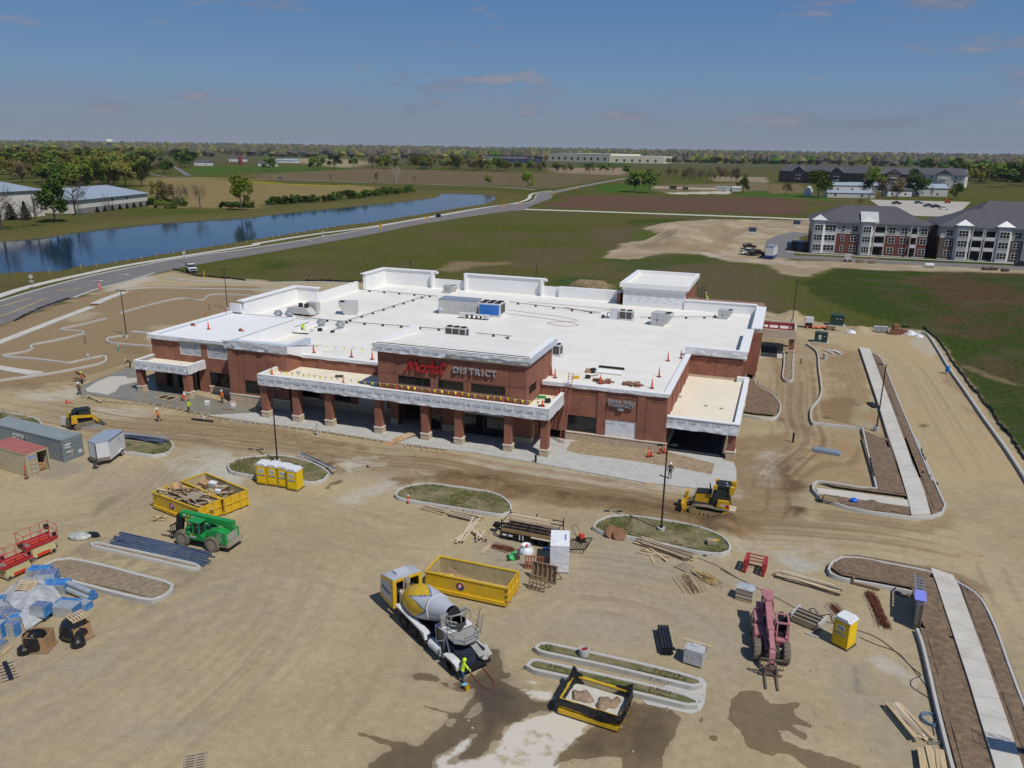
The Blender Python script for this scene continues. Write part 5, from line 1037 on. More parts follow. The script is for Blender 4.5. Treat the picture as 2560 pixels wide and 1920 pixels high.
def mixer():
 t=tg('mixer_truck','yellow and grey concrete mixer truck with a jagged pattern on its drum','mixer truck',(-16.98,40.98),R(-34))
 GREY=mat('light_grey_paint',(.46,.49,.53),.4,var=.06,dirt=.3,dcol=(.40,.36,.30))
 for x in(-3.5,-4.78,-6.07):
  for y in(-1.08,1.08):wh(t,x,y,.53,.53,.36)
 for y in(-1.08,1.08):wh(t,0,y,.53,.53,.34)
 P(t,'chassis',mat('chassis_blue',(.022,.028,.05),.6,var=.2,dirt=.25,dcol=(.15,.13,.11)),lambda m:[m.bx(-7.4,1.0,-.5,.5,.6,.95),m.bx(-3.2,.9,-.95,.95,.75,1.05),m.cyl((-2.9,-.3,1.25),(-1.4,-.3,1.25),.32,n=16),m.bx(-.9,.95,-.7,.9,1.05,1.5)])
 hs=P(t,'engine_housing',YEL,lambda m:(m.side([(-9.5,.95),(-7.45,.75),(-7.45,3.0),(-9.25,2.65)],-1.2,-1.1),m.side([(-9.5,.95),(-7.45,.75),(-7.45,3.0),(-9.25,2.65)],1.1,1.2),m.bx(-9.5,-9.35,-1.1,1.1,.9,2.0),m.bx(-7.6,-7.45,-1.1,1.1,2.82,3.0),m.bx(-7.6,-7.45,-1.1,-.92,.8,2.82),m.bx(-7.6,-7.45,.92,1.1,.8,2.82),m.side([(-9.5,.95),(-8.3,.8),(-8.3,1.05),(-9.5,1.2)],-1.1,1.1)))
 P(hs,'housing_roof',GREY,lambda m:(m.side([(-9.42,2.55),(-9.2,2.66),(-7.5,3.02),(-7.5,3.1),(-9.1,2.82),(-9.45,2.62)],-1.16,1.16),m.bx(-8.7,-8.1,-.5,.5,2.9,3.12),m.bx(-9.42,-9.36,-1.05,1.05,1.2,2.5)),30)
 P(hs,'side_panel',GREY,lambda m:(m.side([(-9.33,1.32),(-7.78,1.1),(-7.78,2.72),(-9.14,2.48)],-1.225,-1.203),m.side([(-9.33,1.32),(-7.78,1.1),(-7.78,2.72),(-9.14,2.48)],1.203,1.225)))
 P(hs,'lettering',mat('blue_letter',(.05,.06,.16),.5,var=0),lambda m:(tms(m,'SHELBY',.40,Matrix(((1,0,0,-9.1),(0,0,-1,-1.23),(0,1,0,1.85),(0,0,0,1)))@Matrix.Rotation(R(-8),4,'Z'),.01,bold=.012)))
 P(t,'engine',DGREY,lambda m:(m.bx(-9.2,-7.8,-.8,.8,.9,2.0),m.cyl((-7.3,.1,1.0),(-7.3,.1,2.2),.2,n=14)))
 P(t,'water_tank',mat('tan_tank',(.42,.38,.32),.6,var=.15,dirt=.3),lambda m:m.cyl((-7.15,-.55,.9),(-7.15,-.55,2.2),.27,n=16),40)
 P(t,'exhaust',mat('bare_steel',(.55,.55,.54),.35,.7,var=.15),lambda m:(m.cyl((-7.2,-.15,1.9),(-7.2,-.15,2.75),.15,n=14),m.cyl((-7.2,-.15,2.75),(-7.2,-.15,3.05),.22,.2,n=14),m.tube([(-7.2,-.45,1.9),(-7.2,-.45,3.0)],.06,8)),40)
 ax=Vector((-7.05,0,1.62));bx_=Vector((-1.35,0,3.15));L_=(bx_-ax).length;d=(bx_-ax).normalized();M=d.to_track_quat('Z','Y').to_matrix().to_4x4();M.translation=ax
 prof=[(.45,0),(.85,.25),(1.02,.8),(1.16,1.4),(1.2,1.9),(1.18,2.3),(1.1,2.8),(1.0,3.3),(.9,3.75),(.93,3.78),(.93,3.9),(.86,3.92),(.72,4.6),(.60,5.2),(.52,5.75)]
 n=120;mb=MB();rings=[]
 fine=[]
 for(r0,h0),(r1,h1)in zip(prof,prof[1:]):
  k=max(1,int((h1-h0)/.08))
  for i in range(k):fine.append((r0+(r1-r0)*i/k,h0+(h1-h0)*i/k))
 fine.append(prof[-1])
 for r,h in fine:rings.append([M@Vector((r*math.cos(2*math.pi*i/n),r*math.sin(2*math.pi*i/n),h))for i in range(n)])
 vs=[v for rg in rings for v in rg];fs,ms=[],[]
 for k in range(len(fine)-1):
  hm=(fine[k][1]+fine[k+1][1])/2
  for i in range(n):
   fs.append((k*n+i,k*n+(i+1)%n,(k+1)*n+(i+1)%n,(k+1)*n+i));u=((i+.5)/n*5+.5)%1;tri=abs(u-.5)*2;hz=1.3+2.4*tri**.42
   ms.append(2 if 3.75<hm<3.8 else 0 if hm>hz+.12 else 1 if hm<hz-.12 else 2)
 mb.add(vs,fs);mb.m=ms;mb.add(rings[0],[tuple(range(n-1,-1,-1))],1)
 mb.build('drum',[GREY,YEL,mat('blue_line',(.06,.12,.30),.4,var=.1)],t,50)
 P(t,'drum_mouth',BLACK,lambda m:m.cyl(bx_+d*.03,bx_+d*.05,.47,.47,20))
 P(t,'hopper',mat('hopper_steel',(.33,.33,.31),.6,.2,var=.2,dirt=.4,dcol=(.40,.37,.32)),lambda m:(m.tube([(-1.05+.55*math.cos(a),.6*math.sin(a),3.35+.25*math.cos(a))for a in np.arange(0,6.28,.4)],.05,5,0,True),m.tube([(-.95+.5*math.cos(a),.6*math.sin(a),2.75+.1*math.cos(a))for a in np.arange(0,6.28,.4)],.04,5,0,True),[m.beam((-1.05+.55*math.cos(a),.6*math.sin(a),3.35+.25*math.cos(a)),(-.95+.5*math.cos(a),.6*math.sin(a),2.75),.05)for a in(-2.4,-1.2,0,1.2,2.4)],m.bx(-1.5,-1.4,-1.0,1.0,2.3,3.3),m.tube([(-1.45,-1,3.2),(-.8,-.95,3.3),(-.1,-.55,3.35)],.05),m.tube([(-1.45,1,3.2),(-.8,.95,3.3),(-.1,.55,3.35)],.05)),40)
 P(t,'hopper_bowl',mat('dark_bowl',(.07,.07,.065),.7,var=.3,dirt=.4,dcol=(.30,.28,.24)),lambda m:m.lathe([(.5,3.2),(.42,2.85),(.24,2.45),(.2,2.25),(.17,2.25),(.36,2.85),(.45,3.2)],16,Matrix.Translation((-.8,0,-.2))),40)
 P(t,'platform',mat('hopper_steel'),lambda m:(m.prism([(-1.2,-1.0),(.2,-1.0),(.75,-.5),(.75,.5),(.2,1.0),(-1.2,1.0)],2.15,2.25),[m.tube([(-.6,-1.0,2.2+h),(.2,-1.0,2.2+h),(.75,-.5,2.2+h),(.75,.5,2.2+h),(.2,1,2.2+h),(-.3,1,2.2+h)],.03)for h in(.35,.7)],[m.tube([(x,y,2.2),(x,y,2.9)],.03)for x,y in((-.6,-1),(.2,-1),(.75,-.5),(.75,.5),(.2,1))]))
 P(t,'ladder',mat('hopper_steel'),lambda m:(m.tube([(.3,1.0,2.2),(.4,1.15,3.7),(.2,1.2,4.0),(-.1,1.2,3.6),(-.3,1.05,2.2)],.03),[m.tube([(.33,1.05,z),(-.25,1.08,z)],.02)for z in(2.5,2.9,3.3)]))
 P(t,'cab_frame',WPAINT,lambda m:(m.tube([(-1.9,-1.0,1.2),(-2.0,-1.0,2.35),(-.9,-1.0,2.5),(-.4,-.95,1.15)],.06),m.tube([(-.9,-1.0,2.5),(-.95,-1.0,1.1)],.05),m.tube([(-1.9,-1.05,1.2),(-.95,-1.05,1.8)],.04),m.bx(-2.0,-.6,-1,1,2.36,2.42)))
 P(t,'cab_window',GLASSV,lambda m:m.bx(-1.9,-.9,-.95,.95,1.35,2.36))
 P(t,'fender',WPAINT,lambda m:(m.side([(-7.0,1.25),(-6.75,1.32),(-3.6,1.12),(-3.0,.75),(-2.9,.8),(-3.1,1.25),(-6.7,1.45),(-7.05,1.4)],-1.3,-.85),m.side([(-7.0,1.25),(-6.75,1.32),(-3.6,1.12),(-3.0,.75),(-2.9,.8),(-3.1,1.25),(-6.7,1.45),(-7.05,1.4)],.85,1.3)))
 P(t,'front_fender',WPAINT,lambda m:[m.side([(-.75,.75),(-.6,1.08),(.35,1.12),(.95,1.0),(.98,.72),(.8,.72),(.7,.95),(-.5,1.0),(-.6,.75)],*yy)for yy in((-1.32,-.8),(.8,1.32))])
 for y in(-1.18,-.95,.95,1.18):P(t,'headlight',LAMPG,lambda m:m.cyl((.97,y,.86),(1.0,y,.86),.085,n=10))
 P(t,'fuel_tank',WPAINT,lambda m:m.cyl((-2.55,-1.0,.75),(-1.25,-1.0,.75),.34,n=18),40);P(t,'air_tank',WPAINT,lambda m:m.cyl((-2.0,-.55,1.35),(-1.5,-.55,1.35),.33,n=18),40)
 P(t,'bumper',BLACK,lambda m:m.bx(.9,1.15,-1.2,1.2,.45,.72));P(t,'hood',mat('chassis_blue'),lambda m:m.side([(-.3,1.0),(1.05,.9),(1.0,1.25),(-.2,1.5)],-.75,.75))
 P(t,'chute',mat('hopper_steel'),lambda m:(m.side([(-.3,1.75),(1.35,1.3),(1.4,1.4),(-.2,1.9)],.15,.6),m.cyl((.9,.75,.95),(1.15,.75,1.15),.3,.3,14),m.side([(.5,1.3),(1.2,.9),(1.3,1.1),(.6,1.5)],.9,1.25)),40)
 P(t,'mirror',BLACK,lambda m:(m.box((-.75,-1.25,1.5),(.08,.2,.35)),m.tube([(-.6,-1,1.4),(-.75,-1.25,1.5)],.02)))
mixer()
def dozer():
 t=tg('bulldozer','yellow and black bulldozer with blade facing left on the churned soil band','bulldozer',(-4.2,70.0,.0),R(177.5))
 CY=mat('machine_yellow',(.56,.33,.016),.45,var=.1,dirt=.35,dcol=(.32,.22,.12),dscale=1.6)
 for s in(-1,1):
  y0,y1=s*.95-.26,s*.95+.26
  path=[(1.75,.5),(1.6,.2),(1.3,.06),(-1.3,.06),(-1.75,.2),(-1.95,.55),(-1.85,.85),(-1.5,1.02),(-.9,.98),(0,1.05),(1.2,.98),(1.6,.8)]
  S=sl(path,.13,True);mb=MB()
  for i,p in enumerate(S):
   q=S[(i+1)%len(S)];mb.beam((p.x,(y0+y1)/2,p.y),(q.x,(y0+y1)/2,q.y),.52,.05,up=(0,0,1));dd=(q-p).normalized();nn=Vector((-dd.y,dd.x))*-.05;c=(p+q)/2
   mb.beam((c.x+nn.x,y0,c.y+nn.y),(c.x+nn.x,y1,c.y+nn.y),.05,.06)
  mb.build('track',mat('track_steel',(.19,.155,.115),.75,.2,var=.25,dirt=.5),t)
  P(t,'track_frame',mat('dusty_yellow',(.34,.24,.10),.7,var=.2,dirt=.5),lambda m:(m.bx(-1.1,1.35,y0+.08,y1-.08,.3,.62),[m.cyl((x,y0+.05,.2),(x,y1-.05,.2),.13,n=12)for x in(-1.0,-.6,-.2,.2,.6,1.0)]))
  P(t,'sprocket',CY,lambda m:m.cyl((-1.55,y0-.02,.55),(-1.55,y1+.02,.55),.36,n=20),40);P(t,'idler',mat('dusty_yellow'),lambda m:m.cyl((1.4,y0,.48),(1.4,y1,.48),.33,n=18),40)
 P(t,'belly',DGREY,lambda m:m.bx(-1.7,1.6,-.65,.65,.45,1.2))
 P(t,'hood',CY,lambda m:m.side([(.05,1.15),(1.45,1.15),(1.3,2.0),(-.05,2.15)],-.55,.55))
 P(t,'hood_top',BLACK,lambda m:(m.side([(1.56,1.2),(1.46,1.15),(1.3,2.003),(-.05,2.153),(-.05,2.22),(1.36,2.1)],-.57,.57),m.tube([(.9,.45,2.12),(.9,.45,2.35),(.1,.45,2.42),(.1,.45,2.2)],.025),m.bx(.5,.62,-.565,-.552,1.6,1.95)))
 P(t,'exhaust_stack',BLACK,lambda m:m.tube([(.1,.2,2.15),(.1,.2,2.85),(.14,.2,2.98),(.25,.2,3.02)],.07,8),50)
 P(t,'cab',BLACK,lambda m:(m.side([(-.1,1.1),(-.15,2.2),(-.45,3.0),(-1.55,3.0),(-1.75,1.7),(-1.75,1.1)],-.72,.72),m.side([(-.35,3.0),(-.5,3.12),(-1.65,3.15),(-1.75,3.0)],-.8,.8)))
 P(t,'cab_glass',GLASSV,lambda m:(m.side([(-.32,2.1),(-.55,2.85),(-.98,2.85),(-.98,1.5),(-.4,1.5)],-.735,.735),m.side([(-1.05,1.75),(-1.05,2.85),(-1.5,2.85),(-1.62,1.75)],-.735,.735)))
 P(t,'beacon_light',WPAINT,lambda m:[m.cyl(a,(a[0],a[1],a[2]+.06),.08,n=8)for a in((-1.45,.5,3.15),(-1.3,-.1,3.14))])
 P(t,'side_cover',CY,lambda m:[m.side([(-.65,1.15),(-1.85,1.0),(-1.72,1.82),(-.75,1.78)],*yy)for yy in((.73,1.0),(-1.0,-.73))])
 P(t,'lamp_pod',CY,lambda m:(m.box((-.4,.78,2.98),(.36,.3,.34)),m.box((-1.9,.7,2.85),(.4,.4,.7)),m.box((-.4,-.78,2.98),(.36,.3,.34)),m.box((-1.9,-.7,2.85),(.4,.4,.7))))
 P(t,'maker_badge',WPAINT,lambda m:tms(m,'CAT',.28,Matrix(((-1,0,0,-1.02),(0,0,1,1.003),(0,1,0,1.28),(0,0,0,1))),.01,bold=.02));P(t,'badge_disc',REDP,lambda m:m.cyl((-1.62,1.0,1.32),(-1.62,1.012,1.32),.17,n=14))
 P(t,'blade',CY,lambda m:(m.side([(2.45,.02),(2.3,.25),(2.22,.6),(2.3,1.0),(2.42,1.2),(2.5,1.2),(2.42,.9),(2.36,.6),(2.42,.28),(2.55,.02)],-1.5,1.5),m.bx(2.1,2.32,-.25,.25,.8,1.75),m.box((2.2,0,1.8),(.25,.6,.25)),[m.bx(2.05,2.25,y-.1,y+.1,.3,.9)for y in(-.9,.9)]))
 P(t,'push_arm',mat('dusty_yellow'),lambda m:[m.beam((2.2,s*.7,.45),(.9,s*.6,.6),.16,.22)for s in(-1,1)]);P(t,'lift_cylinder',mat('bare_steel'),lambda m:[m.cyl((1.45,y,1.4),(2.2,y,.8),.06,n=8)for y in(-.3,.3)])
 P(t,'drawbar',mat('tan_panel'),lambda m:m.bx(-2.35,-1.7,-.2,1.0,.82,1.0))
dozer()
def thl(label,loc,rz,col,colB,lug,green):
 t=tg('telehandler',label,'telehandler',loc,rz,'telehandlers on the lot')
 for x in(1.52,-1.52):
  for y in(-.95,.95):wh(t,x,y,.68,.68,.46,TYRED,RIMD,16)
 P(t,'chassis',DGREY,lambda m:(m.bx(-2.0,2.0,-.5,.5,.55,.95),m.cyl((1.52,-.9,.68),(1.52,.9,.68),.15,n=8),m.cyl((-1.52,-.9,.68),(-1.52,.9,.68),.15,n=8)))
 P(t,'body',col,lambda m:(m.side([(-.85,.75),(1.1,.75),(1.0,1.1),(.8,1.25),(-.85,1.2)],.25,1.05),m.side([(-.6,.7),(.6,.7),(.6,1.25),(-.6,1.25)],-1.05,-.45),m.bx(-2.1,1.9,-.45,.2,.9,1.15)))
 P(t,'engine_cover',colB,lambda m:(m.side([(-2.9,.75),(-1.95,.8),(-.95,1.35),(-1.05,1.75),(-2.0,1.95),(-2.85,1.8)],.2,1.0)if green else m.side([(-2.3,.9),(-.9,.9),(-.9,1.4),(-2.3,1.45)],-1.0,-.4),m.bx(-2.85,-2.0,-.8,.15,.85,1.7)))
 P(t,'counterweight',mat('dusty_rim'),lambda m:m.side([(-3.1,.55),(-2.3,.5),(-2.2,.8),(-3.05,.9)],-.95,.95))
 if green:P(t,'grille',mat('grille_grey',(.30,.33,.28),.7,var=.3,dirt=.5),lambda m:(m.bx(-2.93,-2.88,-.5,.75,.95,1.65),[m.bx(-2.5+i*.0,-2.0,1.0,1.02,1.0+i*.2,1.1+i*.2)for i in range(4)]))
 cb=P(t,'cab',col,lambda m:([m.beam(a,b,.09)for a,b in(((1.05,.3,1.2),(.72,.3,2.35)),((1.05,1.05,1.2),(.72,1.05,2.35)),((-.3,.3,1.2),(-.35,.3,2.35)),((-.3,1.05,1.2),(-.35,1.05,2.35)),((.3,1.05,1.2),(.3,1.05,2.35)))],m.bx(-.5,.8,.22,1.1,2.35,2.43)if green else[m.bx(*q)for q in((-.5,-.35,.22,1.1,2.35,2.43),(.65,.8,.22,1.1,2.35,2.43),(-.35,.65,.22,.34,2.35,2.43),(-.35,.65,.98,1.1,2.35,2.43))],m.bx(.7,1.1,.3,1.05,1.15,1.3)))
 P(cb,'cab_window',GLASSV,lambda m:(m.bx(-.28,.25,.97,.99,1.25,2.3),m.bx(-.3,-.27,.33,1.0,1.3,2.3),m.bx(.3,.7,.28,.3,1.3,2.3)));P(cb,'seat',BLACK,lambda m:(m.bx(-.1,.4,.45,.9,1.1,1.35),m.bx(-.2,-.05,.45,.9,1.3,1.85),m.box((.62,.65,1.45),(.15,.5,.3))))
 z=(lambda x:2.2+.12*(x+2.6)/5)if green else(lambda x:2.35-.75*(x+2.7)/5.2)
 bm=P(t,'boom',col,lambda m:(m.side([(-2.9,1.75),(-2.95,z(-2.9)+.28),(2.3,z(2.3)+.28),(2.35,z(2.3)-.2),(1.6,z(1.6)-.26),(-1.9,z(-1.9)-.25),(-2.5,1.75)],-.36,.12))if green else(m.beam((-2.9,-.1,z(-2.9)),(1.0,-.1,z(1.0)),.44,.46),m.beam((.9,-.1,z(.9)),(2.7,-.1,z(2.7)-.05),.32,.34),m.prism([(-3.1,-.5),(-2.3,-.5),(-1.7,-.3),(-1.7,.1),(-2.3,.3),(-3.1,.3)],z(-2.5)+.1,z(-2.5)+.28),m.side([(-2.4,.9),(-1.6,.9),(-1.9,2.3),(-2.6,2.3)],-.52,-.42),m.side([(-2.4,.9),(-1.6,.9),(-1.9,2.3),(-2.6,2.3)],.22,.32)))
 if green:
  P(bm,'boom_marking',WPAINT,lambda m:(m.bx(1.75,2.0,.12,.13,z(1.9)-.05,z(1.9)+.14),m.bx(.3,1.15,.12,.13,z(.7)-.08,z(.7)+.1),m.bx(.0,.75,1.055,1.065,.98,1.08)));P(bm,'maker_disc',YEL,lambda m:(m.cyl((1.45,.12,z(1.45)+.02),(1.45,.135,z(1.45)+.02),.12,n=14),m.cyl((.45,1.05,1.22),(.45,1.07,1.22),.11,n=14)))
 P(t,'hydraulics',BLACK,lambda m:(m.cyl((-1.9,-.05,1.4),(-.2,-.15,1.95 if green else 1.5),.1,n=8),m.bx(-1.4,-.6,-.3,.2,1.15,1.6),m.tube([(-1.2,.3,1.9),(-.8,.45,1.7),(-.5,.3,1.6)],.03),[m.cyl((1.0,-.3,1.2),(2.0,-.2,1.3),.06,n=6)]))
 zf=z(2.4)if green else z(2.7)-.05;xf=2.3 if green else 2.6
 P(t,'boom_head',BLACK if green else col,lambda m:(m.side([(xf-.05,zf+.25),(xf+.45,zf-.1),(xf+.75,.55),(xf+.5,.3),(xf+.15,.75),(xf-.1,zf-.25)],-.32,.08)if green else m.side([(xf-.1,zf+.15),(xf+.3,zf-.05),(xf+.7,.5),(xf+.4,.4),(xf,zf-.25)],-.28,.08)))
 xc=xf+.75;mt=mat('fork_steel',(.17,.13,.10),.6,.3,var=.3,dirt=.5)
 P(t,'carriage',mt if not green else BLACK,lambda m:([m.bx(xc,xc+.07,-.85,.6,z0,z0+.1)for z0 in(.15,.55,1.25)],[m.bx(xc,xc+.05,y,y+.04,.6,1.28)for y in np.linspace(-.85,.56,8)],m.beam((xc,-.85,.6),(xc+.1,-.85,1.3),.06),m.box((xc-.15,-.12,.45),(.3,.7,.4))))
 for y in(-.5,.22):P(t,'fork',mt,lambda m:(m.bx(xc+.07,xc+1.45,y-.06,y+.06,.08,.14),m.bx(xc+.071,xc+.14,y-.06,y+.06,.14,.75)))
 if not green:P(t,'fuel_tank',col,lambda m:m.side([(-.5,.6),(.5,.7),(.4,1.05),(-.5,1.1)],-1.1,-.5));P(t,'air_intake',BLACK,lambda m:(m.cyl((-1.2,.75,1.2),(-1.2,.75,1.75),.07,n=8),m.cyl((-1.2,.75,1.75),(-1.2,.75,2.0),.2,n=12)))
 return t
GRN=mat('green_paint',(.012,.25,.05),.45,var=.12,dirt=.4,dcol=(.17,.25,.11),dscale=1.2,coat=.2)
PNK=mat('faded_red_paint',(.40,.165,.18),.6,var=.2,dirt=.45,dcol=(.30,.21,.17),dscale=2.0)
thl('bright green telehandler with lowered forks beside the yellow lumber dumpsters',(-43.96,48.75),R(180),GRN,GRN,1,True)
thl('faded pinkish red telehandler pointing its forks at the camera',(1.72,50.05),R(-84),PNK,PNK,1,False)
def skid():
 t=tg('skid_steer','yellow and black skid steer loader with its rear engine door open','skid steer',(-77.0,67.3),R(62))
 CY=mat('machine_yellow')
 for s in(-1,1):
  P(t,'track',mat('track_steel'),lambda m:m.side([(-1.2,.3),(-1.0,.05),(1.0,.05),(1.25,.35),(1.0,.75),(-.9,.7)],*((.6,1.0)if s>0 else(-1.0,-.6))))
  P(t,'lift_arm',CY,lambda m:(m.beam((-1.1,s*.8,1.65),(.9,s*.8,1.35),.18,.3),m.beam((.9,s*.8,1.4),(1.6,s*.8,.45),.18,.3),m.side([(-1.4,.8),(-.7,.8),(-.8,1.8),(-1.3,1.8)],s*.8-.1,s*.8+.1)))
 P(t,'body',BLACK,lambda m:(m.bx(-1.35,1.0,-.58,.58,.3,1.1),m.bx(-1.5,-1.3,-.6,.6,.3,1.3)))
 c=P(t,'cab',BLACK,lambda m:([m.beam((x,y,1.1),(x*.9,y*.95,2.15),.1)for x in(.85,-.45)for y in(-.55,.55)],m.side([(-.9,1.95),(-.5,2.2),(.9,2.15),(.95,2.22),(-.5,2.3),(-.95,2.05)],-.62,.62),m.bx(-1.2,-.5,-.58,.58,1.1,1.75),m.bx(-.3,.3,-.3,.3,1.1,1.4)))
 P(c,'side_mesh',GLASSV,lambda m:(m.bx(-.4,.75,.56,.57,1.15,2.1),m.bx(-.4,.75,-.57,-.56,1.15,2.1)))
 P(t,'engine_door',WPAINT,lambda m:m.prism([(-1.55,.62),(-1.62,.6),(-1.95,1.3),(-1.88,1.35)],.35,1.4));P(t,'engine',mat('engine_parts',(.16,.15,.09),.6,.2,var=.7,scale=9),lambda m:(m.bx(-1.65,-1.5,-.45,.45,.45,1.2),m.cyl((-1.6,.3,.5),(-1.6,.3,1.1),.12,n=8)))
 P(t,'bucket',DGREY,lambda m:m.side([(1.5,.1),(2.2,.05),(2.25,.1),(1.65,.2),(1.6,.8),(1.5,.8)],-1.0,1.0))
skid()
t=tg('steel_trough','grey steel trough lying on the mud beside the skid steer','steel trough',(-75.7,67.2),R(40));P(t,'channel',mat('galvanised',(.46,.48,.49),.4,.6,var=.2,scale=3),lambda m:(m.bx(-1,1,-.3,.3,0,.06),m.bx(-1,1,-.3,-.24,.06,.35),m.bx(-1,1,.24,.3,.06,.35)))
def cargo():
 t=tg('cargo_trailer','white enclosed cargo trailer with v-shaped nose beside the grey container','trailer',(-66.45,60.55),R(-71))
 GR=mat('grey_roof_panel',(.27,.31,.38),.5,var=.06)
 poly=[(-1.95,-1.05),(1.5,-1.05),(2.15,0),(1.5,1.05),(-1.95,1.05)]
 P(t,'body',mat('white_panel',(.56,.58,.60),.4,var=.05,dirt=.15,dcol=(.42,.40,.36)),lambda m:m.prism(poly,.85,2.5))
 P(t,'stone_guard',mat('stone_guard',(.25,.22,.19),.5,.4,var=.1),lambda m:m.prism([(1.48,-1.065),(1.52,-1.065),(2.18,0),(1.52,1.065),(1.48,1.065)],.47,.85));P(t,'lower_body',mat('white_panel'),lambda m:m.prism([(-1.95,-1.05),(1.47,-1.05),(1.47,1.05),(-1.95,1.05)],.45,.847))
 P(t,'roof',GR,lambda m:m.prism([(-1.97,-1.07),(1.5,-1.07),(2.17,0),(1.5,1.07),(-1.97,1.07)],2.503,2.57));P(t,'roof_rib',GR,lambda m:[m.bx(x,x+.03,-1.05,1.05,2.572,2.585)for x in(-1.3,-.6,.1,.8)])
 P(t,'trim',mat('trim_dark',(.09,.09,.10),.5),lambda m:(m.bx(-1.96,1.5,1.052,1.07,2.42,2.5),m.bx(-1.96,1.5,-1.07,-1.052,2.42,2.5),m.bx(1.48,1.53,-1.08,-1.055,.5,2.45),m.bx(2.13,2.19,-.05,.05,.5,2.45)))
 P(t,'badge',mat('grey_badge',(.36,.40,.44),.5),lambda m:(m.cyl((-.75,1.05,2.0),(-.75,1.06,2.0),.2,n=12),m.bx(-1.1,-.4,1.051,1.06,1.55,1.64)))
 for y in(-1.1,1.1):
  wh(t,-.85,y*.97,.34,.34,.2);P(t,'fender',WPAINT,lambda m:m.side([(-1.3,.55),(-1.2,.75),(-.5,.75),(-.4,.55),(-.45,.55),(-.55,.7),(-1.15,.7),(-1.25,.55)],y-.08,y+.08))
 P(t,'hitch',DGREY,lambda m:(m.beam((1.4,-.6,.5),(2.9,0,.5),.1),m.beam((1.4,.6,.5),(2.9,0,.5),.1),m.cyl((2.7,0,0),(2.7,0,.75),.05,n=8),m.box((2.7,0,.03),(.5,.5,.06))));P(t,'tail_lamp',REDP,lambda m:[m.box((-1.97,y,.6),(.04,.15,.1))for y in(-.9,.9)])
cargo()
def ctn(label,loc,rz,L_,m,mroof,open_):
 t=tg('shipping_container',label,'container',loc,rz,'shipping containers at the edge of the lot')
 W_,H_=2.4,2.45
 def side(mb,y,s):
  n=int(L_/.28);pr=[]
  for i in range(n):
   x=-L_+.12+(L_-.24)*i/n;dx=(L_-.24)/n;pr+=[(x,0),(x+dx*.3,0),(x+dx*.45,.045),(x+dx*.85,.045)]
  pr.append((-.12,0));k=len(pr);vs=[(x,y+s*d,z)for z in(.14,H_-.1)for x,d in pr]
  mb.add(vs,[((i,i+1,k+i+1,k+i)if s<0 else(i+1,i,k+i,k+i+1))for i in range(k-1)])
 P(t,'side_panel',m,lambda mb:side(mb,-W_/2+.05,-1));P(t,'side_panel',m,lambda mb:side(mb,W_/2-.05,1))
 P(t,'frame',m,lambda mb:([mb.bx(-L_,0,y-.06,y+.06,z,z+.14)for y in(-W_/2+.06,W_/2-.06)for z in(0,H_-.12)],[mb.bx(x-.06,x+.06,y-.065,y+.065,.0,H_)for x in(-L_+.06,-.06)for y in(-W_/2+.06,W_/2-.06)],mb.bx(-.12,0,-W_/2+.13,W_/2-.13,0,.14),mb.bx(-.12,0,-W_/2+.13,W_/2-.13,H_-.14,H_),mb.bx(-L_,-L_+.1,-W_/2+.1,W_/2-.1,.1,H_)))
 P(t,'floor',mat('container_floor',(.16,.10,.06),.8),lambda mb:mb.bx(-L_+.1,-.13,-W_/2+.1,W_/2-.1,.1,.15))
 P(t,'roof',mroof,lambda mb:(mb.bx(-L_+.02,-.02,-W_/2+.05,W_/2-.05,H_+.002,H_+.04),[mb.bx(-L_+.3+i*.55,-L_+.55+i*.55,-W_/2+.15,W_/2-.15,H_+.04,H_+.05)for i in range(int(L_/.55)-1)]))
 def door(y0,y1,ang=0):
  d=P(t,'door',m,lambda mb:(mb.bx(-.06,0,0,y1-y0,.16,H_-.16),[mb.bx(0,.035,.12,y1-y0-.12,z,z+.2)for z in(.3,.75,1.2,1.65,2.0)]))
  P(d,'lock_bar',mat('galvanised'),lambda mb:[mb.cyl((.06,y,.15),(.06,y,H_-.15),.025,n=6)for y in(.3,.8)]);d.location=(0,y0,0);d.rotation_euler=(0,0,ang);return d
 door(-1.07,.01);
 if not open_:door(.03,1.08)
 return t
CG=mat('container_grey',(.185,.215,.225),.55,var=.1,dirt=.2,dcol=(.30,.26,.2));CGR=mat('container_grey_roof',(.215,.255,.26),.6,var=.1,scale=.6,dirt=.2,dcol=(.32,.30,.26))
CT=mat('container_tan',(.40,.345,.225),.6,var=.1,dirt=.2);CRR=mat('container_red_roof',(.36,.115,.10),.65,var=.12,scale=.6,dirt=.25,dcol=(.36,.24,.18))
t=ctn('long grey shipping container with closed corrugated doors',(-69.65,59.2),R(-6.5),12.2,CG,CGR,False)
P(t,'lettering',mat('black_print',(.03,.03,.035),.6,var=0),lambda m:tms(m,'Tri Kon',.62,Matrix(((1,0,0,-7.9),(0,0,-1,-1.21),(0,1,0,1.35),(0,0,0,1))),.01,bold=.012));P(t,'sign_plate',WPAINT,lambda m:(m.bx(-8.05,-6.2,-1.205,-1.195,1.15,2.0),m.bx(.04,.05,-.9,-.2,1.45,1.95),m.bx(.04,.05,.55,.95,.5,.85),m.bx(.04,.05,-.85,-.1,.95,1.1)))
P(t,'hazard_disc',YEL,lambda m:(m.cyl((.06,-.25,.75),(.075,-.25,.75),.1,n=10),m.cyl((-.3,-1.22,.75),(-.3,-1.235,.75),.1,n=10)));P(t,'door_text',mat('black_print'),lambda m:tms(m,'TRI KON',.19,Matrix(((0,0,1,.053),(1,0,0,-.86),(0,1,0,1.62),(0,0,0,1))),.004,bold=.01))
t=ctn('tan shipping container with faded red roof and one door open',(-69.62,54.9),R(-8),6.1,CT,CRR,True)
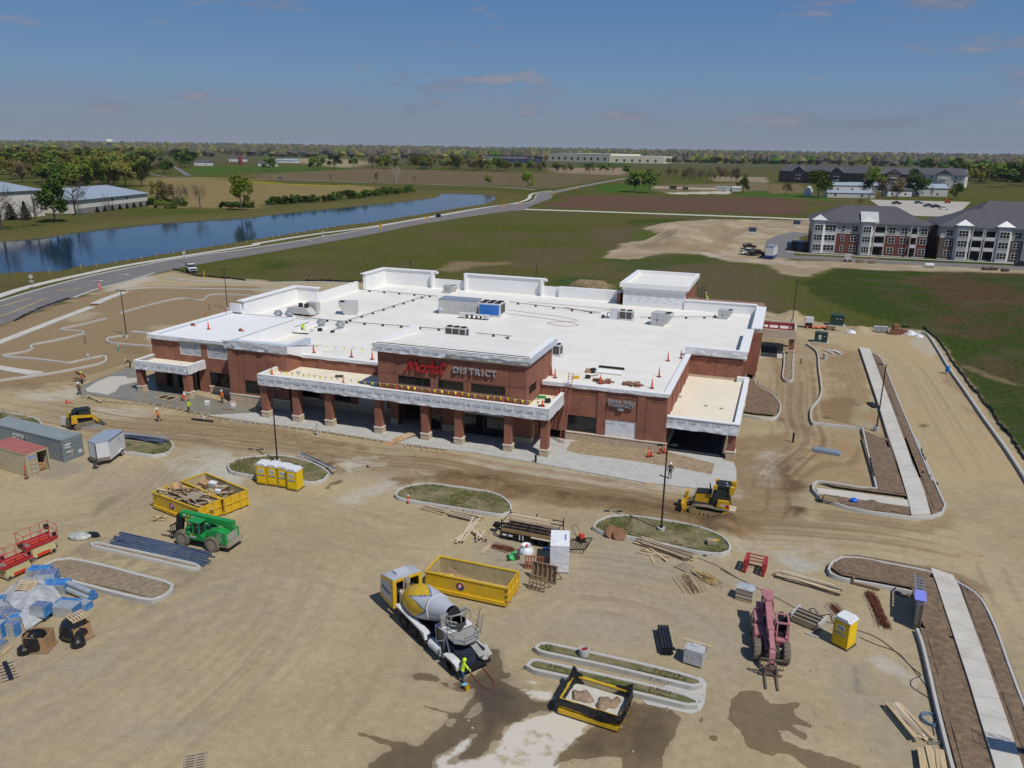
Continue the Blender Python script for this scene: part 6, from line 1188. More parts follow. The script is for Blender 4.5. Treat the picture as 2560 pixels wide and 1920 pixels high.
P(t,'sign_plate',mat('blue_plate',(.14,.19,.42),.5,var=.2,scale=9),lambda m:m.bx(.04,.05,-.95,-.1,1.85,2.15));P(t,'placard',WPAINT,lambda m:m.bx(.05,.055,-.9,-.15,1.93,1.98))
t=tg('cardboard_box','brown cardboard boxes stacked just inside the open tan container','boxes',(-70.1,55.6,.2),R(-8));P(t,'carton',mat('cardboard',(.36,.22,.11),.85,var=.12,scale=1.5),lambda m:(m.bx(-.5,0,-.3,.2,0,.3),m.bx(-.6,-.1,.22,.6,0,.45),m.box((-.3,0,.45),(.4,.35,.3),.4)))
t=tg('safety_post','slim red delineator post leaning at the corner of the tan container','post',(-69.75,53.45));P(t,'tube',mat('cone_orange',(.62,.06,.025),.6,var=.1),lambda m:m.cyl((0,0,.05),(-.08,.05,1.35),.05,.04,8));P(t,'foot',BLACK,lambda m:m.cyl((0,0,0),(0,0,.06),.2,n=8))
def hidden_car():
 t=tg('parked_car','white car mostly out of frame below the tan container','car',(-75.2,51.9),R(-20))
 P(t,'body',mat('car_white',(.62,.64,.66),.3,var=.03),lambda m:m.side([(-2.2,.3),(2.2,.3),(2.25,.75),(1.2,.95),(-2.2,1.0)],-.9,.9));P(t,'cabin',GLASSV,lambda m:m.side([(-2.0,1.003),(1.1,.96),(.4,1.45),(-1.8,1.5)],-.78,.78));P(t,'roof_panel',mat('car_white'),lambda m:m.side([(-1.8,1.503),(.4,1.453),(.35,1.5),(-1.7,1.56)],-.8,.8))
 for x in(-1.35,1.4):
  for y in(-.82,.82):wh(t,x,y,.33,.33,.22)
hidden_car()
def lift():
 t=tg('scissor_lift','','scissor lift',(0,0),0,'red scissor lifts')
 CR=mat('cream_paint',(.52,.47,.25),.5,var=.08,dirt=.2);RD=mat('lift_red',(.40,.03,.035),.5,var=.12,dirt=.2,dcol=(.34,.2,.16));RO=mat('lift_orange',(.55,.05,.02),.5,var=.1)
 for x in(-.75,.75):
  for y in(-.5,.5):wh(t,x,y,.2,.2,.14,TYRED,RIMM)
 P(t,'chassis',CR,lambda m:m.bx(-.95,.95,-.55,.55,.22,.62));P(t,'battery_door',RO,lambda m:[m.bx(-.42,.5,y,y+.03,.25,.5)for y in(-.585,.555)])
 P(t,'scissor_stack',CR,lambda m:([m.beam((-.85,y,.66+k*.13),(.85,y,.72+k*.13),.07,.1)for k in range(3)for y in(-.4,.4)],m.bx(-.9,.9,-.5,.5,.64,.98)))
 dk=P(t,'platform',RD,lambda m:(m.bx(-1.15,1.2,-.56,.56,1.05,1.2),));P(dk,'deck',mat('deck_steel',(.36,.31,.29),.6,.3,var=.2),lambda m:m.bx(-1.05,1.1,-.48,.48,1.2,1.21))
 P(dk,'guard_rail',RD,lambda m:([m.tube([(-1.15,-.55,z),(1.2,-.55,z),(1.2,.55,z),(-1.15,.55,z)],.022,5,0,True)for z in(1.7,2.25)],[m.tube([(x,y,1.2),(x,y,2.25)],.022,5)for x in(-1.15,-.1,.6,1.2)for y in(-.55,.55)],[m.bx(-1.15,1.2,y-.01,y+.01,1.2,1.36)for y in(-.55,.55)]))
 P(dk,'control_box',BLACK,lambda m:(m.box((.95,.35,1.9),(.25,.3,.35)),m.box((1.05,-.4,1.45),(.2,.2,.3))));P(dk,'red_bundle',RO,lambda m:[m.cyl((-.6,.1*k,1.26),(.9,.1*k,1.26),.05,n=6)for k in(-2,-1,1,2)])
 return t
l1=lift();l1['label']='larger red scissor lift standing behind the other on the sand';l1.location=(-55.15,42.25,0);l1.rotation_euler=(0,0,R(79));l1.scale=(1.12,1.12,1.08)
dup(l1,(-54.3,39.35),R(82),'red scissor lift right behind the blue-wrapped ducts',scale=1.0);dup(l1,(-55.6,38.2),R(95),'red scissor lift cut off by the picture edge',scale=.95)
def flatbed():
 t=tg('flatbed_trailer','black flatbed trailer with side racks carrying boards and a mesh ramp','trailer',(-18.2,59.2),R(-2))
 BL=mat('trailer_black',(.014,.014,.016),.55,var=.2,dirt=.12,dcol=(.12,.10,.08))
 P(t,'frame',BL,lambda m:(m.bx(-2.5,2.5,-1.1,-.98,.55,.8),m.bx(-2.5,2.5,.98,1.1,.55,.8),[m.bx(x,x+.1,-.98,.98,.55,.75)for x in np.linspace(-2.5,2.4,6)],m.beam((-2.4,-.9,.65),(-3.7,0,.6),.12),m.beam((-2.4,.9,.65),(-3.7,0,.6),.12),m.box((-3.3,0,.75),(.5,.4,.35)),m.bx(-2.5,1.4,-1.05,-.98,.2,.5)))
 P(t,'rack_rail',BL,lambda m:([m.beam((-2.5,y,z),(2.5,y,z),.05,.07)for y in(-1.08,1.08)for z in(1.2,1.6)],[m.bx(x-.04,x+.04,y-.04,y+.04,.8,1.9)for x in(-2.46,0,2.46)for y in(-1.08,1.08)],[m.beam((x,-1.08,1.6),(x,1.08,1.6),.05)for x in(-2.46,-1.6,-.8,0,.8,1.6,2.46)]))
 pk=mat('weathered_board',(.30,.22,.135),.85,var=.3,scale=1.2,stretch=(.3,4,4),dirt=.3)
 for k in range(8):P(t,'deck_plank',mat('deck_wood',(.13,.09,.06),.85,var=.3,scale=2,stretch=(.4,4,4)),lambda m:m.bx(-2.45,2.45,-.97+k*.245,-.74+k*.245,.805,.84))
 P(t,'side_board',mat('side_wood',(.33,.20,.09),.8,var=.2,stretch=(.3,3,3)),lambda m:m.bx(-2.45,2.4,-1.135,-1.1,.82,1.12))
 for y in(-.98,.98):wh(t,.75,y*1.06,.36,.36,.22);wh(t,1.6,y*1.06,.36,.36,.22)
 P(t,'mudguard',mat('light_trim',(.42,.40,.36),.5),lambda m:[m.bx(.3,2.05,y-.13,y+.13,.78,.80)for y in(-1.24,1.24)])
 P(t,'ramp',BL,lambda m:([m.tube([(3.3,-1,.15),(4.9,-1.15,.55),(5.1,-1.0,.6),(5.1,.95,.6),(4.9,1.1,.55),(3.3,1,.15)],.045,6,0,True)],[m.tube([(3.3+i*.3,-1,.15+i*.075),(3.3+i*.3,1,.15+i*.075)],.02,4)for i in range(6)],[m.tube([(3.3,-.9+j*.36,.15),(5.05,-.9+j*.36,.58)],.02,4)for j in range(6)]))
 for k,(x0,x1,y,z)in enumerate(((-2.2,1.5,.8,1.66),(-2.3,2.2,.45,1.66),(-2.4,1.6,.1,1.66),(-2.0,2.3,-.15,1.66),(-2.3,1.2,.62,1.66),(-2.1,2.1,-.5,1.66))):
  b=tg('board',['long pale board lying along the far rail of the black trailer rack','long pale board second from the far rail of the trailer rack','pale board near the middle of the trailer rack','weathered board in the near half of the trailer rack','short pale board between two longer ones on the trailer rack','dark weathered board nearest the camera on the trailer rack'][k],'board',(-18.2,59.2,0),R(-2),'boards on the trailer rack')
  P(b,'plank',mat('pale_board',(.46,.36,.235),.85,var=.2,scale=1.2,stretch=(.3,4,4))if k!=5 else pk,lambda m:m.bx(x0,x1,y-.09,y+.09,z,z+.05))
 for k in range(4):P(t,'fender_board',WPAINT,lambda m:m.bx(-2.35+k*.55,-1.95+k*.55,-1.18,-1.14,.45,.62)if k<2 else m.bx(-1.4+k*.3,-1.3+k*.3,-1.2,-1.16,.3,.75))
flatbed()
# ------------------------------------------------------------------ dumpsters, toilets, people, stock
def dumpster(label,cx,cy,rz,L_,W_,H_,seal=True):
 t=tg('roll_off_dumpster',label,'dumpster',(cx,cy),rz,'yellow roll-off dumpsters');x,y=L_/2,W_/2;b=.16
 P(t,'shell',YEL,lambda m:(m.bx(-x,x,-y,-y+.06,b,H_-.1),m.bx(-x,x,y-.06,y,b,H_-.1),m.bx(-x,-x+.06,-y+.06,y-.06,b,H_-.1),m.side([(-x-.25,b+.5),(-x-.003,b),(-x-.003,b+.9)],-y*.8,y*.8)))
 P(t,'floor_plate',mat('inner_paint',(.44,.36,.20),.7,var=.2,dirt=.5,dcol=(.35,.29,.19)),lambda m:(m.bx(-x+.06,x-.06,-y+.06,y-.06,b,b+.06),m.bx(-x+.06,x-.06,-y+.061,-y+.075,b+.06,H_-.12),m.bx(-x+.06,x-.06,y-.075,y-.061,b+.06,H_-.12),m.bx(-x+.061,-x+.075,-y+.08,y-.08,b+.06,H_-.12)))
 P(t,'rim',YEL,lambda m:(m.bx(-x-.04,x+.04,-y-.05,-y+.1,H_-.1,H_),m.bx(-x-.04,x+.04,y-.1,y+.05,H_-.1,H_),m.bx(-x-.04,-x+.1,-y+.1,y-.1,H_-.1,H_),m.bx(-x,x,-y-.12,-y-.002,b,b+.28),m.bx(-x,x,y+.002,y+.12,b,b+.28)))
 dr=P(t,'tailgate',YEL,lambda m:(m.bx(x-.06,x+.0,-y+.06,y-.06,b,H_-.02),[m.bx(x,x+.09,yy-.05,yy+.05,b,H_)for yy in(-y+.1,-y*.35,y*.35,y-.1)],m.bx(x,x+.08,-y+.15,y-.15,H_*.55,H_*.55+.1)))
 P(dr,'hinge',mat('rusty_edge',(.22,.11,.05),.8,var=.3),lambda m:[m.box((x+.02,-y-.04,z),(.2,.08,.12))for z in(H_*.3,H_*.6,H_*.9)]);P(t,'skid_rail',DGREY,lambda m:[m.bx(-x-.1,x,yy-.08,yy+.08,.0,b)for yy in(-.5,.5)])
 for xx in(-x+.25,x-.25):P(t,'roller',DGREY,lambda m:m.cyl((xx,-y+.1,.12),(xx,y-.1,.12),.12,n=10))
 if seal:
  q=P(t,'emblem',mat('emblem_white',(.7,.7,.68),.5,var=0),lambda m:m.cyl((-.4,-y-.002,H_*.58),(-.4,-y-.014,H_*.58),.34,n=24))
  P(q,'emblem_ring',mat('emblem_dark',(.05,.04,.07),.5,var=0),lambda m:m.lathe([(.335,.0),(.335,.006),(.25,.006),(.25,0)],24,Matrix.Translation((-.4,-y-.014,H_*.58))@Matrix.Rotation(R(90),4,'X')))
  half=lambda a0:[(.24*math.cos(a0+math.pi*i/10),.24*math.sin(a0+math.pi*i/10))for i in range(11)];Mq=Matrix(((1,0,0,-.4),(0,0,-1,-y-.014),(0,1,0,H_*.58),(0,0,0,1)))
  P(q,'emblem_red',REDP,lambda m:m.prism(half(0),0,.006,0,Mq));P(q,'emblem_blue',mat('emblem_blue',(.03,.05,.28),.5,var=0),lambda m:m.prism(half(math.pi),0,.006,0,Mq));P(q,'emblem_letter',mat('emblem_white'),lambda m:tms(m,'P',.4,Mq@Matrix.Translation((-.12,-.14,.008)),.006,bold=.02))
 return t
WOOD=mat('lumber',(.47,.36,.215),.85,var=.22,scale=1.5,stretch=(.4,3,3));WOODG=mat('grey_lumber',(.33,.27,.19),.9,var=.25,scale=1.5,stretch=(.4,3,3),dirt=.2);CARD=mat('cardboard');PLY=mat('plywood');WOODD=mat('brown_lumber',(.24,.165,.10),.9,var=.25,scale=1.5)
def hp(name,label,cat,loc,rz,items,group=None):
 """items: (part name, material, centre, size, zrot, xtilt, ytilt)"""
 t=tg(name,label,cat,loc,rz,group)
 for nm,m,c,s,a,rx,ry in items:P(t,nm,m,lambda b:b.box(c,s,Matrix.Rotation(a,4,'Z')@Matrix.Rotation(ry,4,'Y')@Matrix.Rotation(rx,4,'X')))
 return t
def scrap(n,x,y,z0,z1,ms,lmin=.6,lmax=2.0,w=(.09,.3),names=('plank',),seed=1,ang=(0,3.14)):
 r=random.Random(seed);out=[]
 for i in range(n):out.append((r.choice(names),r.choice(ms),(r.uniform(-x,x),r.uniform(-y,y),z0+(z1-z0)*i/n),(r.uniform(lmin,lmax),r.uniform(*w),r.uniform(.03,.06)),r.uniform(*ang),r.uniform(-.25,.25),r.uniform(-.2,.2)))
 return out
dumpster('long yellow dumpster with round emblem behind the mixer truck',-20.0,49.62,R(-1),6.6,2.55,1.66)
dumpster('yellow dumpster piled high with pallets and lumber behind the green telehandler',-49.5,53.0,R(-13),6.4,2.5,1.7)
dumpster('yellow dumpster with loose scrap, farther back of the lumber pair',-48.65,55.75,R(-17),6.6,2.6,1.7,False)
d4=dumpster('small yellow dumpster draped with black plastic sheeting',-8.0,39.7,R(-5.5),3.75,2.5,1.1,False)
hp('lumber_heap','heap of broken pallets and boards filling the near yellow dumpster','lumber heap',(-49.5,53.0,.25),R(-13),scrap(80,2.6,.95,.5,1.85,[WOOD,WOODG,WOODG,WOODD],.8,2.3,(.09,.28),seed=4,ang=(-.5,.6))+[('plywood_sheet',PLY,(-1.2,.2,1.6),(1.6,1.1,.03),.3,.5,.3),('plywood_sheet',WOODG,(1.3,-.1,1.75),(1.7,1.2,.05),.1,.2,-.15)])
hp('scrap_heap','loose wood, carton and white plastic scrap in the farther dumpster','scrap heap',(-48.65,55.75,.25),R(-17),scrap(40,2.5,.9,.3,1.15,[WOOD,WOODG,CARD,WOOD],.5,1.8,(.1,.4),seed=6)+[('white_bag',WPAINT,(-.6,.3,1.3),(.7,.5,.4),.4,.2,.1),('carton',CARD,(-1.6,0,1.15),(.9,.7,.5),.3,.2,.2),('white_bag',WPAINT,(1.0,-.3,1.2),(.5,.4,.3),1,.2,.3)])
hp('cardboard_scrap','flattened brown cardboard and grey rubble inside the emblem dumpster','cardboard',(-20.0,49.62,.23),R(-1),[('carton',CARD,(-1.2,.2,.35),(2.2,.8,.35),-.25,.3,.12),('carton',CARD,(-2.3,.1,.25),(.9,1.0,.3),.2,.1,.1),('carton',WOODD,(-1.8,.55,.65),(1.1,.4,.1),-.3,.4,.2),('paper_tag',mat('yellow_tag',(.75,.7,.02),.6),(-1.75,.1,.68),(.2,.1,.02),.3,.3,.1),('rubble',mat('rubble',(.25,.23,.2),.9,var=.4,scale=4),(.3,-.3,.12),(1.6,.5,.15),-.1,.1,0),('plank',WOODD,(1.9,.2,.15),(1.0,.6,.06),.6,.1,.2),('plank',WOOD,(2.3,-.6,.12),(1.4,.12,.06),1.3,0,.1)])
BLKP=mat('black_plastic',(.012,.012,.014),.28,var=.2,bump=.06,bscale=4,spec=.5)
def liner():
 t=tg('plastic_liner','wrinkled black plastic sheet hanging over the small dumpster rim','plastic sheet',(-8.0,39.7,0),R(-5.5));mb=MB();n=90;x,y=1.95,1.3;per=[]
 for i in range(n):
  u=i/n*4;s,f_=int(u),u-int(u);c=[(-x,-y),(x,-y),(x,y),(-x,y)];a,b=c[s],c[(s+1)%4];per.append((a[0]+(b[0]-a[0])*f_,a[1]+(b[1]-a[1])*f_,s))
 rows=[];N_=lambda i,k,s:float(vn(np.array(i*1.0),np.array(k*3.1),s,12))
 for k,(o,z)in enumerate(((.80,.35),(.9,.75),(.965,1.12),(1.02,1.2),(1.05,1.02),(1.06,.72),(1.065,.5))):
  row=[]
  for i,(px,py,s)in enumerate(per):
   c=(px/x)**4*max(0,py/y)**4;top=k in(2,3);dz=N_(i,k,3)*.05+(.5*c if top else.28*c if k==1 else 0)+(.08 if top and s in(1,3)else 0);fall=(.1+.12*math.sin(i*.35))if k>=5 and s==0 else(.3 if k>=5 else 0);row.append((px*(o-.05*c)+.05*N_(i,k,2),py*(o-.05*c)+.05*N_(i+50,k,2),z+dz+fall))
  rows.append(row)
 vs=[v for r_ in rows for v in r_];mb.add(vs,[(k*n+i,k*n+(i+1)%n,(k+1)*n+(i+1)%n,(k+1)*n+i)for k in range(6)for i in range(n)if not(per[i][2]==2 and 50<i<64)]);mb.build('sheet',BLKP,t,25)
liner()
hp('concrete_waste','lumps of hardened concrete and pale slurry in the small dumpster','concrete waste',(-8.0,39.7,.2),R(-5.5),[('slurry',mat('slurry',(.50,.48,.42),.7,var=.15,scale=2),(0,0,.3),(3.4,2.2,.3),0,0,0)])
for c,s in(((-.8,.0,.5),(.75,.5,.32)),((.55,-.1,.5),(.42,.75,.3)),((1.1,.3,.45),(.35,.6,.22))):
 mb=MB();mb.lathe([(.01,-.6),(.7,-.5),(1,-.1),(.85,.35),(.45,.6),(.01,.7)],12,Matrix.Translation(c)@Matrix.Diagonal((*s,1)));mb.v=[(x+.08*math.sin(y*9+z*5),y+.08*math.sin(x*7),z+.06*math.sin(x*8+y*5))for x,y,z in mb.v];mb.build('concrete_lump',mat('wet_concrete_lump',(.27,.19,.12),.7,var=.3,scale=3),bpy.data.objects['concrete_waste'],50)
def toilet():
 t=tg('portable_toilet','','portable toilet',(0,0),0,'yellow portable toilets');YT=mat('toilet_yellow',(.70,.48,.01),.45,var=.05,dirt=.12,dcol=(.5,.38,.15));WT=mat('toilet_white',(.66,.67,.69),.4,var=.04)
 P(t,'skid',DGREY,lambda m:m.bx(-.62,.62,-.62,.66,0,.1));P(t,'cabin',YT,lambda m:m.prism([(-.56,-.56),(.56,-.56),(.56,.56),(-.56,.56)],.1,2.02))
 P(t,'side_rib',YT,lambda m:[m.bx(s*.56-.025,s*.56+.025,-.5,.5,z,z+.13)for s in(-1,1)for z in np.arange(.35,1.95,.24)])
 P(t,'roof',WT,lambda m:(m.prism([(-.6,-.6),(.6,-.6),(.6,.6),(-.6,.6)],2.023,2.14),m.prism([(-.5,-.45),(.5,-.45),(.5,.5),(-.5,.5)],2.14,2.28),m.side([(-.5,2.14),(.5,2.14),(.4,2.3),(-.4,2.3)],-.62,.5)))
 d=P(t,'door',YT,lambda m:(m.bx(-.46,.46,-.6,-.563,.2,1.98),m.bx(-.38,.38,-.62,-.6,.3,.75)));P(d,'door_frame',mat('dark_yellow',(.35,.24,.03),.6),lambda m:[m.bx(x,x+.03,-.59,-.562,.2,1.98)for x in(-.5,.47)])
 P(d,'notice',mat('notice',(.62,.63,.66),.5,var=.1),lambda m:(m.bx(-.27,.27,-.612,-.603,1.35,1.75),));P(d,'notice_print',mat('notice_print',(.22,.22,.28),.6,var=.6,scale=14),lambda m:(m.bx(-.2,.12,-.618,-.614,1.5,1.6),m.bx(.08,.2,-.618,-.614,1.4,1.58),m.cyl((-.16,-.614,1.66),(-.16,-.618,1.66),.05,n=8)))
 P(d,'latch_bar',mat('grey_band',(.26,.28,.31),.5),lambda m:m.bx(-.4,.4,-.63,-.602,1.02,1.16))
 return t
tl=toilet();tl['label']='yellow portable toilet with white roof at the left end of the row of four';tl.location=(-46.95,61.1,0);tl.rotation_euler=(0,0,R(4))
for i,lb in enumerate(('second portable toilet from the left in the row of four','third portable toilet from the left in the row of four','yellow portable toilet at the right end of the row of four')):dup(tl,(-45.75+i*1.22,61.2-.12*i*(i>1),0),R(4-i*2),lb)
dup(tl,(6.55,52.1,0),R(-32),'single yellow portable toilet standing alone near the pink telehandler')
SKIN=mat('skin',(.42,.26,.18),.6,var=.05);HIVIS=mat('hi_vis_yellow',(.55,.80,.02),.7,var=.1);ORNG=mat('hi_vis_orange',(.75,.16,.03),.7,var=.1);DENIM=mat('denim',(.05,.10,.22),.85,var=.2);DARKC=mat('dark_cloth',(.02,.02,.025),.85,var=.2);KHAKI=mat('khaki_cloth',(.12,.09,.06),.85,var=.2);HATW=mat('hard_hat_white',(.72,.73,.74),.35,var=.03)
BOOT=mat('boots',(.09,.05,.03),.8)
def skin_obj(name,verts,edges,radii,m,parent,sub=1):
 me=bpy.data.meshes.new(name);me.from_pydata(verts,edges,[]);me.materials.append(m)if not isinstance(m,list)else[me.materials.append(k)for k in m]
 o=bpy.data.objects.new(name,me);COL.objects.link(o);o.parent=parent;sk=o.modifiers.new('s','SKIN');sk.use_smooth_shade=True
 for v,r in zip(me.skin_vertices[0].data,radii):v.radius=(r,r)if isinstance(r,float)else r
 me.skin_vertices[0].data[0].use_root=True
 if sub:o.modifiers.new('u','SUBSURF').levels=sub;o.modifiers['u'].render_levels=sub
 return o
def bake(o):
 dg=bpy.context.evaluated_depsgraph_get();me=bpy.data.meshes.new_from_object(o.evaluated_get(dg));o.modifiers.clear();o.data=me
def psn(label,x,y,rz,shirt,legs,hat=None,pose='stand',z=0.0,hood=None,print_=False,group='site workers'):
 """faces +x; bend leans the trunk forward"""
 t=tg('person',label,'person',(x,y,z),rz,group)
 hip,kneeL,kneeR,footL,footR=(0,0,.92),(.04,.11,.50),(.04,-.11,.50),(0,.12,.07),(0,-.12,.07)
 b={'stand':0.03,'walk':.1,'bend':1.1,'kneel':.75,'work':.25}[pose];hz=.92
 if pose=='walk':kneeL,footL,kneeR,footR=(.2,.11,.52),(.18,.11,.08),(-.05,-.11,.5),(-.3,-.11,.1)
 if pose=='kneel':hz=.48;hip=(0,0,hz);kneeL,footL,kneeR,footR=(.35,.13,.42),(.3,.13,.07),(.2,-.13,.1),(-.25,-.13,.08)
 if pose=='bend':hip=(-.12,0,.88)
 sp=lambda l,s=0:(hip[0]+math.sin(b)*l,s,hip[2]+math.cos(b)*l)
 ch,nk,hd=sp(.38),sp(.55),(hip[0]+math.sin(b*1.05)*.72,0,hip[2]+math.cos(b*1.05)*.72)
 sl,sr=sp(.48,.19),sp(.48,-.19)
 arm={'stand':((.04,.30,.33-.06),(.06,.27,.02)),'walk':((.12,.28,.27),(.26,.24,.1)),'bend':((.3,.24,.28),(.42,.16,.02)),'kneel':((.28,.24,.22),(.45,.15,.0)),'work':((.14,.28,.25),(.36,.18,.2))}[pose]
 E_=[]
 for s,S_ in((1,sl),(-1,sr)):
  dz=sp(.48)[2];e1=(S_[0]+arm[0][0]*.9,s*arm[0][1],S_[2]-.27);e2=(S_[0]+arm[1][0],s*arm[1][1],S_[2]-.50 if pose!='bend' else max(.3,S_[2]-.5));E_+=[e1,e2]
 hand=lambda e,s:(e[0]+.06,e[1]-s*.01,e[2]-.08)
 V=[hip,ch,nk,hd,sl,E_[0],E_[1],hand(E_[1],1),sr,E_[2],E_[3],hand(E_[3],-1),(hip[0],.1,hip[2]-.06),kneeL,footL,(footL[0]+.13,footL[1],.04),(hip[0],-.1,hip[2]-.06),kneeR,footR,(footR[0]+.13,footR[1],.04)]
 Ed=[(0,1),(1,2),(2,3),(1,4),(4,5),(5,6),(6,7),(1,8),(8,9),(9,10),(10,11),(0,12),(12,13),(13,14),(14,15),(0,16),(16,17),(17,18),(18,19)]
 rad=[(.15,.12),(.17,.12),.055,.095,.075,.05,.038,.035,.075,.05,.038,.035,.095,.065,.05,.045,.095,.065,.05,.045]
 for h,s in((7,1),(11,-1)):
  hx,hy,hz_=V[h]
  for k in range(5):V.append((hx+(.02 if k<4 else.04),hy+(k-1.5)*.018*(1 if k<4 else 0)-s*(.035 if k==4 else 0),hz_-(.075-.006*abs(k-1.5)if k<4 else.03)));Ed.append((h,len(V)-1));rad.append(.010)
 body=skin_obj('body',V,Ed,[float(r)if not isinstance(r,tuple)else r for r in rad],[SKIN,shirt,legs,BOOT],t,1);bake(body)
 me=body.data;idx=np.zeros(len(me.polygons),np.int32);H_=Vector(hip);hv=Vector(hd);n_=Vector((math.sin(b),0,math.cos(b)))
 for p in me.polygons:
  c=p.center;l=(c-H_).dot(n_)
  near_hand=min((c-Vector(V[7])).length,(c-Vector(V[11])).length)<.1
  arm_=abs(c.y)>.2 and c.z>.3
  idx[p.index]=0 if near_hand else 1 if(arm_ or.0<l<.56)else(0 if l>=.56 else(3 if c.z<.14 else 2))
 if len(me.materials)<4:[me.materials.append(k)for k in(shirt,legs,BOOT)]
 me.polygons.foreach_set('material_index',idx);me.update()
 hq=Matrix.Translation(hd)@Matrix.Rotation(b,4,'Y')
 P(body,'face',SKIN,lambda m:(m.box(hq@Vector((.1,0,-.01)),(.035,.03,.05)),[m.box(hq@Vector((.0,s*.1,0)),(.04,.03,.06))for s in(-1,1)]))
 P(body,'eyes',DARKC,lambda m:([m.box(hq@Vector((.094,s*.035,.03)),(.012,.022,.012))for s in(-1,1)],m.box(hq@Vector((.094,0,-.05)),(.01,.05,.01))))
 if hat:
  P(t,'hard_hat',hat,lambda m:(m.lathe([(.15,.0),(.15,.02),(.125,.03),(.118,.08),(.08,.13),(.001,.15)],14,hq@Matrix.Translation((0,0,.045))),m.box(hq@Vector((.15,0,.055)),(.09,.18,.015))),40)
 elif hood:P(t,'hood',hood,lambda m:m.lathe([(.10,-.13),(.125,-.05),(.13,.05),(.09,.12),(.001,.14)],12,hq@Matrix.Translation((-.025,0,.0))),60)
 else:P(t,'hair',DARKC,lambda m:m.lathe([(.11,-.02),(.115,.05),(.08,.1),(.001,.12)],12,hq@Matrix.Translation((-.02,0,0))),60)
 if print_:P(t,'back_print',HATW,lambda m:m.box((hip[0]-.165,0,hip[2]+.38),(.01,.2,.05)))
 return t
psn('worker in hooded neon yellow top and jeans washing the mixer truck',-16.5,39.3,R(50),HIVIS,DENIM,None,'work',hood=HIVIS)
psn('worker in white hard hat and black top standing on the store walk',-8.85,76.35,R(95),DARKC,KHAKI,HATW,'stand',.12,print_=True)
q=gA(1375,1155).xy;psn('worker in orange vest and dark trousers walking beside the slab forms',q.x,q.y,R(-120),ORNG,DARKC,HATW,'walk')
q=gA(1632,1085).xy;psn('worker in neon yellow vest holding a red pole by the forms',q.x,q.y,R(60),HIVIS,DARKC,None,'work',.1)
q=gA(1925,1003).xy;psn('worker in orange shirt and brown trousers beside the left block',q.x,q.y,R(-100),ORNG,KHAKI,HATW,'stand',.12)
q=gA(1580,978).xy;psn('worker in orange crouching over the drain frame in wet slab',q.x,q.y,R(-20),ORNG,KHAKI,HATW,'kneel',.1)
q=gA(690,925).xy;psn('worker in white hard hat and dark clothes at the left slab corner',q.x,q.y,R(-60),KHAKI,DARKC,HATW,'stand')
q=gA(715,830).xy;psn('worker in yellow hat carrying a sheet of plywood',q.x,q.y,R(-120),ORNG,DARKC,mat('hard_hat_yellow',(.6,.72,.03),.4),'stand')
q=gA(1128,690).xy;psn('worker in black bending over behind the entry canopy',q.x,q.y,R(200),DARKC,DARKC,HATW,'bend')
for q,z,r_,lb,ps in(((-14.2,141.2),5.9,80,'worker in neon yellow jacket standing left of two on the rear scaffold','stand'),((-12.2,141.3),6.2,120,'worker in neon yellow jacket and white hat, right of the rear pair','work'),((-12.6,142.4),6.7,200,'worker in neon yellow jacket highest on the rear scaffold','stand')):psn(lb,q[0],q[1],R(r_),HIVIS,DARKC,HATW,ps,z)
psn('worker in neon yellow crouching behind the white roof parapet',-66.0,97.3,R(-30),HIVIS,DARKC,None,'kneel',6.5,hood=HIVIS)
q=gA(700,800).xy;t=tg('plywood_sheet','tan sheet of plywood carried at the left end of the wet slab','plywood',(q.x,q.y,.75),R(-14));P(t,'sheet',PLY,lambda m:m.box((0,0,.25),(2.3,.05,.85),Matrix.Rotation(.55,4,'X')))
t=tg('sawhorse_table','rough wooden work bench under the carried plywood sheet','bench',(q.x+.3,q.y-.5),R(10));P(t,'bench_top',WOODD,lambda m:m.bx(-.8,.8,-.25,.25,.6,.68));[P(t,'leg',WOODD,lambda m:m.beam((sx*.7,sy*.2,.6),(sx*.8,sy*.3,0),.07))for sx in(-1,1)for sy in(-1,1)]
# ------------------------------------------------------------------ site stock and street furniture
POLE=mat('pole_bronze',(.022,.018,.015),.5,var=.1)
def pole(label,x,y,arm=0,rz=0,zb=.62,h=8.4):
 t=tg('light_pole',label,'light pole',(x,y),rz,'parking lot light poles')
 P(t,'concrete_base',KERB,lambda m:m.cyl((0,0,-.1),(0,0,zb),.33,n=16),40);P(t,'mast',POLE,lambda m:(m.cyl((0,0,zb),(0,0,h),.085,.065,8),m.cyl((0,0,zb),(0,0,zb+.12),.16,n=8)))
 for s in((-1,1)if arm==0 else(1,)):P(t,'lamp_head',POLE,lambda m:(m.beam((s*.1,0,h-.06),(s*.4,0,h-.04),.06),m.box((s*.62,0,h-.02),(.52,.36,.09))))
for(px,py),lb,arm,rz in(((317,845),'tall dark twin light pole on the kerbed island left of the store',0,.2),((569,775),'tall dark twin light pole just behind the left wing roof',0,.2),((694,1162),'dark twin light pole rising behind the four portable toilets',0,.3),((1652,1334),'dark twin light pole on the grassy island by the bulldozer',0,.3),((2190,1078),'dark single-arm light pole on a pale base beside the long sidewalk',1,R(165)),((1981,805),'thin dark light pole behind the loading canopy',1,R(80))):
 q=G(px,py);pole(lb,q.x,q.y,arm,rz)
for(px,py),lb in(((1026,652),'dark light pole in the meadow behind the rear left parapet'),((1341,660),'dark light pole in the meadow behind the rear right parapet')):q=G(px,py,8.4);pole(lb,q.x,q.y,1,R(120))
CONE=mat('cone_orange');
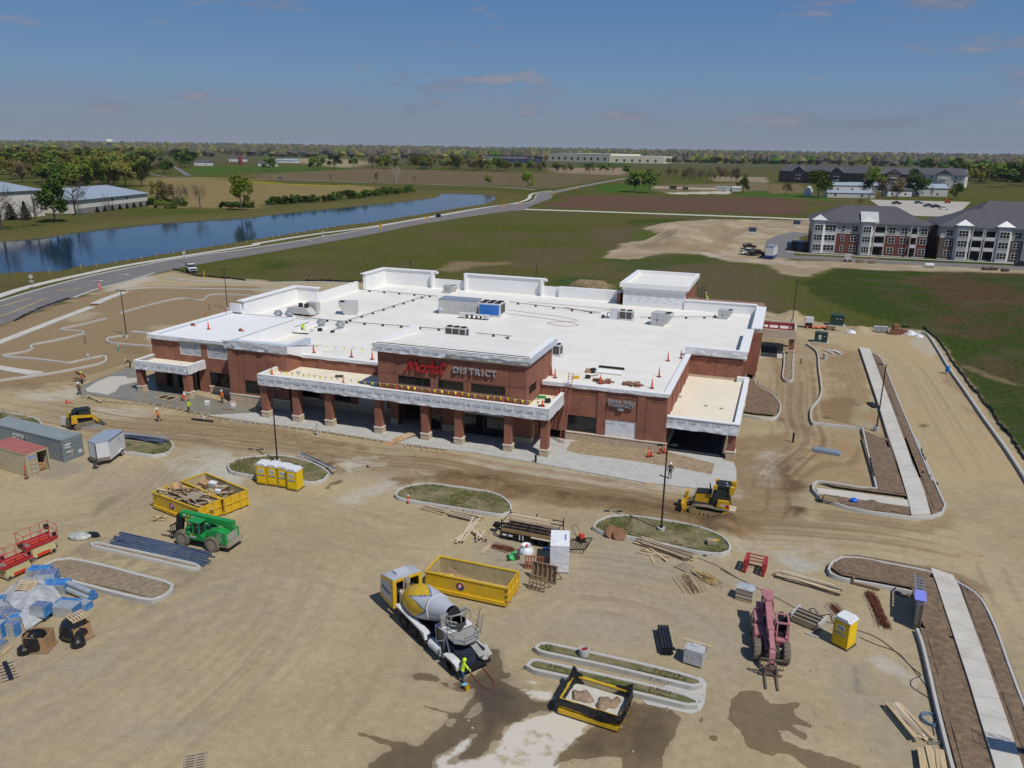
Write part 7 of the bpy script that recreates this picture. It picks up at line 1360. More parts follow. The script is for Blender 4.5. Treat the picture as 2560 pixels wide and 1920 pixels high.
def cn_(label,x,y,z,tall=True,tilt=None,group='orange cones on the store roofs'):
 t=tg('traffic_cone',label,'traffic cone',(x,y,z),rnd.uniform(0,1),group)
 P(t,'cone_body',CONE,lambda m:m.cyl((0,0,.05),(0,0,1.15 if tall else.75),.13 if tall else.2,.035,10),40);P(t,'rubber_base',BLACK,lambda m:m.bx(-.24,.24,-.24,.24,0,.05));P(t,'collar',mat('collar_white',(.7,.7,.68),.5,var=0),lambda m:m.cyl((0,0,.7),(0,0,.78),.085,.078,10))if not tall or group[0]!='o' else None
 if tilt:t.rotation_euler=tilt
cn=[((-82.3,96.3,7.08),'on the left wing roof nearest its outer parapet'),((-81.2,99.6,7.08),'at the back of the left wing roof'),((-76.9,90.3,7.08),'standing in the middle of the left wing roof'),((-58.9,86.7,6.5),'at the right corner of the left block roof'),((-57.0,86.3,6.5),'second along the roof edge left of the sign tower'),((-51.3,86.1,6.5),'third along the roof edge left of the sign tower'),((-48.3,86.1,6.5),'by the yellow drum left of the sign tower'),((-58.5,79.2,5.2),'at the left front corner of the long canopy'),((-58.5,82.7,5.2),'against the brick wall at the left end of the canopy'),((-48.4,79.1,5.2),'on the canopy halfway to the sign tower'),((-40.7,78.0,5.2),'on the canopy under the first tower window'),((-33.1,78.0,5.2),'on the canopy under the gap between tower windows'),((-27.7,78.0,5.2),'on the canopy under the third tower window'),((-23.4,78.7,5.2),'at the right front corner of the long canopy'),((-22.9,83.0,5.2),'at the right rear corner of the long canopy'),((-25.0,87.6,6.5),'on the roof right beside the sign tower'),((-24.3,86.7,6.5),'with a yellow vest over it by the tower'),((-18.7,86.2,6.5),'in front of the brick pallets on the roof edge'),((-12.8,86.6,6.5),'at the right front roof corner'),((-12.8,91.7,6.5),'second up the right roof edge'),((-12.9,99.6,6.5),'third up the right roof edge'),((-11.5,101.6,6.5),'highest on the right roof edge by the side block')]
for c,l in cn:cn_('orange delineator cone '+l,*c)
for c,l in(((-80.6,91.4,7.2),'lying on its side near the wing front'),((-72.1,91.1,7.2),'lying on its side beside the left block')):cn_('orange cone '+l,*c,tilt=(R(82),0,1.2))
q=gG(1318,540).xy;cn_('small red cone standing in front of the middle island',q.x,q.y,0,False,group='cones on the ground')
for c,l in(((1452,155),'left one of the pair before the pharmacy wall'),((1478,148),'right one of the pair before the pharmacy wall'),((1548,125),'farther one before the pharmacy wall'),((1592,120),'half hidden behind the light pole head')):q=gI(*c).xy;cn_('orange banded delineator, '+l,q.x,q.y,.12,True,group='cones on the ground')
def pnn(name,label,A_,B_,n,sag=.08):
 t=tg(name,label,'pennant line',A_,0);A_,B_=Vector(A_),Vector(B_);D=B_-A_;f=lambda u:D*u-Vector((0,0,sag*math.sin(u*math.pi)))
 P(t,'rope',WPAINT,lambda m:m.tube([f(i/10)for i in range(11)],.012,4));first=None
 for i in range(n):
  c=f((i+.5)/n)
  if first is None:first=P(t,'pennant',mat('pennant_yellow',(.72,.62,.01),.6,var=.1),lambda m:m.prism([(-.16,0),(.16,0),(0,-.42)],-.008,.008,0,Matrix(((1,0,0,0),(0,0,1,0),(0,1,0,0),(0,0,0,1)))));first.location=c
  else:shr(first,'pennant',t,c,(rnd.uniform(-.5,.5),0,rnd.uniform(-.6,.6)))
xs=[-58.5,-48.4,-40.7,-33.1,-27.7,-23.4]
for a,b,n,l in zip(xs,xs[1:],(13,8,9,7,5),('on the left third of the long canopy','on the canopy just left of the sign tower','under the first tower window','under the middle tower window','at the right end of the long canopy')):pnn('pennant_line','string of yellow triangular pennants '+l,(a,78.4,6.15),(b,78.4,6.15),n)
pnn('pennant_line','faint string of yellow pennants on the roof left of the sign tower',(-58.9,86.8,7.4),(-49,88.5,7.3),8)
GALV=mat('galvanised');UNIT=mat('unit_grey',(.50,.50,.485),.5,.1,var=.08,dirt=.15,dcol=(.42,.38,.3));UNITD=mat('unit_top',(.22,.26,.32),.5,var=.08);FAN=mat('fan_black',(.02,.02,.02),.6);COIL=mat('coil',(.09,.085,.08),.6,.2,var=.3,scale=8)
t=tg('air_handler','long grey panelled air handler with blue-faced condenser end on the roof','rooftop unit',(-49,117,6.5),R(2))
P(t,'casing',UNIT,lambda m:m.bx(-3.4,3.0,-1.3,1.6,.35,2.45));P(t,'top',UNITD,lambda m:m.bx(-3.45,3.05,-1.35,1.65,2.453,2.52));P(t,'curb',WHITE,lambda m:m.bx(-3.4,7.3,-1.2,1.5,0,.347))
for i in range(7):P(t,'panel',UNIT,lambda m:m.bx(-3.3+i*.9,-2.45+i*.9,-1.33,-1.303,.45,2.35))
P(t,'label_plate',WPAINT,lambda m:m.bx(-3.2,-2.6,-1.345,-1.333,.6,1.2));P(t,'condenser',WPAINT,lambda m:(m.bx(3.5,7.1,-1.25,1.5,.35,2.3),));P(t,'blue_film',mat('blue_film',(.03,.16,.52),.4,var=.15),lambda m:m.bx(3.6,6.9,-1.28,-1.253,.5,2.1));P(t,'end_coil',COIL,lambda m:m.bx(7.103,7.14,-.9,1.2,.7,2.1))
for x in(4.1,5.3,6.5):
 for y in(-.6,.9):P(t,'fan_guard',FAN,lambda m:(m.cyl((x,y,2.303),(x,y,2.36),.48,n=16),m.lathe([(.5,2.3),(.54,2.42),(.5,2.42),(.46,2.3)],16,Matrix.Translation((x,y,0)),0)),40)
t=tg('duct_offset','low white ductwork on stands in front of the air handler','ductwork',(-45.8,114.2,6.5),R(2));P(t,'duct',WPAINT,lambda m:(m.bx(-2.2,-1.2,-.4,.4,.3,.9),m.beam((-1.2,0,.75),(.2,.1,.85),.5,.3),m.bx(.2,2.4,-.4,.4,.6,.75),m.bx(2.0,2.7,-.35,.35,.2,.8)));P(t,'stand',FAN,lambda m:[m.bx(x,x+.06,-.4,.4,0,.7)for x in(-1,-.2,.6,1.3,2.0)])
def rtu(label,x,y,rz,s=1.0,d=1):
 t=tg('rooftop_unit',label,'rooftop unit',(x,y,6.5),rz,'grey rooftop units');t.scale=(s,)*3
 P(t,'casing',UNIT,lambda m:(m.side([(-.95,.1),(.6,.1),(1.25,1.25),(1.2,1.5),(-.95,1.5)],-.8,.8)));P(t,'fan_opening',FAN,lambda m:(m.bx(.55,1.15,-.6,.6,1.503,1.53),m.cyl((-.2,-.803,.7),(-.2,-.82,.7),.1,n=8)));P(t,'curb',WHITE,lambda m:m.bx(-.9,.6,-.75,.75,0,.098));P(t,'panel_seam',UNITD,lambda m:(m.bx(-.25,-.22,-.812,-.802,.15,1.45),m.bx(-.9,.7,-.812,-.802,.75,.77)))
rtu('grey hooded rooftop unit with its mouth to the left near the kitchen exhausts',-65.6,110.2,R(205),1.35);rtu('small grey hooded unit behind the long air handler',-58.4,134.2,R(-15),1.0);rtu('grey hooded rooftop unit left of the clerestory shadow, largest on the right roof',-17.2,121.2,R(-10),1.35);rtu('small grey hooded unit by the far right parapet',-8.3,130.2,R(-8),1.0)
t=tg('kitchen_exhaust','grey make-up air unit with hoods and twin dark motors behind the left block','rooftop unit',(-72,106.3,6.5),R(-4))
P(t,'casing',UNIT,lambda m:(m.bx(-1.8,1.4,-.8,.8,.35,1.3),m.side([(1.4,.4),(2.4,.35),(1.4,1.25)],-.8,.8),m.bx(-2.6,-1.8,-.4,.4,.5,1.1),m.bx(0,2.0,1.2,2.2,.4,1.9)));P(t,'motor',FAN,lambda m:[m.cyl((x,.1,1.3),(x,.1,1.9),.35,n=14)for x in(-.2,.9)],40);P(t,'stand',FAN,lambda m:[m.bx(x,x+.1,-.7,.7,0,.35)for x in(-1.5,-.2,1.0)])
for i,(x,y,l)in enumerate(((-73.8,102.6,'left of the make-up air unit'),(-72.0,102.9,'short, in front of the make-up air unit'),(-64.1,99.4,'the left one of two in the open roof'),(-60.7,99.1,'the right one of two in the open roof'))):
 t=tg('exhaust_fan','round galvanised mushroom exhaust fan, '+l,'exhaust fan',(x,y,6.5),0,'roof exhaust fans');P(t,'curb',WHITE,lambda m:m.bx(-.55,.55,-.55,.55,0,.35));P(t,'fan_head',GALV,lambda m:m.lathe([(.45,.35),(.45,.6),(.68,.7),(.72,.95),(.5,1.0),(.48,1.3),(.1,1.38)],16),40)
def cond(label,x,y,rz,n,box):
 t=tg('condenser',label,'condenser',(x,y,6.5),rz,'roof condensers');w=n*1.1
 P(t,'frame',WPAINT,lambda m:(m.bx(0,w,-.6,.6,1.35,1.5),[m.bx(a,a+.1,b,b+.1,0,1.35)for a in[i*1.1 for i in range(n)]+[w-.1]for b in(-.6,.5)],m.bx(0,w,-.6,.6,.1,.25),m.bx(-2 if box else 0,w+.4,-.8,.8,0,.1)));P(t,'coil',COIL,lambda m:[m.bx(.12+i*1.1,1.02+i*1.1,-.57,.57,.28,1.33)for i in range(n)])
 for i in range(n):P(t,'fan_guard',FAN,lambda m:m.cyl((.55+i*1.1,0,1.503),(.55+i*1.1,0,1.62),.45,n=16),40)
 if box:P(t,'compressor_box',WPAINT,lambda m:m.bx(-1.5,-.2,-.5,.5,.1,1.7));P(t,'pipework',FAN,lambda m:(m.tube([(-1.5,-.2,1.0),(-1.9,-.2,1.0),(-1.9,-.2,.3),(-2.3,-.2,.3)],.07,6),m.tube([(-.2,-.2,.6),(.1,-.2,.9)],.05,6),m.cyl((-2.6,-.3,.1),(-2.6,-.3,.5),.25,n=10)))
cond('white twin-fan condenser with pipework and control box near the clerestory',-24.1,123,R(-2),2,True);cond('white twin-fan condenser half hidden behind the sign tower',-28.6,97.2,R(-6),2,False);cond('low white three-fan condenser behind the sign tower roof',-44.8,101.6,R(-3),3,False)
def rpipe(label,*p):
 t=tg('roof_pipe',label,'pipe',(*p[0],6.5),0,'gas pipes on the roof');o=Vector(p[0]);q=[(*(Vector(a)-o),.32)for a in p];P(t,'pipe',mat('grey_pipe',(.17,.165,.16),.5,var=.1),lambda m:m.tube(q,.055,6))
 for a,b in zip(q,q[1:]):
  L_=(Vector(b)-Vector(a)).length;n=max(1,int(L_/3))
  for i in range(n):c=Vector(a).lerp(Vector(b),(i+.5)/n);P(t,'pipe_block',FAN,lambda m:m.box((c.x,c.y,.12),(.35,.2,.25)))
rpipe('dark gas pipe across the roof from rear left to the air handler',(-74.1,129.3),(-58.4,128.6));rpipe('dark gas pipe running front to back across the roof',(-62.7,103.5),(-60.6,128.6));rpipe('dark gas pipe behind the left block and sign tower',(-71.3,103.6),(-63.8,103.5),(-45.8,104.5));rpipe('dark gas pipe from the air handler to the right condenser',(-44.7,128.7),(-27.7,125.2));rpipe('short bent gas pipe right of the three-fan condenser',(-41.2,103.9),(-35.8,103.9),(-36.4,102.6));rpipe('dark gas pipe from the right condenser to the far hooded unit',(-21,124.5),(-10,129.5),(-9.8,132))
q0=[(-42,120),(-36,119),(-31,117.5),(-29,116),(-31,114.5),(-34,116),(-30,119),(-33,121),(-38,122),(-43,123)]
t=tg('air_hose','thin reddish air hose looping over the middle of the roof','hose',(0,0,6.53));P(t,'hose',mat('hose_red',(.30,.13,.09),.6),lambda m:(m.tube([(p.x,p.y,0)for p in sl(q0,.5)],.03,4),m.tube([(p.x,p.y,.0)for p in sl([(-42,131),(-34,131),(-27,130),(-30,127.5),(-35,129),(-29,126)],.6)],.03,4)))
for i,(x,y,l)in enumerate(((-18.6,86.8,'left brick pallet on the roof edge above the pharmacy'),(-15.2,86.9,'right brick pallet on the roof edge above the pharmacy'))):
 hp('brick_stack','loose bricks and wood, '+l,'brick stack',(x,y,6.5),R(-3),[('brick',BRICK,(rnd.uniform(-1.1,1.1),rnd.uniform(-.5,.5),.08+.05*(k%3)),(.5,.25,.12),rnd.uniform(-.4,.4),0,0)for k in range(22)]+scrap(6,.9,.4,.25,.4,[WOOD,WOODD],.5,1.2,seed=9+i)+[('carton',CARD,(.6,.3,.35),(.6,.4,.2),.4,0,0)],'brick stacks on the roof')
hp('tool_heap','dark tool bags and a yellow saw beside the brick pallets','tools',(-20.6,87.9,6.5),0,[('tool_bag',BLACK,(0,0,.2),(.6,.4,.4),.3,0,0),('saw',YEL,(-1.3,-.6,.15),(.7,.4,.3),.5,.2,0),('cloth',CARD,(-.5,2.6,.2),(.8,.6,.35),.4,.2,.1),('jacket',DARKC,(0,2.7,.25),(.7,.6,.45),.9,.2,0),('board',WOODG,(.4,1.2,.1),(1.6,.12,.06),.9,0,0)])
t=tg('membrane_roll','black roll of roofing lying on the right half of the roof','roll',(-18.9,93.2,6.5));P(t,'roll',FAN,lambda m:m.cyl((-1.6,0,.15),(1.6,0,.15),.15,n=10));t=tg('membrane_roll','pair of white membrane rolls before the black roll','rolls',(-18.7,90.8,6.5));[P(t,'roll',WHITE,lambda m:m.cyl((-1.6,y,.18),(1.6,y,.18),.18,n=12),40)for y in(-.2,.2)]
hp('tool_heap','black tool bags scattered on the roof behind the left block','tools',(-66.2,99.0,6.5),0,[('tool_bag',BLACK,(3.0,-1.4,.2),(.6,.5,.4),.3,0,0),('tool_bag',BLACK,(5.2,-1.6,.15),(.5,.4,.3),.9,0,0),('strip',FAN,(1,-4,.06),(3.2,.35,.08),.12,0,0),('bucket',WPAINT,(2.3,-2.4,.2),(.4,.4,.4),0,0,0)]);hp('tool_heap','tools and green crate at the right end of the long canopy','tools',(-24.2,80.2,5.2),0,[('crate',GRN,(-.4,2.3,.1),(.9,.5,.2),.2,0,0),('tool_bag',BLACK,(.7,.9,.2),(.6,.5,.5),.5,0,0),('tool_bag',BLACK,(.5,-.9,.12),(.7,.3,.25),.8,0,0),('board',WOODG,(-1.0,1.6,.05),(1.1,.15,.05),.1,0,0),('board',DGREY,(-1.3,-1.4,.05),(.9,.15,.05),.1,0,0)]);hp('tool_heap','small tool piles on the canopy before the sign tower','tools',(-53,81.4,5.2),0,[('tool_bag',DGREY,(2.6,0,.1),(.9,.5,.25),.3,0,0),('tool_bag',UNIT,(-3,-.3,.12),(.5,.4,.25),.3,0,0),('tool_bag',BLACK,(9.0,-1.0,.12),(.9,.6,.3),.4,0,0),('tool_bag',BLACK,(-5.0,.8,.1),(.6,.3,.2),.3,0,0)])
t=tg('extension_ladder','reddish extension ladder leaning from the walk past the canopy end to the roof','ladder',(-22.05,82.3,.12));P(t,'ladder',mat('ladder_red',(.33,.13,.11),.6,var=.1),lambda m:([m.beam((x,0,0),(x+.5,1.35,8.1),.05,.1)for x in(-.25,.25)],[m.beam((-.25+.5*u,1.35*u,8.1*u),(.25+.5*u,1.35*u,8.1*u),.04)for u in np.linspace(.03,.98,26)]))
for x,l,h in((-13.6,'left of two rear scaffold ladders',2.6),(-12.9,'right, taller of two rear scaffold ladders',3.4)):t=tg('scaffold_ladder','grey '+l,'ladder',(x,140.6,5.8),0,'scaffold ladders');P(t,'ladder',DGREY,lambda m:([m.tube([(s,0,0),(s,0,h+1.2)],.04,4)for s in(-.25,.25)],[m.tube([(-.25,0,z),(.25,0,z)],.03,4)for z in np.arange(.2,h+1.2,.3)]))
t=tg('scaffold','rear scaffold deck with planks and green chute behind the right parapet','scaffold',(-11.5,141.5,0));P(t,'deck_plank',WOODD,lambda m:m.bx(-4,3,-1,1,5.6,5.8));P(t,'upright',DGREY,lambda m:[m.bx(x,x+.08,y,y+.08,0,6.9)for x in(-4,-1.5,1,3)for y in(-1,1)]);P(t,'chute',mat('chute_green',(.05,.25,.15),.6),lambda m:(m.beam((3,0,6.0),(4.2,.2,7.1),.6,.5),m.beam((4.2,.2,7.1),(7.5,.5,5.4),.25)));P(t,'sack',CARD,lambda m:m.box((1.6,0,6.2),(1.6,.9,.8),.3))
FL=sl(pts(gA,(700,945),(900,985),(1350,1022),(1700,1090))+pts(gB,(0,1122),(300,1170),(850,1240),(1450,1335)),1.0);FL2=sl(pts(gB,(1640,1365),(1990,1408)),.9)
t=tg('slab_formwork','row of timber stakes and braces holding the edge boards of the new slab','formwork',(0,0));br=None
for L_ in(FL,FL2):
 for i in range(0,len(L_)-1):a,b=L_[i],L_[i+1];P(t,'form_board',WOODG,lambda m:m.beam((a.x,a.y-.05,.02),(b.x,b.y-.05,.02),.05,.34))
 for i in range(len(L_)-1):
  p=L_[i];d=(L_[i+1]-L_[i]).normalized();a=math.atan2(d.y,d.x)
  if br is None:br=P(t,'brace',WOOD,lambda m:(m.beam((0,-.12,-.1),(0,-.12,.55),.06),m.beam((0,-.1,.42),(.15,-.95,.0),.07,.05),m.beam((.15,-.9,-.1),(.15,-.9,.3),.06)));br.location=(p.x,p.y,0);br.rotation_euler=(0,0,a)
  else:shr(br,'brace',t,(p.x+rnd.uniform(-.2,.2),p.y,0),(0,0,a+rnd.uniform(-.3,.3)))
q=gB(1580,1320).xy;t=tg('plywood_ramp','two sheets of plywood laid as a ramp up to the store walk','ramp',(q.x,q.y),R(62));P(t,'sheet',PLY,lambda m:m.box((-.6,0,.12),(2.4,1.2,.03),Matrix.Rotation(R(-6),4,'Y')));P(t,'sheet',WOOD,lambda m:m.box((1.2,.2,.28),(2.2,1.2,.03),Matrix.Rotation(R(-4),4,'Y')))
for c,a,l,w in((gA(780,955),-20,'long bowed plank on stands at the left end of the slab forms',.3),):hp('plank',l,'plank',c,R(a),[('board',WOOD,(1.2,0,.3),(4.2,w,.05),0,0,0),('stand',WOODD,(-.5,0,.12),(.1,.6,.25),0,0,0),('stand',WOODD,(2.6,0,.12),(.1,.6,.25),0,0,0)])
for i,c in enumerate(((1395,1460,1180,1620),(1010,1110,1110,1260))[1:]):pass
hp('plywood_scrap','flat plywood sheets pressed into the mud in front of the ramp','plywood',gB(1390,1530),R(25),[('sheet',WOODG,(0,0,.03),(2.2,1.3,.03),.1,0,0),('sheet',WOODG,(-1.6,-.9,.03),(1.8,1.2,.03),.5,0,0),('sheet',WOODG,(-2.2,1.8,.03),(1.6,1.0,.03),.8,0,0),('sheet',WOODG,(-.6,2.0,.03),(1.4,.9,.03),.2,0,0)])
q=gA(1440,950,.1);t=tg('drain_formwork','wooden rectangle framing a drain pit in the wet slab','frame',q,R(-5));P(t,'frame_board',WOOD,lambda m:(m.bx(-1.2,1.5,-.9,-.75,.03,.12),m.bx(-1.2,1.5,.6,.75,.03,.12),m.bx(-1.2,-1.05,-.75,.6,.03,.12),m.bx(1.35,1.5,-.75,.6,.03,.12),m.bx(0,.12,-.75,.6,.03,.1)));P(t,'pit',DARKIN,lambda m:m.bx(-1.04,1.34,-.74,.59,.01,.03))
hp('cement_clutter','pink and white sacks with tools beside the left block','sacks',gA(2010,1000,.12),0,[('sack',mat('pink_sack',(.5,.3,.3),.7),(0,0,.15),(.8,.5,.3),.3,.1,0),('sack',WPAINT,(.7,-.8,.15),(.6,.5,.3),.9,.1,.1),('tool',BLACK,(.3,.8,.1),(.7,.4,.2),.2,0,0),('sack',WPAINT,(-2.4,-1.9,.35),(.6,.5,.6),.4,.1,.1),('plank',mat('ladder_red'),(1.0,-2.2,.05),(1.8,.08,.05),.05,0,0)])
def pl(label,c,a,n,L_,W_,H_,ms,seed,jit=.06,name='lumber_pile',w=(.1,.2)):
 r=random.Random(seed);it=[]
 for i in range(n):l=L_*r.uniform(.7,1);it.append(('plank',r.choice(ms),(r.uniform(-.5,.5)*(L_-l)*.8,r.uniform(-W_/2,W_/2),.04+H_*i/n),(l,r.uniform(*w),r.uniform(.04,.08)),r.gauss(0,jit),0,r.gauss(0,.01)))
 return hp(name,label,'lumber pile',c,R(a),it,'lumber piles on the lot')
PALE_=mat('pale_lumber',(.55,.46,.33),.85,var=.2,scale=1.5,stretch=(.4,3,3))
pl('thin stack of brown boards along the front kerb of the middle island',gG(1540,610),-8,9,2.6,.8,.2,[WOODD,WOOD,WOODG],1);pl('longer scatter of boards near the right end of the middle island',gG(1800,670),-8,14,3.4,1.3,.25,[WOODG,WOOD],2,.12)
pl('bleached white planks leaning diagonally in the splayed heap',gG(1850,800),88,8,5.2,.8,.35,[PALE_],3,.08);pl('short wide boards in the splayed heap left of the black trailer',gG(1960,840),-60,10,2.2,1.0,.4,[PALE_,WOOD,WOODG],4,.4,w=(.15,.35));pl('single plank pointing at the camera below the splayed heap',gG(1985,950),80,1,1.8,.1,.05,[WOOD],5,w=(.3,.31))
pl('long lumber stack along the kerb of the light pole island',gI(1590,960),-16,22,5.4,1.0,.4,[WOOD,PALE_,WOOD,WOODG],6,.05);pl('crossed timber frame lying on the long lumber stack',gI(1500,990),-14,6,3.4,.9,.12,[WOOD],7,.5);pl('dusty steel-blue angle lying beside the long lumber stack',gI(1840,975),-9,3,2.6,.35,.12,[mat('steel_blue',(.10,.13,.20),.5,.3,var=.2)],8,.01)
pl('long lumber stack near the red frame on the right',gJ(760,1245),-14,20,5.2,1.0,.4,[WOOD,PALE_,WOODG],9,.04);pl('tan boards stacked by the right kerb above the coiled hose',gO(1200,1280),-62,14,3.2,1.1,.4,[WOOD,PALE_,WOODG],10,.04,w=(.2,.35));pl('wide tan planks stacked at the bottom edge of the picture',gO(1420,1640),-92,10,2.4,1.2,.45,[WOOD,PALE_],11,.02,w=(.28,.38));pl('loose kindling beside the forks of the green telehandler',gF(1380,685),20,6,1.3,.6,.15,[WOOD,WOODD],12,.4)
pl('two boards lying on the mud above the middle island',gG(1450,305),6,4,2.6,.9,.1,[WOOD,WOODG],13,.2);pl('small boards on the walk edge near the bulldozer',gI(1460,380),10,3,1.5,.3,.08,[WOOD],14,.3);pl('grey lengths of timber and pipe across the container island',gA(1250,1335),2,12,7.0,1.6,.5,[WOODG,mat('steel_blue'),UNITD],15,.03);pl('bent metal angles over the kerb of the toilet island',gB(880,1540),-20,4,7.0,.4,.45,[mat('steel_blue'),UNIT],16,.05)
for t in[o for o in COL.objects if o.name.startswith('lumber_pile')and 'island' in o['label']and('container' in o['label']or 'toilet' in o['label'])]:t.location.z=.35
BAR=mat('blue_steel',(.11,.145,.22),.5,.3,var=.25,scale=3,dirt=.3,dcol=(.30,.27,.2))
for c,a,l,n,s in((Vector((-46.8,46.95,0)),-1.7,'long bundle of dark blue steel joists, farther of the two',12,21),(Vector((-46.5,45.85,0)),-2.5,'long bundle of dark blue steel joists beside the narrow kerbed island',12,22)):
 r=random.Random(s);hp('steel_bundle',l,'steel bundle',c,R(a),[('joist',BAR,(r.uniform(-.3,.3),-.42+i*.075,.09+.05*(i%3)),(10.2*r.uniform(.88,1),.09,.08),r.gauss(0,.015),0,0)for i in range(n)]+[('dunnage',WOOD,(x,0,.03),(.1,1.4,.06),0,0,0)for x in(-3.5,3.5)],'steel bundles')
RUST=mat('rusty_bar',(.16,.05,.022),.85,var=.35,scale=5)
def bars(label,c,a,n,L_,W_,seed):
 r=random.Random(seed);t=tg('rebar_bundle',label,'rebar',c,R(a),'rusty rebar bundles');f=None
 for i in range(n):
  if f is None:f=P(t,'bar',RUST,lambda m:m.cyl((-L_/2,0,0),(L_/2,0,0),.016,n=5));f.location=(0,0,.05)
  else:shr(f,'bar',t,(r.gauss(0,.18),r.gauss(0,W_/3),.04+.012*(i%12)),(0,r.gauss(0,.03),r.gauss(0,.05)))
bars('long rusty rebar bundle pointing at the single toilet',gO(945,295),-82,60,4.6,.55,31);bars('short rusty rebar bundle behind the single toilet',gO(605,310),-65,40,1.5,.7,32);bars('tangled rusty rebar offcuts before the black trailer',gI(205,940),-10,45,1.7,.8,33)
hp('timber_beam','brown timber beam with an upright end near the right kerb','beam',gO(850,100),R(-12),[('beam',WOODD,(0,0,.15),(1.9,.18,.16),0,0,0),('post',WOODD,(-1.0,0,.3),(.12,.3,.6),0,0,0)])
def plt(t,z=0,m=None):
 for i in range(6):P(t,'slat',m or WOOD,lambda b:b.bx(-.6,.6,-.55+i*.2,-.43+i*.2,z+.1,z+.125))
 for x in(-.55,0,.5):P(t,'stringer',m or WOOD,lambda b:b.bx(x-.03,x+.06,-.55,.57,z,z+.1))
for c,a,l in((gI(1765,1105),-28,'wooden pallet beside the end of the long lumber stack'),(gL(70,830),60,'wooden pallet with a black strip at the left picture edge'),(gM(-300,1650)if 0 else gL(1690,1610),35,'slatted pallet sunk in sand at the bottom edge')):t=tg('pallet',l,'pallet',(c.x,c.y,0),R(a),'wooden pallets');plt(t,0,WOODG)
bpy.data.objects['pallet.001'].scale=(.9,1.9,1);P(bpy.data.objects['pallet.001'],'black_strip',BLKP,lambda b:b.bx(-.15,.15,-.6,.6,.13,.17))
bars('thin rods fanned out on the ground below the pallet',gI(1830,1250),-62,14,2.6,1.2,34);hp('form_stakes','tangle of grey stakes and yellow clamps right of the fanned rods','stakes',gI(1965,1205),R(-35),scrap(16,.9,.5,.05,.3,[WOODG,DGREY,YEL],.8,1.8,(.04,.07),('stake',),41,(-.3,.3)))
t=tg('insulation_stack','tall stack of white insulation boards beside the black trailer','board stack',(-14.77,55.72),R(15));D_=1.35
for i in range(6):P(t,'board_bundle',WRAP,lambda m:m.bx(-.75+rnd.uniform(-.02,.02),.75,-D_,D_,.1+i*.38,.47+i*.38))
P(t,'wrapper',mat('wrap_film',(.74,.75,.76),.4,var=.04,bump=.05,bscale=3),lambda m:(m.bx(-.76,.76,-D_-.02,D_+.02,2.382,2.42),m.bx(-.5,.1,-.9,-.4,2.42,2.48)));P(t,'print',mat('blue_print',(.18,.24,.52),.6),lambda m:m.bx(.35,.5,-.3,.7,2.421,2.426));plt(t)
def pnl(label,p,q,h,m,n,solid,lean=.15):
 p,q=Vector(p[:2]),Vector(q[:2]);d=q-p;t=tg('timber_panel',label,'timber panel',(p.x,p.y),math.atan2(d.y,d.x),'timber frames');L_=d.length;u=lambda x,z:(x,lean*z,z)
 for i in range(n):P(t,'stud',m,lambda b:b.beam(u(.04+(L_-.08)*i/(n-1),0),u(.04+(L_-.08)*i/(n-1),h),.08,.1))
 P(t,'rail',m,lambda b:(b.beam(u(0,h),u(L_,h),.1,.08),b.beam(u(0,.08),u(L_,.08),.1,.08)));P(t,'rail',m,lambda b:b.beam(u(0,h*.5),u(L_,h*.5),.08))if not solid else P(t,'sheet',WOODD,lambda b:b.add([(0,.09,0),(L_,.09,0),(L_,.09+lean*h,h),(0,.09+lean*h,h)],[(0,1,2,3)]))
 P(t,'prop',m,lambda b:(b.beam((L_,0,h*.8),(L_+.15,1.0,.05),.08),b.beam((0,0,.06),(.1,1.1,.06),.08)))
RED_=mat('red_timber',(.33,.10,.045),.8,var=.25);pnl('reddish open timber rack standing behind the solid wood panel',gI(385,1110),gI(595,1130),1.05,RED_,9,False);pnl('solid sheeted wooden form panel with upright studs',gI(445,1200),gI(655,1250),1.45,WOODD,6,True);pnl('low open wooden frame nearest the emblem dumpster',gI(418,1285),gI(555,1320),1.15,WOODD,5,False)
t=tg('white_sack','open white bulk sack by the wheel of the black trailer','sack',gI(400,970));P(t,'sack',WRAP,lambda m:m.lathe([(.62,0),(.66,.2),(.5,.42),(.36,.6),(.42,.72),(.3,.6),(.1,.45),(.01,.44)],13),60);P(t,'red_lid',REDP,lambda m:m.cyl((0,.15,.5),(.05,.15,.56),.16,n=10))
t=tg('green_machine','small green machine with round drums lying beside rusty offcuts','machine',gI(265,1030),R(20));P(t,'housing',mat('bright_green',(.02,.42,.10),.45),lambda m:(m.lathe([(.01,0),(.3,.02),(.36,.2),(.2,.4),(.01,.42)],14,Matrix.Rotation(.6,4,'Y')),m.lathe([(.01,0),(.2,.02),(.22,.15),(.01,.25)],12,Matrix.Translation((.3,.5,.2)))));P(t,'frame',DGREY,lambda m:(m.box((.45,.1,.2),(.5,.5,.35),.3),[m.cyl((-.2,y,.12),(-.2,y+.08,.12),.13,n=10)for y in(-.35,.3)]))
t=tg('plate_compactor','orange engine machine with tube handle behind the mesh ramp','compactor',gI(875,880),R(140));P(t,'engine',CONE,lambda m:(m.box((0,0,.55),(.35,.4,.35)),));P(t,'base',BLACK,lambda m:(m.bx(-.3,.45,-.25,.25,0,.35),m.tube([(.3,-.25,.4),(1.1,-.3,1.0),(1.3,0,1.05),(1.1,.3,1.0),(.3,.25,.4)],.025)))
t=tg('blue_drum','blue round lid in the shadow beside the white board stack','lid',gI(575,940));P(t,'lid',mat('blue_plastic',(.05,.10,.35),.5),lambda m:m.lathe([(.28,0),(.3,.1),(.2,.12),(.1,.06),(.01,.06)],16),40)
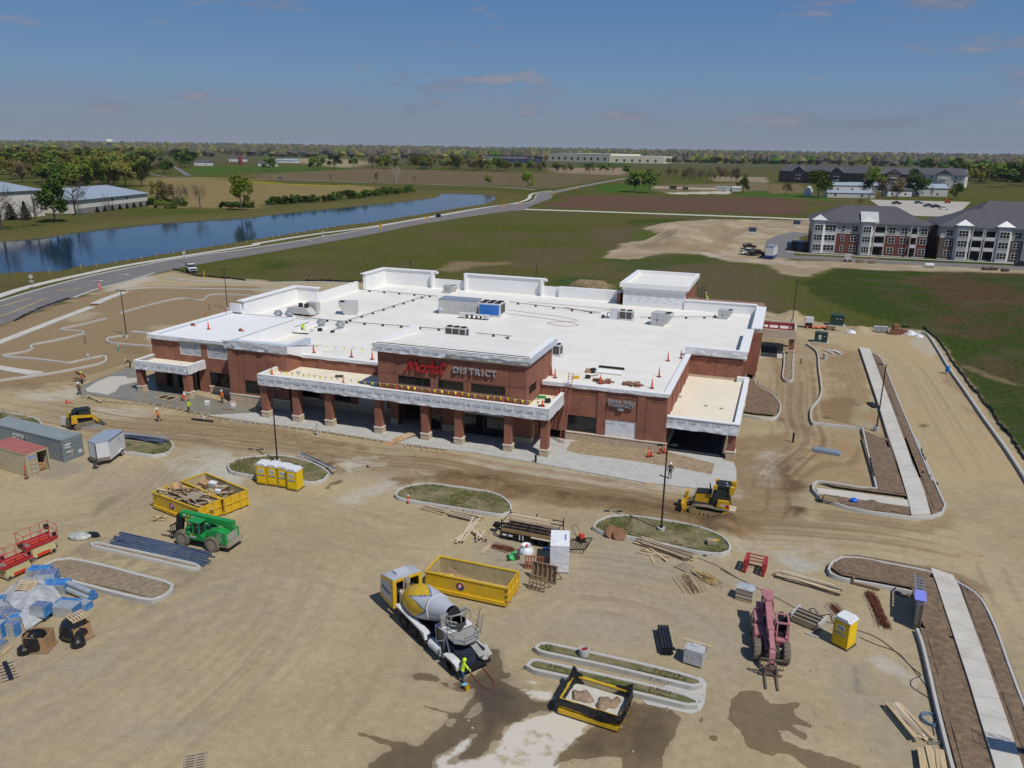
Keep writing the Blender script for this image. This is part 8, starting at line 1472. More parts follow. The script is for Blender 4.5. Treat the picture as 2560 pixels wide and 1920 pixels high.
for c,a,l in((gI(1140,800,.4),.5,'left of two rusty round lids leaning on the light pole island kerb'),(gI(1208,820,.4),.2,'right, paler of two rusty round lids on the island kerb')):t=tg('spool_end',l,'round lid',(c.x,c.y,.38),a,'round lids');P(t,'disc',mat('rust_disc',(.26,.13,.075),.85,var=.35,scale=3),lambda m:m.cyl((0,0,.1),(.0,-.05,.16),.58,n=22),40);t.rotation_euler=(R(25),0,a)
hp('tarp_block','small block wrapped in a tan tarp with yellow strap on the island','tarp',gI(2000,890,.4),.3,[('block',WOODG,(0,0,.15),(.8,.6,.35),0,0,0),('strap',YEL,(.3,-.1,.33),(.7,.15,.06),.4,0,0)])
t=tg('concrete_barrel','round concrete barrel with red scraps on the upper twin island','barrel',gN(758,680,.35),0);P(t,'barrel',KERB,lambda m:m.lathe([(.34,0),(.36,.3),(.34,.5),(.27,.5),(.26,.3),(.01,.28)],16),40);P(t,'scrap',REDP,lambda m:(m.box((.05,.05,.45),(.3,.1,.06),.4),m.box((-.1,0,.42),(.2,.08,.06),1.2)))
t=tg('pipe_bundle','bundle of black plastic pipes lying on a pallet','pipes',gN(1465,590),R(-74));plt(t);f=None
for k in range(3):
 for j in range(4-k%2):
  if f is None:f=P(t,'pipe',mat('black_pipe',(.022,.026,.035),.5,var=.15),lambda m:(m.lathe([(.075,-1.35),(.09,-1.35),(.09,1.35),(.075,1.35),(.075,-1.35)],10,Matrix.Rotation(R(90),4,'Y')),[m.cyl((x,0,0),(x+.05,0,0),.1,n=10)for x in(-1.0,-.3,.4,1.1)]),40);f.location=(0,-.35,.23)
  else:shr(f,'pipe',t,(0,-.35+j*.2+.1*(k%2),.23+k*.17))
t=tg('wrapped_pallet','grey shrink-wrapped block on a pallet with a tan board on top','wrapped pallet',gN(1715,740),R(-8));P(t,'block',mat('grey_film',(.42,.43,.44),.35,var=.15,bump=.04,bscale=4),lambda m:(m.bx(-.62,.62,-.6,.6,.14,1.2),m.bx(-.25,.3,-.1,.3,1.2,1.25)));P(t,'board',WOOD,lambda m:m.box((0,.35,1.25),(2.0,.22,.05)));plt(t)
t=tg('steel_scaffold','u-shaped red steel scaffold frame standing on the sand','scaffold frame',gJ(300,1130),R(-7));rs=mat('scaffold_red',(.36,.03,.035),.55,var=.2,dirt=.25);P(t,'frame',rs,lambda m:([m.bx(x-.12,x+.12,-.75,.75,z,z+.08)for x in(-.72,.72)for z in(.05,.55,1.05)],[m.bx(x-.12,x+.12,y-.05,y+.05,0,1.1)for x in(-.72,.72)for y in(-.7,0,.7)]));P(t,'rung',rs,lambda m:[m.beam((-.72,y,z),(.72,y,z),.07)for y,z in((.7,1.08),(.45,.9),(.7,.5),(.2,.75),(.7,.1))])
t=tg('wrapped_boards','pale shrink-wrapped stack of boards behind the pink telehandler','board stack',gJ(215,1370),R(-10));
for k in range(7):P(t,'board',[WOOD,WOODG,UNIT][k%3],lambda m:m.bx(-.62,.62,-.5+.02*(k%2),.5,.05+k*.13,.15+k*.13))
P(t,'film',PLASTIC,lambda m:m.bx(-.64,.64,-.52,.54,.97,1.02))
t=tg('form_panel_stack','stack of ribbed steel form panels between pink telehandler and toilet','form panels',gO(340,420),R(-24))
for k in range(6):P(t,'form_panel',DGREY if k%2 else WOODG,lambda m:m.bx(-.95,.85,-.5+k*.17,-.37+k*.17,.1,.55+.05*k))
P(t,'end_frame',UNIT,lambda m:[m.box((x,.25,.55),(.12,1.6,.35))for x in(-1.05,.95)]);P(t,'skid',UNIT,lambda m:m.box((.8,-1.1,.05),(.9,.15,.1)))
p0,p1=gO(1265,470),gO(1262,200);t=tg('steel_panel_rack','upright row of shiny steel panels with a violet plastic cover by the right kerb','steel panels',(p0.x,p0.y),math.atan2(p1.y-p0.y,p1.x-p0.x));L_=(p1-p0).length
for k in range(4):P(t,'panel',mat('shiny_steel',(.38,.40,.42),.25,.8,var=.15)if k!=1 else mat('rusty_edge'),lambda m:m.bx(0,L_*.98,-.34+k*.12,-.26+k*.12,.05,2.05))
P(t,'cover',mat('violet_film',(.22,.24,.72),.4,var=.05),lambda m:m.box((1.3,-.1,2.12),(1.5,.75,.06)));P(t,'side_frame',GALV,lambda m:([m.bx(L_*.45+i*.45,L_*.45+.1+i*.45,-.45,.25,2.06,2.14)for i in range(5)],m.bx(L_*.4,L_*1.0,.2,.28,2.06,2.2)))
def line(name,label,P_,r,m,cat,z=.03,step=.25):t=tg(name,label,cat,(P_[0][0],P_[0][1],0));o=Vector(P_[0][:2]);S=sl(P_,step);return P(t,name,m,lambda b:b.tube([(p.x-o.x,p.y-o.y,z)for p in S],r,5))
CAB=mat('cable',(.07,.05,.04),.7)
line('power_cable','long dark cable running from the lumber stack to the steel panels',pts(gI,(1880,1020),(2050,1090),(2212,1190))+pts(gJ,(0,1115),(200,1220),(420,1330),(680,1470)),.025,CAB,'cable');line('power_cable','cable curling down the right side to the coiled blue hose',pts(gO,(500,400),(640,430),(800,480),(950,540),(1130,680),(1240,790),(1320,860),(1240,900),(1240,960),(1330,1020),(1410,1080),(1425,1190)),.03,CAB,'cable');line('power_cable','second cable looping beside the first near the single toilet',pts(gO,(790,530),(920,590),(1110,660),(1220,770),(1310,880),(1370,960),(1415,1060),(1440,1160)),.025,CAB,'cable');line('power_cable','short wavy cable on top of the form panel stack',pts(gO,(330,350),(380,340),(360,290),(400,290),(450,350),(540,340),(560,400),(620,430)),.03,CAB,'cable',.1);line('power_cable','dark cable below the coiled blue hose',pts(gO,(1450,1230),(1420,1290),(1435,1380),(1395,1470),(1405,1510)),.03,CAB,'cable')
def coil(label,c,r,m,n=5):t=tg('hose_coil',label,'hose coil',c,0,'coiled hoses');P(t,'hose',m,lambda b:b.tube([((r+.1*math.sin(a*2.3))*math.cos(a)+.06*math.sin(a*.7),(r+.12*math.cos(a*1.7))*math.sin(a),.03+.02*(a/6.28))for a in np.arange(0,6.28*n,.3)],.022,4))
coil('coiled blue hose against the right kerb',gO(1410,1245),.55,mat('blue_hose',(.06,.14,.24),.6));coil('coiled grey hose beside the bottom plank stack',gO(1480,1510),.6,mat('grey_hose',(.16,.15,.14),.6));coil('tangled dark cable coil at the foot of the steel panels',gO(1160,150),.5,CAB,4)
line('water_hose','dark red hose looping on the wet ground from the mixer truck',pts(gM,(1880,740),(1960,800),(2060,930),(2050,970),(1980,970),(1900,900),(1840,830)),.035,mat('hose_dark_red',(.16,.05,.035),.6),'hose',.04);line('spray_wand','thin spray lance held by the worker at the mixer',[(-16.35,39.75),(-15.9,39.2)],.02,WPAINT,'spray wand',1.0)
q=gM(1825,985).xy;t=tg('wash_bucket','yellow bucket with a blue rag beside the wet ground','bucket',(q.x,q.y),.4);P(t,'bucket',YEL,lambda m:m.lathe([(.14,0),(.18,.36),(.165,.36),(.13,.03),(.01,.03)],14),40);P(t,'rag',mat('blue_rag',(.12,.45,.70),.8),lambda m:m.box((-.15,.08,.37),(.32,.2,.03),.3))
hp('wood_box','open wooden box on the planted island below the L-shaped kerb','box',gJ(950,520,.4),R(-5),[('side',WOOD,(0,-.25,.2),(1.2,.05,.4),0,0,0),('side',WOODG,(-.5,.1,.2),(.05,.7,.4),0,0,0),('side',WOODG,(0,.35,.2),(1.2,.05,.4),0,0,0),('lid',WOODD,(-.7,.2,.1),(.6,.8,.05),.3,.2,.2)])
t=tg('blue_bag','crumpled blue plastic bag on the planted island','bag',gJ(1155,535,.35));P(t,'bag',mat('blue_bag',(.01,.12,.60),.4),lambda m:m.lathe([(.01,0),(.32,.05),(.38,.22),(.2,.38),(.08,.42),(.01,.4)],9),60)
GD=mat('transformer_green',(.022,.055,.045),.5,var=.08,dirt=.15)
for c,s,l in((gD(2045,600),1.15,'dark green transformer box at the back edge of the site'),(gD(1905,745),1.0,'dark green transformer box with grey meter beside the kerb')):t=tg('transformer',l,'transformer',c,R(-6),'green transformers');t.scale=(s,)*3;P(t,'pad',KERB,lambda m:m.bx(-1.3,1.3,-1.1,1.1,-.1,.12));P(t,'cabinet',GD,lambda m:(m.bx(-1.05,1.05,-.7,.8,.123,1.7),m.side([(-1.1,1.7),(1.1,1.7),(1.0,1.85),(-1.0,1.85)],-.75,.85)));P(t,'plate',WPAINT,lambda m:(m.bx(-.1,.1,-.72,-.703,1.2,1.35),m.bx(.5,.7,-.72,-.703,1.2,1.35)))
t=tg('meter_post','grey electric meter on a post in front of the green transformer','meter',gD(1892,770));P(t,'post',GALV,lambda m:(m.cyl((0,0,0),(0,0,1.1),.05,n=8),));P(t,'meter_box',UNIT,lambda m:m.bx(-.25,.25,-.15,.1,1.1,1.8))
t=tg('utility_box','white utility box standing on a dark plinth behind the loading canopy','utility box',gD(1800,620),.1);P(t,'box',WPAINT,lambda m:m.bx(-.75,.75,-.6,.6,1.1,2.1));P(t,'plinth',BLACK,lambda m:m.bx(-.6,.6,-.5,.5,0,1.098))
t=tg('orange_netting','bright orange plastic netting heaped at the back of the site','netting',gD(1880,625),.25);mb=MB();mb.add([(x*.45-2.2,y*.4-.6+.2*math.sin(x),.12+.35*abs(math.sin(x*1.9+y*2.3)))for y in range(4)for x in range(11)],[(y*11+x,y*11+x+1,(y+1)*11+x+1,(y+1)*11+x)for y in range(3)for x in range(10)]);mb.build('net',mat('net_orange',(.72,.14,.05),.7,var=.2),t,60)
hp('wood_crate','dark wooden crate beside the orange netting','crate',gD(1990,640),.1,[('crate',WOODD,(0,0,.4),(1.6,1.0,.8),0,0,0),('board',WOODG,(1.0,-.5,.3),(1.4,.3,.1),.1,0,.3)])
for c,l in((gE(938,380),'left of two caged white tanks at the back of the site'),(gE(1003,383),'right of two caged white tanks at the back of the site')):t=tg('caged_tank',l,'tank',c,0,'caged tanks');P(t,'tank',mat('tank_white',(.5,.53,.53),.5),lambda m:m.bx(-.58,.58,-.48,.48,.16,1.1));P(t,'cage',GALV,lambda m:([m.bx(x-.015,x+.015,-.53,-.5,.1,1.15)for x in np.linspace(-.6,.6,6)],[m.bx(-.62,.62,-.53,-.5,z,z+.03)for z in(.3,.7,1.1)]));P(t,'pallet_base',DGREY,lambda m:m.bx(-.62,.62,-.52,.52,0,.14))
for i,(c,z,l)in enumerate(((gE(1075,400),0,'leftmost brick pallet in the group behind the white tanks'),(gE(1115,400),0,'brick pallet at the front of the group behind the white tanks'),(gE(1170,395),0,'rightmost brick pallet in the group behind the white tanks'),(gE(1100,405),.95,'brick pallet stacked on top of the others'))):t=tg('brick_pallet',l,'brick pallet',(c.x,c.y+(.6 if z else 0),z),.1*i,'brick pallets');P(t,'bricks',mat('pallet_brick',(.26,.11,.07),.9,var=.25,scale=5),lambda m:[m.bx(-.5+a*.34,-.18+a*.34,-.45,.45,.13+k*.2,.31+k*.2)for a in range(3)for k in range(4)]);plt(t,0,WOODD)
for c,l,s in((gE(1230,400),'crumpled clear plastic heap at the top right of the site',1.3),(gE(715,385),'crumpled white plastic near the dirt mound',1.0),(gE(1300,420),'flat clear plastic beside the top right kerb',.9)):t=tg('plastic_heap',l,'plastic',c,0,'plastic heaps');P(t,'film',WRAP,lambda m:m.lathe([(1.0*s,.02),(.8*s,.3*s),(.5*s,.25*s),(.35*s,.5*s),(.01,.4*s)],9),10)
t=tg('blue_barrel','bright blue plastic barrel on the right kerb','barrel',gE(1548,725,.3));P(t,'barrel',mat('barrel_blue',(.01,.17,.55),.4),lambda m:m.lathe([(.27,.0),(.29,.1),(.29,.3),(.3,.32),(.29,.34),(.29,.6),(.3,.62),(.29,.64),(.28,.9),(.01,.9)],16),40)
hp('white_channel','three white vinyl channels crossed on bare earth','channels',gE(560,555),0,[('channel',WPAINT,(-.7,-.2,.1),(3.4,.25,.15),-1.1,0,0),('channel',WPAINT,(.2,.6,.1),(2.4,.3,.15),-.2,0,0),('channel',WPAINT,(.7,-.2,.12),(3.0,.3,.15),-1.15,0,0)]);t=tg('concrete_tube','short pale concrete tube beside the white channels','tube',gE(490,615));P(t,'tube',KERB,lambda m:m.cyl((0,0,0),(0,0,1.0),.35,n=14),40)
t=tg('sheet_metal_stack','stack of blue-grey corrugated metal sheets on bare earth','metal sheets',gE(505,1420),R(-8));[P(t,'metal_sheet',UNITD if k%2 else mat('sheet_blue',(.30,.36,.42),.4,.4,var=.1),lambda m:(m.bx(-1.5+.05*k,1.5-.04*k,-.6+.03*k,.6,.05+k*.05,.09+k*.05),[m.bx(-1.5+.05*k,1.5-.04*k,-.5+a*.25,-.44+a*.25,.09+k*.05,.098+k*.05)for a in range(4)]if k==4 else 0))for k in range(5)]
hp('drain_mat','black ribbed drainage pieces beside the long sidewalk','drainage',gE(905,1020),R(-70),[('pipe',BLACK,(0,-.3+i*.2,.15),(1.9,.16,.25),0,0,0)for i in range(4)]+[('lid',UNIT,(1.5,.2,.05),(1.0,.5,.05),.1,0,0)])
for c,h,m,l in((gE(282,660),1.0,WOODD,'dark upright pipe stub near the narrow kerbed island'),(gE(215,1335),1.2,BLACK,'black upright pipe stub by the muddy drive'),(gI(480,200),.9,BLACK,'black pipe stub on the edge of the store walk'),(gA(742,480),1.5,WOODD,'brown post with white cap in the planted lot'),(gA(1022,545),.8,mat('pipe_green',(.02,.30,.18),.5),'green pipe stub in the planted lot'),(gA(1812,190),1.4,WOODD,'brown post with white cap behind the left wing'),(gB(880,1275),1.6,UNIT,'grey hand tool standing against the slab forms'),(ga(1765,1290),1.6,YEL,'yellow-topped stake at the end of the silt fence')):t=tg('pipe_stub',l,'post',c,0,'upright pipe stubs');P(t,'pipe',m,lambda b:b.cyl((0,0,0),(0,0,h),.12,n=10),40);P(t,'cap',WPAINT,lambda b:b.cyl((0,0,h),(0,0,h+.12),.13,n=10))if 'cap' in l or 'green' in l else None
for c,l in((gA(760,600),'white bucket on the kerb in the planted lot'),(gA(1758,1140),'white bucket beside the black roller by the forms'),(gC(1155,1590),'left of two white buckets at the foot of the ladder'),(gC(1190,1592),'right of two white buckets at the foot of the ladder'),(gB(335,1005),'yellow bucket beside the left block')):t=tg('bucket',l,'bucket',(c.x,c.y,.12),0,'buckets');P(t,'bucket',YEL if 'yellow' in l else WPAINT,lambda b:b.lathe([(.16,0),(.2,.45),(.18,.45),(.15,.05),(.01,.05)],12),40)
t=tg('black_roller','long black roller lying in front of the slab forms','roller',gA(1750,1150),R(4));P(t,'roller',BLACK,lambda b:b.cyl((-1.5,0,.12),(1.5,0,.12),.13,n=10),40)
t=tg('orange_cone_fallen','orange cone lying flat on the ground behind the skid steer','traffic cone',gA(605,997),.4);P(t,'cone_body',CONE,lambda b:(b.cyl((-.4,0,.12),(.4,0,.08),.16,.04,8),b.bx(-.46,-.4,-.2,.2,0,.4)))
t=tg('plastic_bag_heap','half-full clear bag with blue print and dark tail left of the joists','bag',gF(690,850),R(15));P(t,'bag',mat('bag_film',(.40,.42,.38),.4,var=.5,scale=2),lambda m:m.lathe([(.01,0),(.75,.05),(.8,.25),(.5,.5),(.2,.55),(.01,.52)],11,Matrix.Diagonal((1.3,.7,1,1))),50);P(t,'dark_tail',BLKP,lambda m:m.lathe([(.01,0),(.5,.05),(.4,.35),(.01,.4)],8,Matrix.Translation((.9,.45,0))@Matrix.Diagonal((1.4,.6,1,1))),50)
DUCT=mat('duct_steel',(.50,.54,.56),.3,.5,var=.15,scale=3);BFILM=mat('duct_film',(.045,.19,.47),.25,var=.5,scale=3,spec=.5)
dk=[(-52.0,39.6,1.5,1.0,.9,20,0),(-50.6,38.9,1.7,.9,.8,25,.0),(-50.4,39.0,1.2,.9,.4,30,.82),(-49.3,38.6,1.8,1.1,.8,22,0),(-51.6,38.2,1.2,.8,.7,10,0),(-50.9,36.0,1.4,.7,.6,30,0),(-51.2,35.2,1.3,.7,1.0,35,0),(-50.0,35.3,1.5,.7,.75,32,0),(-49.0,34.8,1.5,.7,.7,30,0),(-48.2,34.6,1.3,.6,.6,28,0),(-47.7,35.7,1.6,.9,.85,15,0),(-47.0,35.4,1.0,.8,.8,10,.5),(-46.6,37.2,1.5,.9,.6,12,0),(-46.0,36.6,1.5,1.0,.8,12,0),(-48.6,33.7,1.0,.7,.7,-20,0),(-49.4,33.3,1.4,.6,.9,40,0),(-48.0,33.0,.6,.6,1.1,10,0),(-47.3,33.4,.6,.6,1.0,10,0),(-49.8,32.2,1.6,.8,.9,25,0),(-45.6,37.6,1.0,.7,.5,0,0),(-50.0,31.6,1.2,.9,.6,15,0)]
for i,(x,y,a,b,h,rz,z)in enumerate(dk):
 t=tg('duct_section',('tall ' if h>.85 else 'low ' if h<.65 else '')+('long ' if a>1.45 else 'short ' if a<1.15 else '')+'galvanised duct, '+('blue film on top' if i%3==0 else 'bare steel top' if i%3==1 else 'violet film on top')+', '+('back' if y>37 else 'middle' if y>34.5 else 'front')+' of the pile, '+('left part' if x<-50 else 'centre' if x<-47.5 else 'right part'),'duct',(x,y,z),R(rz),'blue-wrapped duct sections');P(t,'violet_film',mat('violet_duct_film',(.13,.17,.30),.25,var=.4),lambda m:m.bx(-a/2+.05,a/2-.05,-b/2+.06,b/2-.06,h+.001,h+.02))if i%3==2 else None;P(t,'duct',DUCT,lambda m:(m.bx(-a/2,a/2,-b/2,b/2,.0,h),[m.bx(u-.02,u+.02,-b/2-.03,b/2+.03,0,h+.03)for u in(-a/2,0,a/2)]));P(t,'blue_film',BFILM,lambda m:((m.bx(-a/2+.05,a/2-.05,-b/2+.06,b/2-.06,h+.001,h+.02),)if i%3==0 else 0,m.bx(a/2+.021,a/2+.035,-b/2,b/2,.0,h),m.bx(-a/2-.035,-a/2-.021,-b/2,b/2,0,h)))
for k,(y,z)in enumerate(((0,.3),(.45,.3),(.22,.68))):t=tg('spiral_duct',['front spiral duct of three with blue end caps','rear spiral duct of three with blue end caps','top spiral duct of three with blue end caps'][k],'duct',(-47.1,38.55+y,z),R(-9),'spiral ducts');P(t,'tube',DUCT,lambda m:(m.cyl((-1.4,0,0),(1.4,0,0),.2,n=14),[m.cyl((u,0,0),(u+.03,0,0),.21,n=14)for u in np.arange(-1.3,1.35,.2)]),40);P(t,'end_cap',BFILM,lambda m:m.cyl((1.4,0,0),(1.46,0,0),.22,n=14))
t=tg('clear_plastic','cloudy clear plastic sheet thrown over the middle of the duct pile','plastic sheet',(0,0,0));mb=MB();n=20
for j in range(n):
 for i in range(n):x,y=-52.3+5.6*i/(n-1),35.6+3.2*j/(n-1)-.12*i*.8*(i/(n-1));mb.v.append((x,y,max(.05,1.25*math.sin(math.pi*min(1,.12+i/(n-1)*.8))*(.35+.65*math.sin(math.pi*(.15+.7*j/(n-1))))+.16*float(vn(np.array(x),np.array(y),.5,4)))))
mb.f=[(j*n+i,j*n+i+1,(j+1)*n+i+1,(j+1)*n+i)for j in range(n-1)for i in range(n-1)];mb.m=[0]*len(mb.f);mb.build('film',mat('cloudy_film',(.50,.52,.55),.3,var=.3,bump=.12,bscale=2.2,alpha=.72),t,80)
t=tg('pallet','tan wooden pallet lying on the clear plastic over the ducts','pallet',(-50.0,36.9,1.25),R(25),'wooden pallets');plt(t);t.rotation_euler=(R(12),R(8),R(25))
def gaylord(label,x,y,rz,pal):
 t=tg('bulk_box',label,'box',(x,y),rz,'cardboard bulk boxes');P(t,'carton',CARD,lambda m:(m.bx(-.75,.75,-.6,-.56,.12,1.15),m.bx(-.75,.75,.56,.6,.12,1.2),m.bx(-.75,-.71,-.56,.56,.12,1.1),m.bx(.71,.75,-.56,.56,.12,1.15)));P(t,'base',WOODD,lambda m:m.bx(-.85,.85,-.7,.7,0,.12))
 P(t,'black_liner',BLKP,lambda m:(m.lathe([(.01,.75),(.5,.8),(.68,1.0),(.72,1.2),(.78,1.0),(.82,.45),(.75,.2)]if not pal else[(.95,.3),(1.1,.55),(1.02,.9),(.85,1.22),(.4,1.3),(.01,1.32)],12,Matrix.Translation((-.15,-.15,0))@Matrix.Diagonal((1,.8,1,1))),m.lathe([(.01,0),(.5,.05),(.45,.4),(.2,.6),(.01,.6)],9,Matrix.Translation((-.7 if not pal else.9,-.5,.0)))),30)
gaylord('brown cardboard bulk box with black plastic liner spilling out',-44.4,32.9,R(20),False);gaylord('cardboard bulk box almost covered by a big black plastic sheet',-43.0,34.7,R(-15),True);t=tg('pallet','light pallet balanced on the black plastic covered box','pallet',(-43.2,35.0,1.33),R(-18),'wooden pallets');plt(t);t=tg('pallet','pallet under the shiny ducts in the bottom left corner','pallet',(-46.6,31.7,0),R(15),'wooden pallets');plt(t);t=tg('duct_section','bright shiny duct section lying on the corner pallet','duct',(-46.7,31.7,.13),R(15),'blue-wrapped duct sections');P(t,'duct',mat('bright_steel',(.7,.72,.74),.15,.9,var=.05),lambda m:(m.bx(-.5,.5,-.4,.4,0,.5),))
c0=gO(2000,1500);sh=Vector((math.cos(SUN_AZ),math.sin(SUN_AZ),0))/math.tan(SUN_EL);t=tg('boom_lift','boom lift with a raised cage right of the lower right corner','boom lift',(c0.x+sh.x*9+9,c0.y+sh.y*9-1.5),0);bk=Vector((c0.x+sh.x*9,c0.y+sh.y*9,9))-Vector(t.location)
P(t,'boom',RO_ if 0 else CONE,lambda m:(m.beam((0,0,1.6),(3,0,5.5),.5),m.beam((3,0,5.5),bk+Vector((.8,0,.3)),.4)));P(t,'base',DGREY,lambda m:m.bx(-1.5,1.5,-1.1,1.1,.5,1.6));P(t,'cage',DGREY,lambda m:([m.tube([bk+Vector(p)+Vector((0,0,z))for p in((-.9,-.5,0),(.6,-.5,0),(.6,.5,0),(-.9,.5,0))],.03,4,0,True)for z in(0,.5,1.1)],[m.tube([bk+Vector((x,y,0)),bk+Vector((x,y,1.1))],.03,4)for x in(-.9,-.15,.6)for y in(-.5,.5)],m.box(bk+Vector((-.15,0,0)),(1.5,1,.05))));[wh(t,x,y,.5,.5,.35)for x in(-1.1,1.1)for y in(-1.1,1.1)]
# ------------------------------------------------------------------ countryside
def leafmat(nm,c):return mat(nm,c,.85,var=.45,scale=.35,spec=.1)
LEAFS=[leafmat('leaf_green',(.125,.185,.028)),leafmat('leaf_dark',(.062,.115,.02)),leafmat('leaf_olive',(.18,.175,.036)),leafmat('leaf_bright',(.165,.23,.02)),leafmat('bud_brown',(.17,.135,.062)),leafmat('conifer',(.018,.034,.018))]
BARK=mat('bark',(.10,.08,.062),.95,var=.3);PALEB=mat('pale_bark',(.42,.37,.32),.9,var=.25)
TREES={}
def tree_mesh(kind,seed,leaf,n=1500,s=.085,bare=False,cone_=False,bark=None):
 """unit-height tree: tapered trunk with limbs; crown of many leaf faces in uneven clumps"""
 r=random.Random(seed);tr=MB();cr=MB();t=bpy.data.objects.new('proto',None)
 tr.tube([(0,0,-.02),(.006,.004,.2),(-.004,.01,.5),(.004,0,.8)],.018,5)if not bare else None
 if bare:tr.cyl((0,0,-.02),(0,0,.45),.022,.014,5);tr.cyl((0,0,.45),(.01,.01,.95),.013,.003,4)
 lobes=[]
 for k in range(16 if bare else 12):
  a=r.uniform(0,6.28);z0=r.uniform(.2,.7);l=r.uniform(.16,.36)*(1.15-.5*z0);e=Vector((math.cos(a)*l,math.sin(a)*l,z0+r.uniform(.08,.26)));tr.cyl((0,0,z0),e,.008,.003,4);lobes.append(e)
  if bare:
   for j in range(7):f_=e*r.uniform(.5,1)+Vector((0,0,z0*(r.random()*.3)));tr.cyl(f_*.9,f_+Vector((r.gauss(0,.08),r.gauss(0,.08),r.uniform(.03,.13))),.0035,.001,3)
 if not bare:
  L_=[(Vector((0,0,.68)),.24)]+[(e+Vector((0,0,r.uniform(-.02,.06))),r.uniform(.11,.2))for e in lobes]
  for i in range(n):
   if cone_:z=r.random()**1.4;rr=.22*(1-z)+.02;a=r.uniform(0,6.28);q=r.random()**.5;p=Vector((math.cos(a)*rr*q,math.sin(a)*rr*q,.06+z*.92))
   else:
    c,R_=r.choice(L_);d=Vector((r.gauss(0,1),r.gauss(0,1),r.gauss(0,1))).normalized();p=c+d*R_*(r.random()**.4)*Vector((1,1,.85)).length/1.65
    if p.z<.1:p.z=.1+r.random()*.15
   u=Vector((r.gauss(0,1),r.gauss(0,1),r.gauss(0,.6))).normalized();v=u.orthogonal().normalized();w=s*r.uniform(.5,1.15)
   cr.add([p-u*w*.5,p+v*w*.32,p+u*w*.5,p-v*w*.32],[(0,1,2,3)])
 else:
  for i in range(n//3):
   e=r.choice(lobes);p=e+Vector((r.gauss(0,.09),r.gauss(0,.09),r.gauss(.05,.09)));u=Vector((r.gauss(0,1),r.gauss(0,1),r.gauss(0,1))).normalized();v=u.orthogonal()*.12;w=s*.55;cr.add([p-u*w*.5,p+v*w*.3,p+u*w*.5],[(0,1,2)])
 a=tr.build('trunk',bark or BARK,t);b=cr.build('crown',leaf,t)
 TREES[kind]=(a.data,b.data);[bpy.data.objects.remove(o)for o in(a,b,t)]
for i in range(3):tree_mesh(('g',i),10+i,LEAFS[0]);tree_mesh(('o',i),20+i,LEAFS[2],1300);tree_mesh(('r',i),30+i,LEAFS[4],1100,.07);tree_mesh(('d',i),40+i,LEAFS[1],1800);tree_mesh(('b',i),50+i,LEAFS[4],330,.05,True)
tree_mesh(('l',0),60,LEAFS[3],2000,.07);tree_mesh(('l',1),61,LEAFS[3],1700);tree_mesh(('c',0),70,LEAFS[5],1100,.08,False,True);tree_mesh(('w',0),80,LEAFS[4],90,.04,True,False,PALEB)
KIND={'g':'leafy green tree','o':'olive green spring tree','r':'brownish budding tree','d':'dense dark green tree','b':'bare grey-brown tree','l':'bright yellow-green tree','c':'dark conifer','w':'bare pale-barked tree'}
def tree(q,h,k,where,wd=1.0,own=None):
 i=rnd.randrange(3);i=i if(k,i)in TREES else 0;a,b=TREES[(k,i)]
 lb=own or KIND[k]+' '+where;t=tg('conifer_tree' if k=='c' else 'deciduous_tree',lb,'tree',(q[0],q[1],0),rnd.uniform(0,6.28),None if own else KIND[k]+'s '+where);t.scale=(h*wd*rnd.uniform(.9,1.15),h*wd*rnd.uniform(.9,1.15),h)
 for nm,d in(('trunk',a),('crown',b)):o=bpy.data.objects.new(nm,d);COL.objects.link(o);o.parent=t
MASS=[]
def sct(g,poly,n,hs,ks,where,wd=1.0,sq=1.0,mass=False):
 xs=[p[0]for p in poly];ys=[p[1]for p in poly];k=0
 while k<n:
  x,y=rnd.uniform(min(xs),max(xs)),min(ys)+(max(ys)-min(ys))*rnd.random()**sq
  if inpoly(np.array([x]),np.array([y]),poly)[0]:(MASS.append((g(x,y),rnd.uniform(*hs),rnd.choice(ks),wd))if mass else tree(g(x,y),rnd.uniform(*hs),rnd.choice(ks),where,wd));k+=1
sct(ga,[(0,300),(330,260),(950,230),(1180,300),(1270,420),(1260,540),(900,545),(620,580),(350,480),(0,470)],95,(15,23),'googorodgorg','in the wood behind the white metal buildings',1.1,1.3)
sct(ga,[(0,225),(300,215),(1000,205),(1200,235),(1400,260),(1250,330),(900,250),(0,290)],80,(16,24),'gdorog','',1.3,1,True);sct(ga,[(0,240),(330,235),(950,225),(1180,290),(1250,400),(600,420),(0,400)],110,(14,22),'googorodgorg','',1.2,1,True)
sct(ga,[(1180,330),(1450,330),(1480,395),(1300,395)],9,(12,17),'rdgr','beside the country road',1.1);sct(ga,[(1290,560),(1600,560),(1800,670),(1300,690)],10,(7,13),'brbo','along the bank right of the white buildings');sct(ga,[(1500,300),(1560,270),(1680,300),(1700,345),(1560,345)],8,(18,26),'dgd','behind the country road junction',1.2)
sct(gb,[(830,345),(1300,330),(1850,350),(2212,370),(2212,385),(1300,360),(800,355)],34,(14,22),'glogrlo','in the field hedgerow',1.15);sct(gc,[(0,370),(300,385),(700,400),(1000,410),(1000,395),(300,350),(0,335)],30,(8,16),'golrrb','in the middle hedgerow right of the road',1.1);sct(gc,[(1230,450),(1950,465),(2100,480),(1900,440),(1250,410)],26,(9,16),'brbbr','in the bare tree row behind the gravel yard',1.0)
sct(gd,[(600,330),(1700,370),(2212,420),(2212,480),(1750,450),(1000,340)],34,(16,26),'dgdog','',1.3,1,True);sct(gd,[(1700,425),(2250,430),(2250,530),(1700,500)],20,(14,22),'dgo','',1.4,1,True);sct(gd,[(800,560),(1250,600),(1150,620),(850,610)],8,(9,16),'brbo','round the farmhouse',1.0);sct(gc,[(1340,300),(2212,300),(2212,330),(1340,320)],20,(12,20),'dgor','',1.2,1,True)
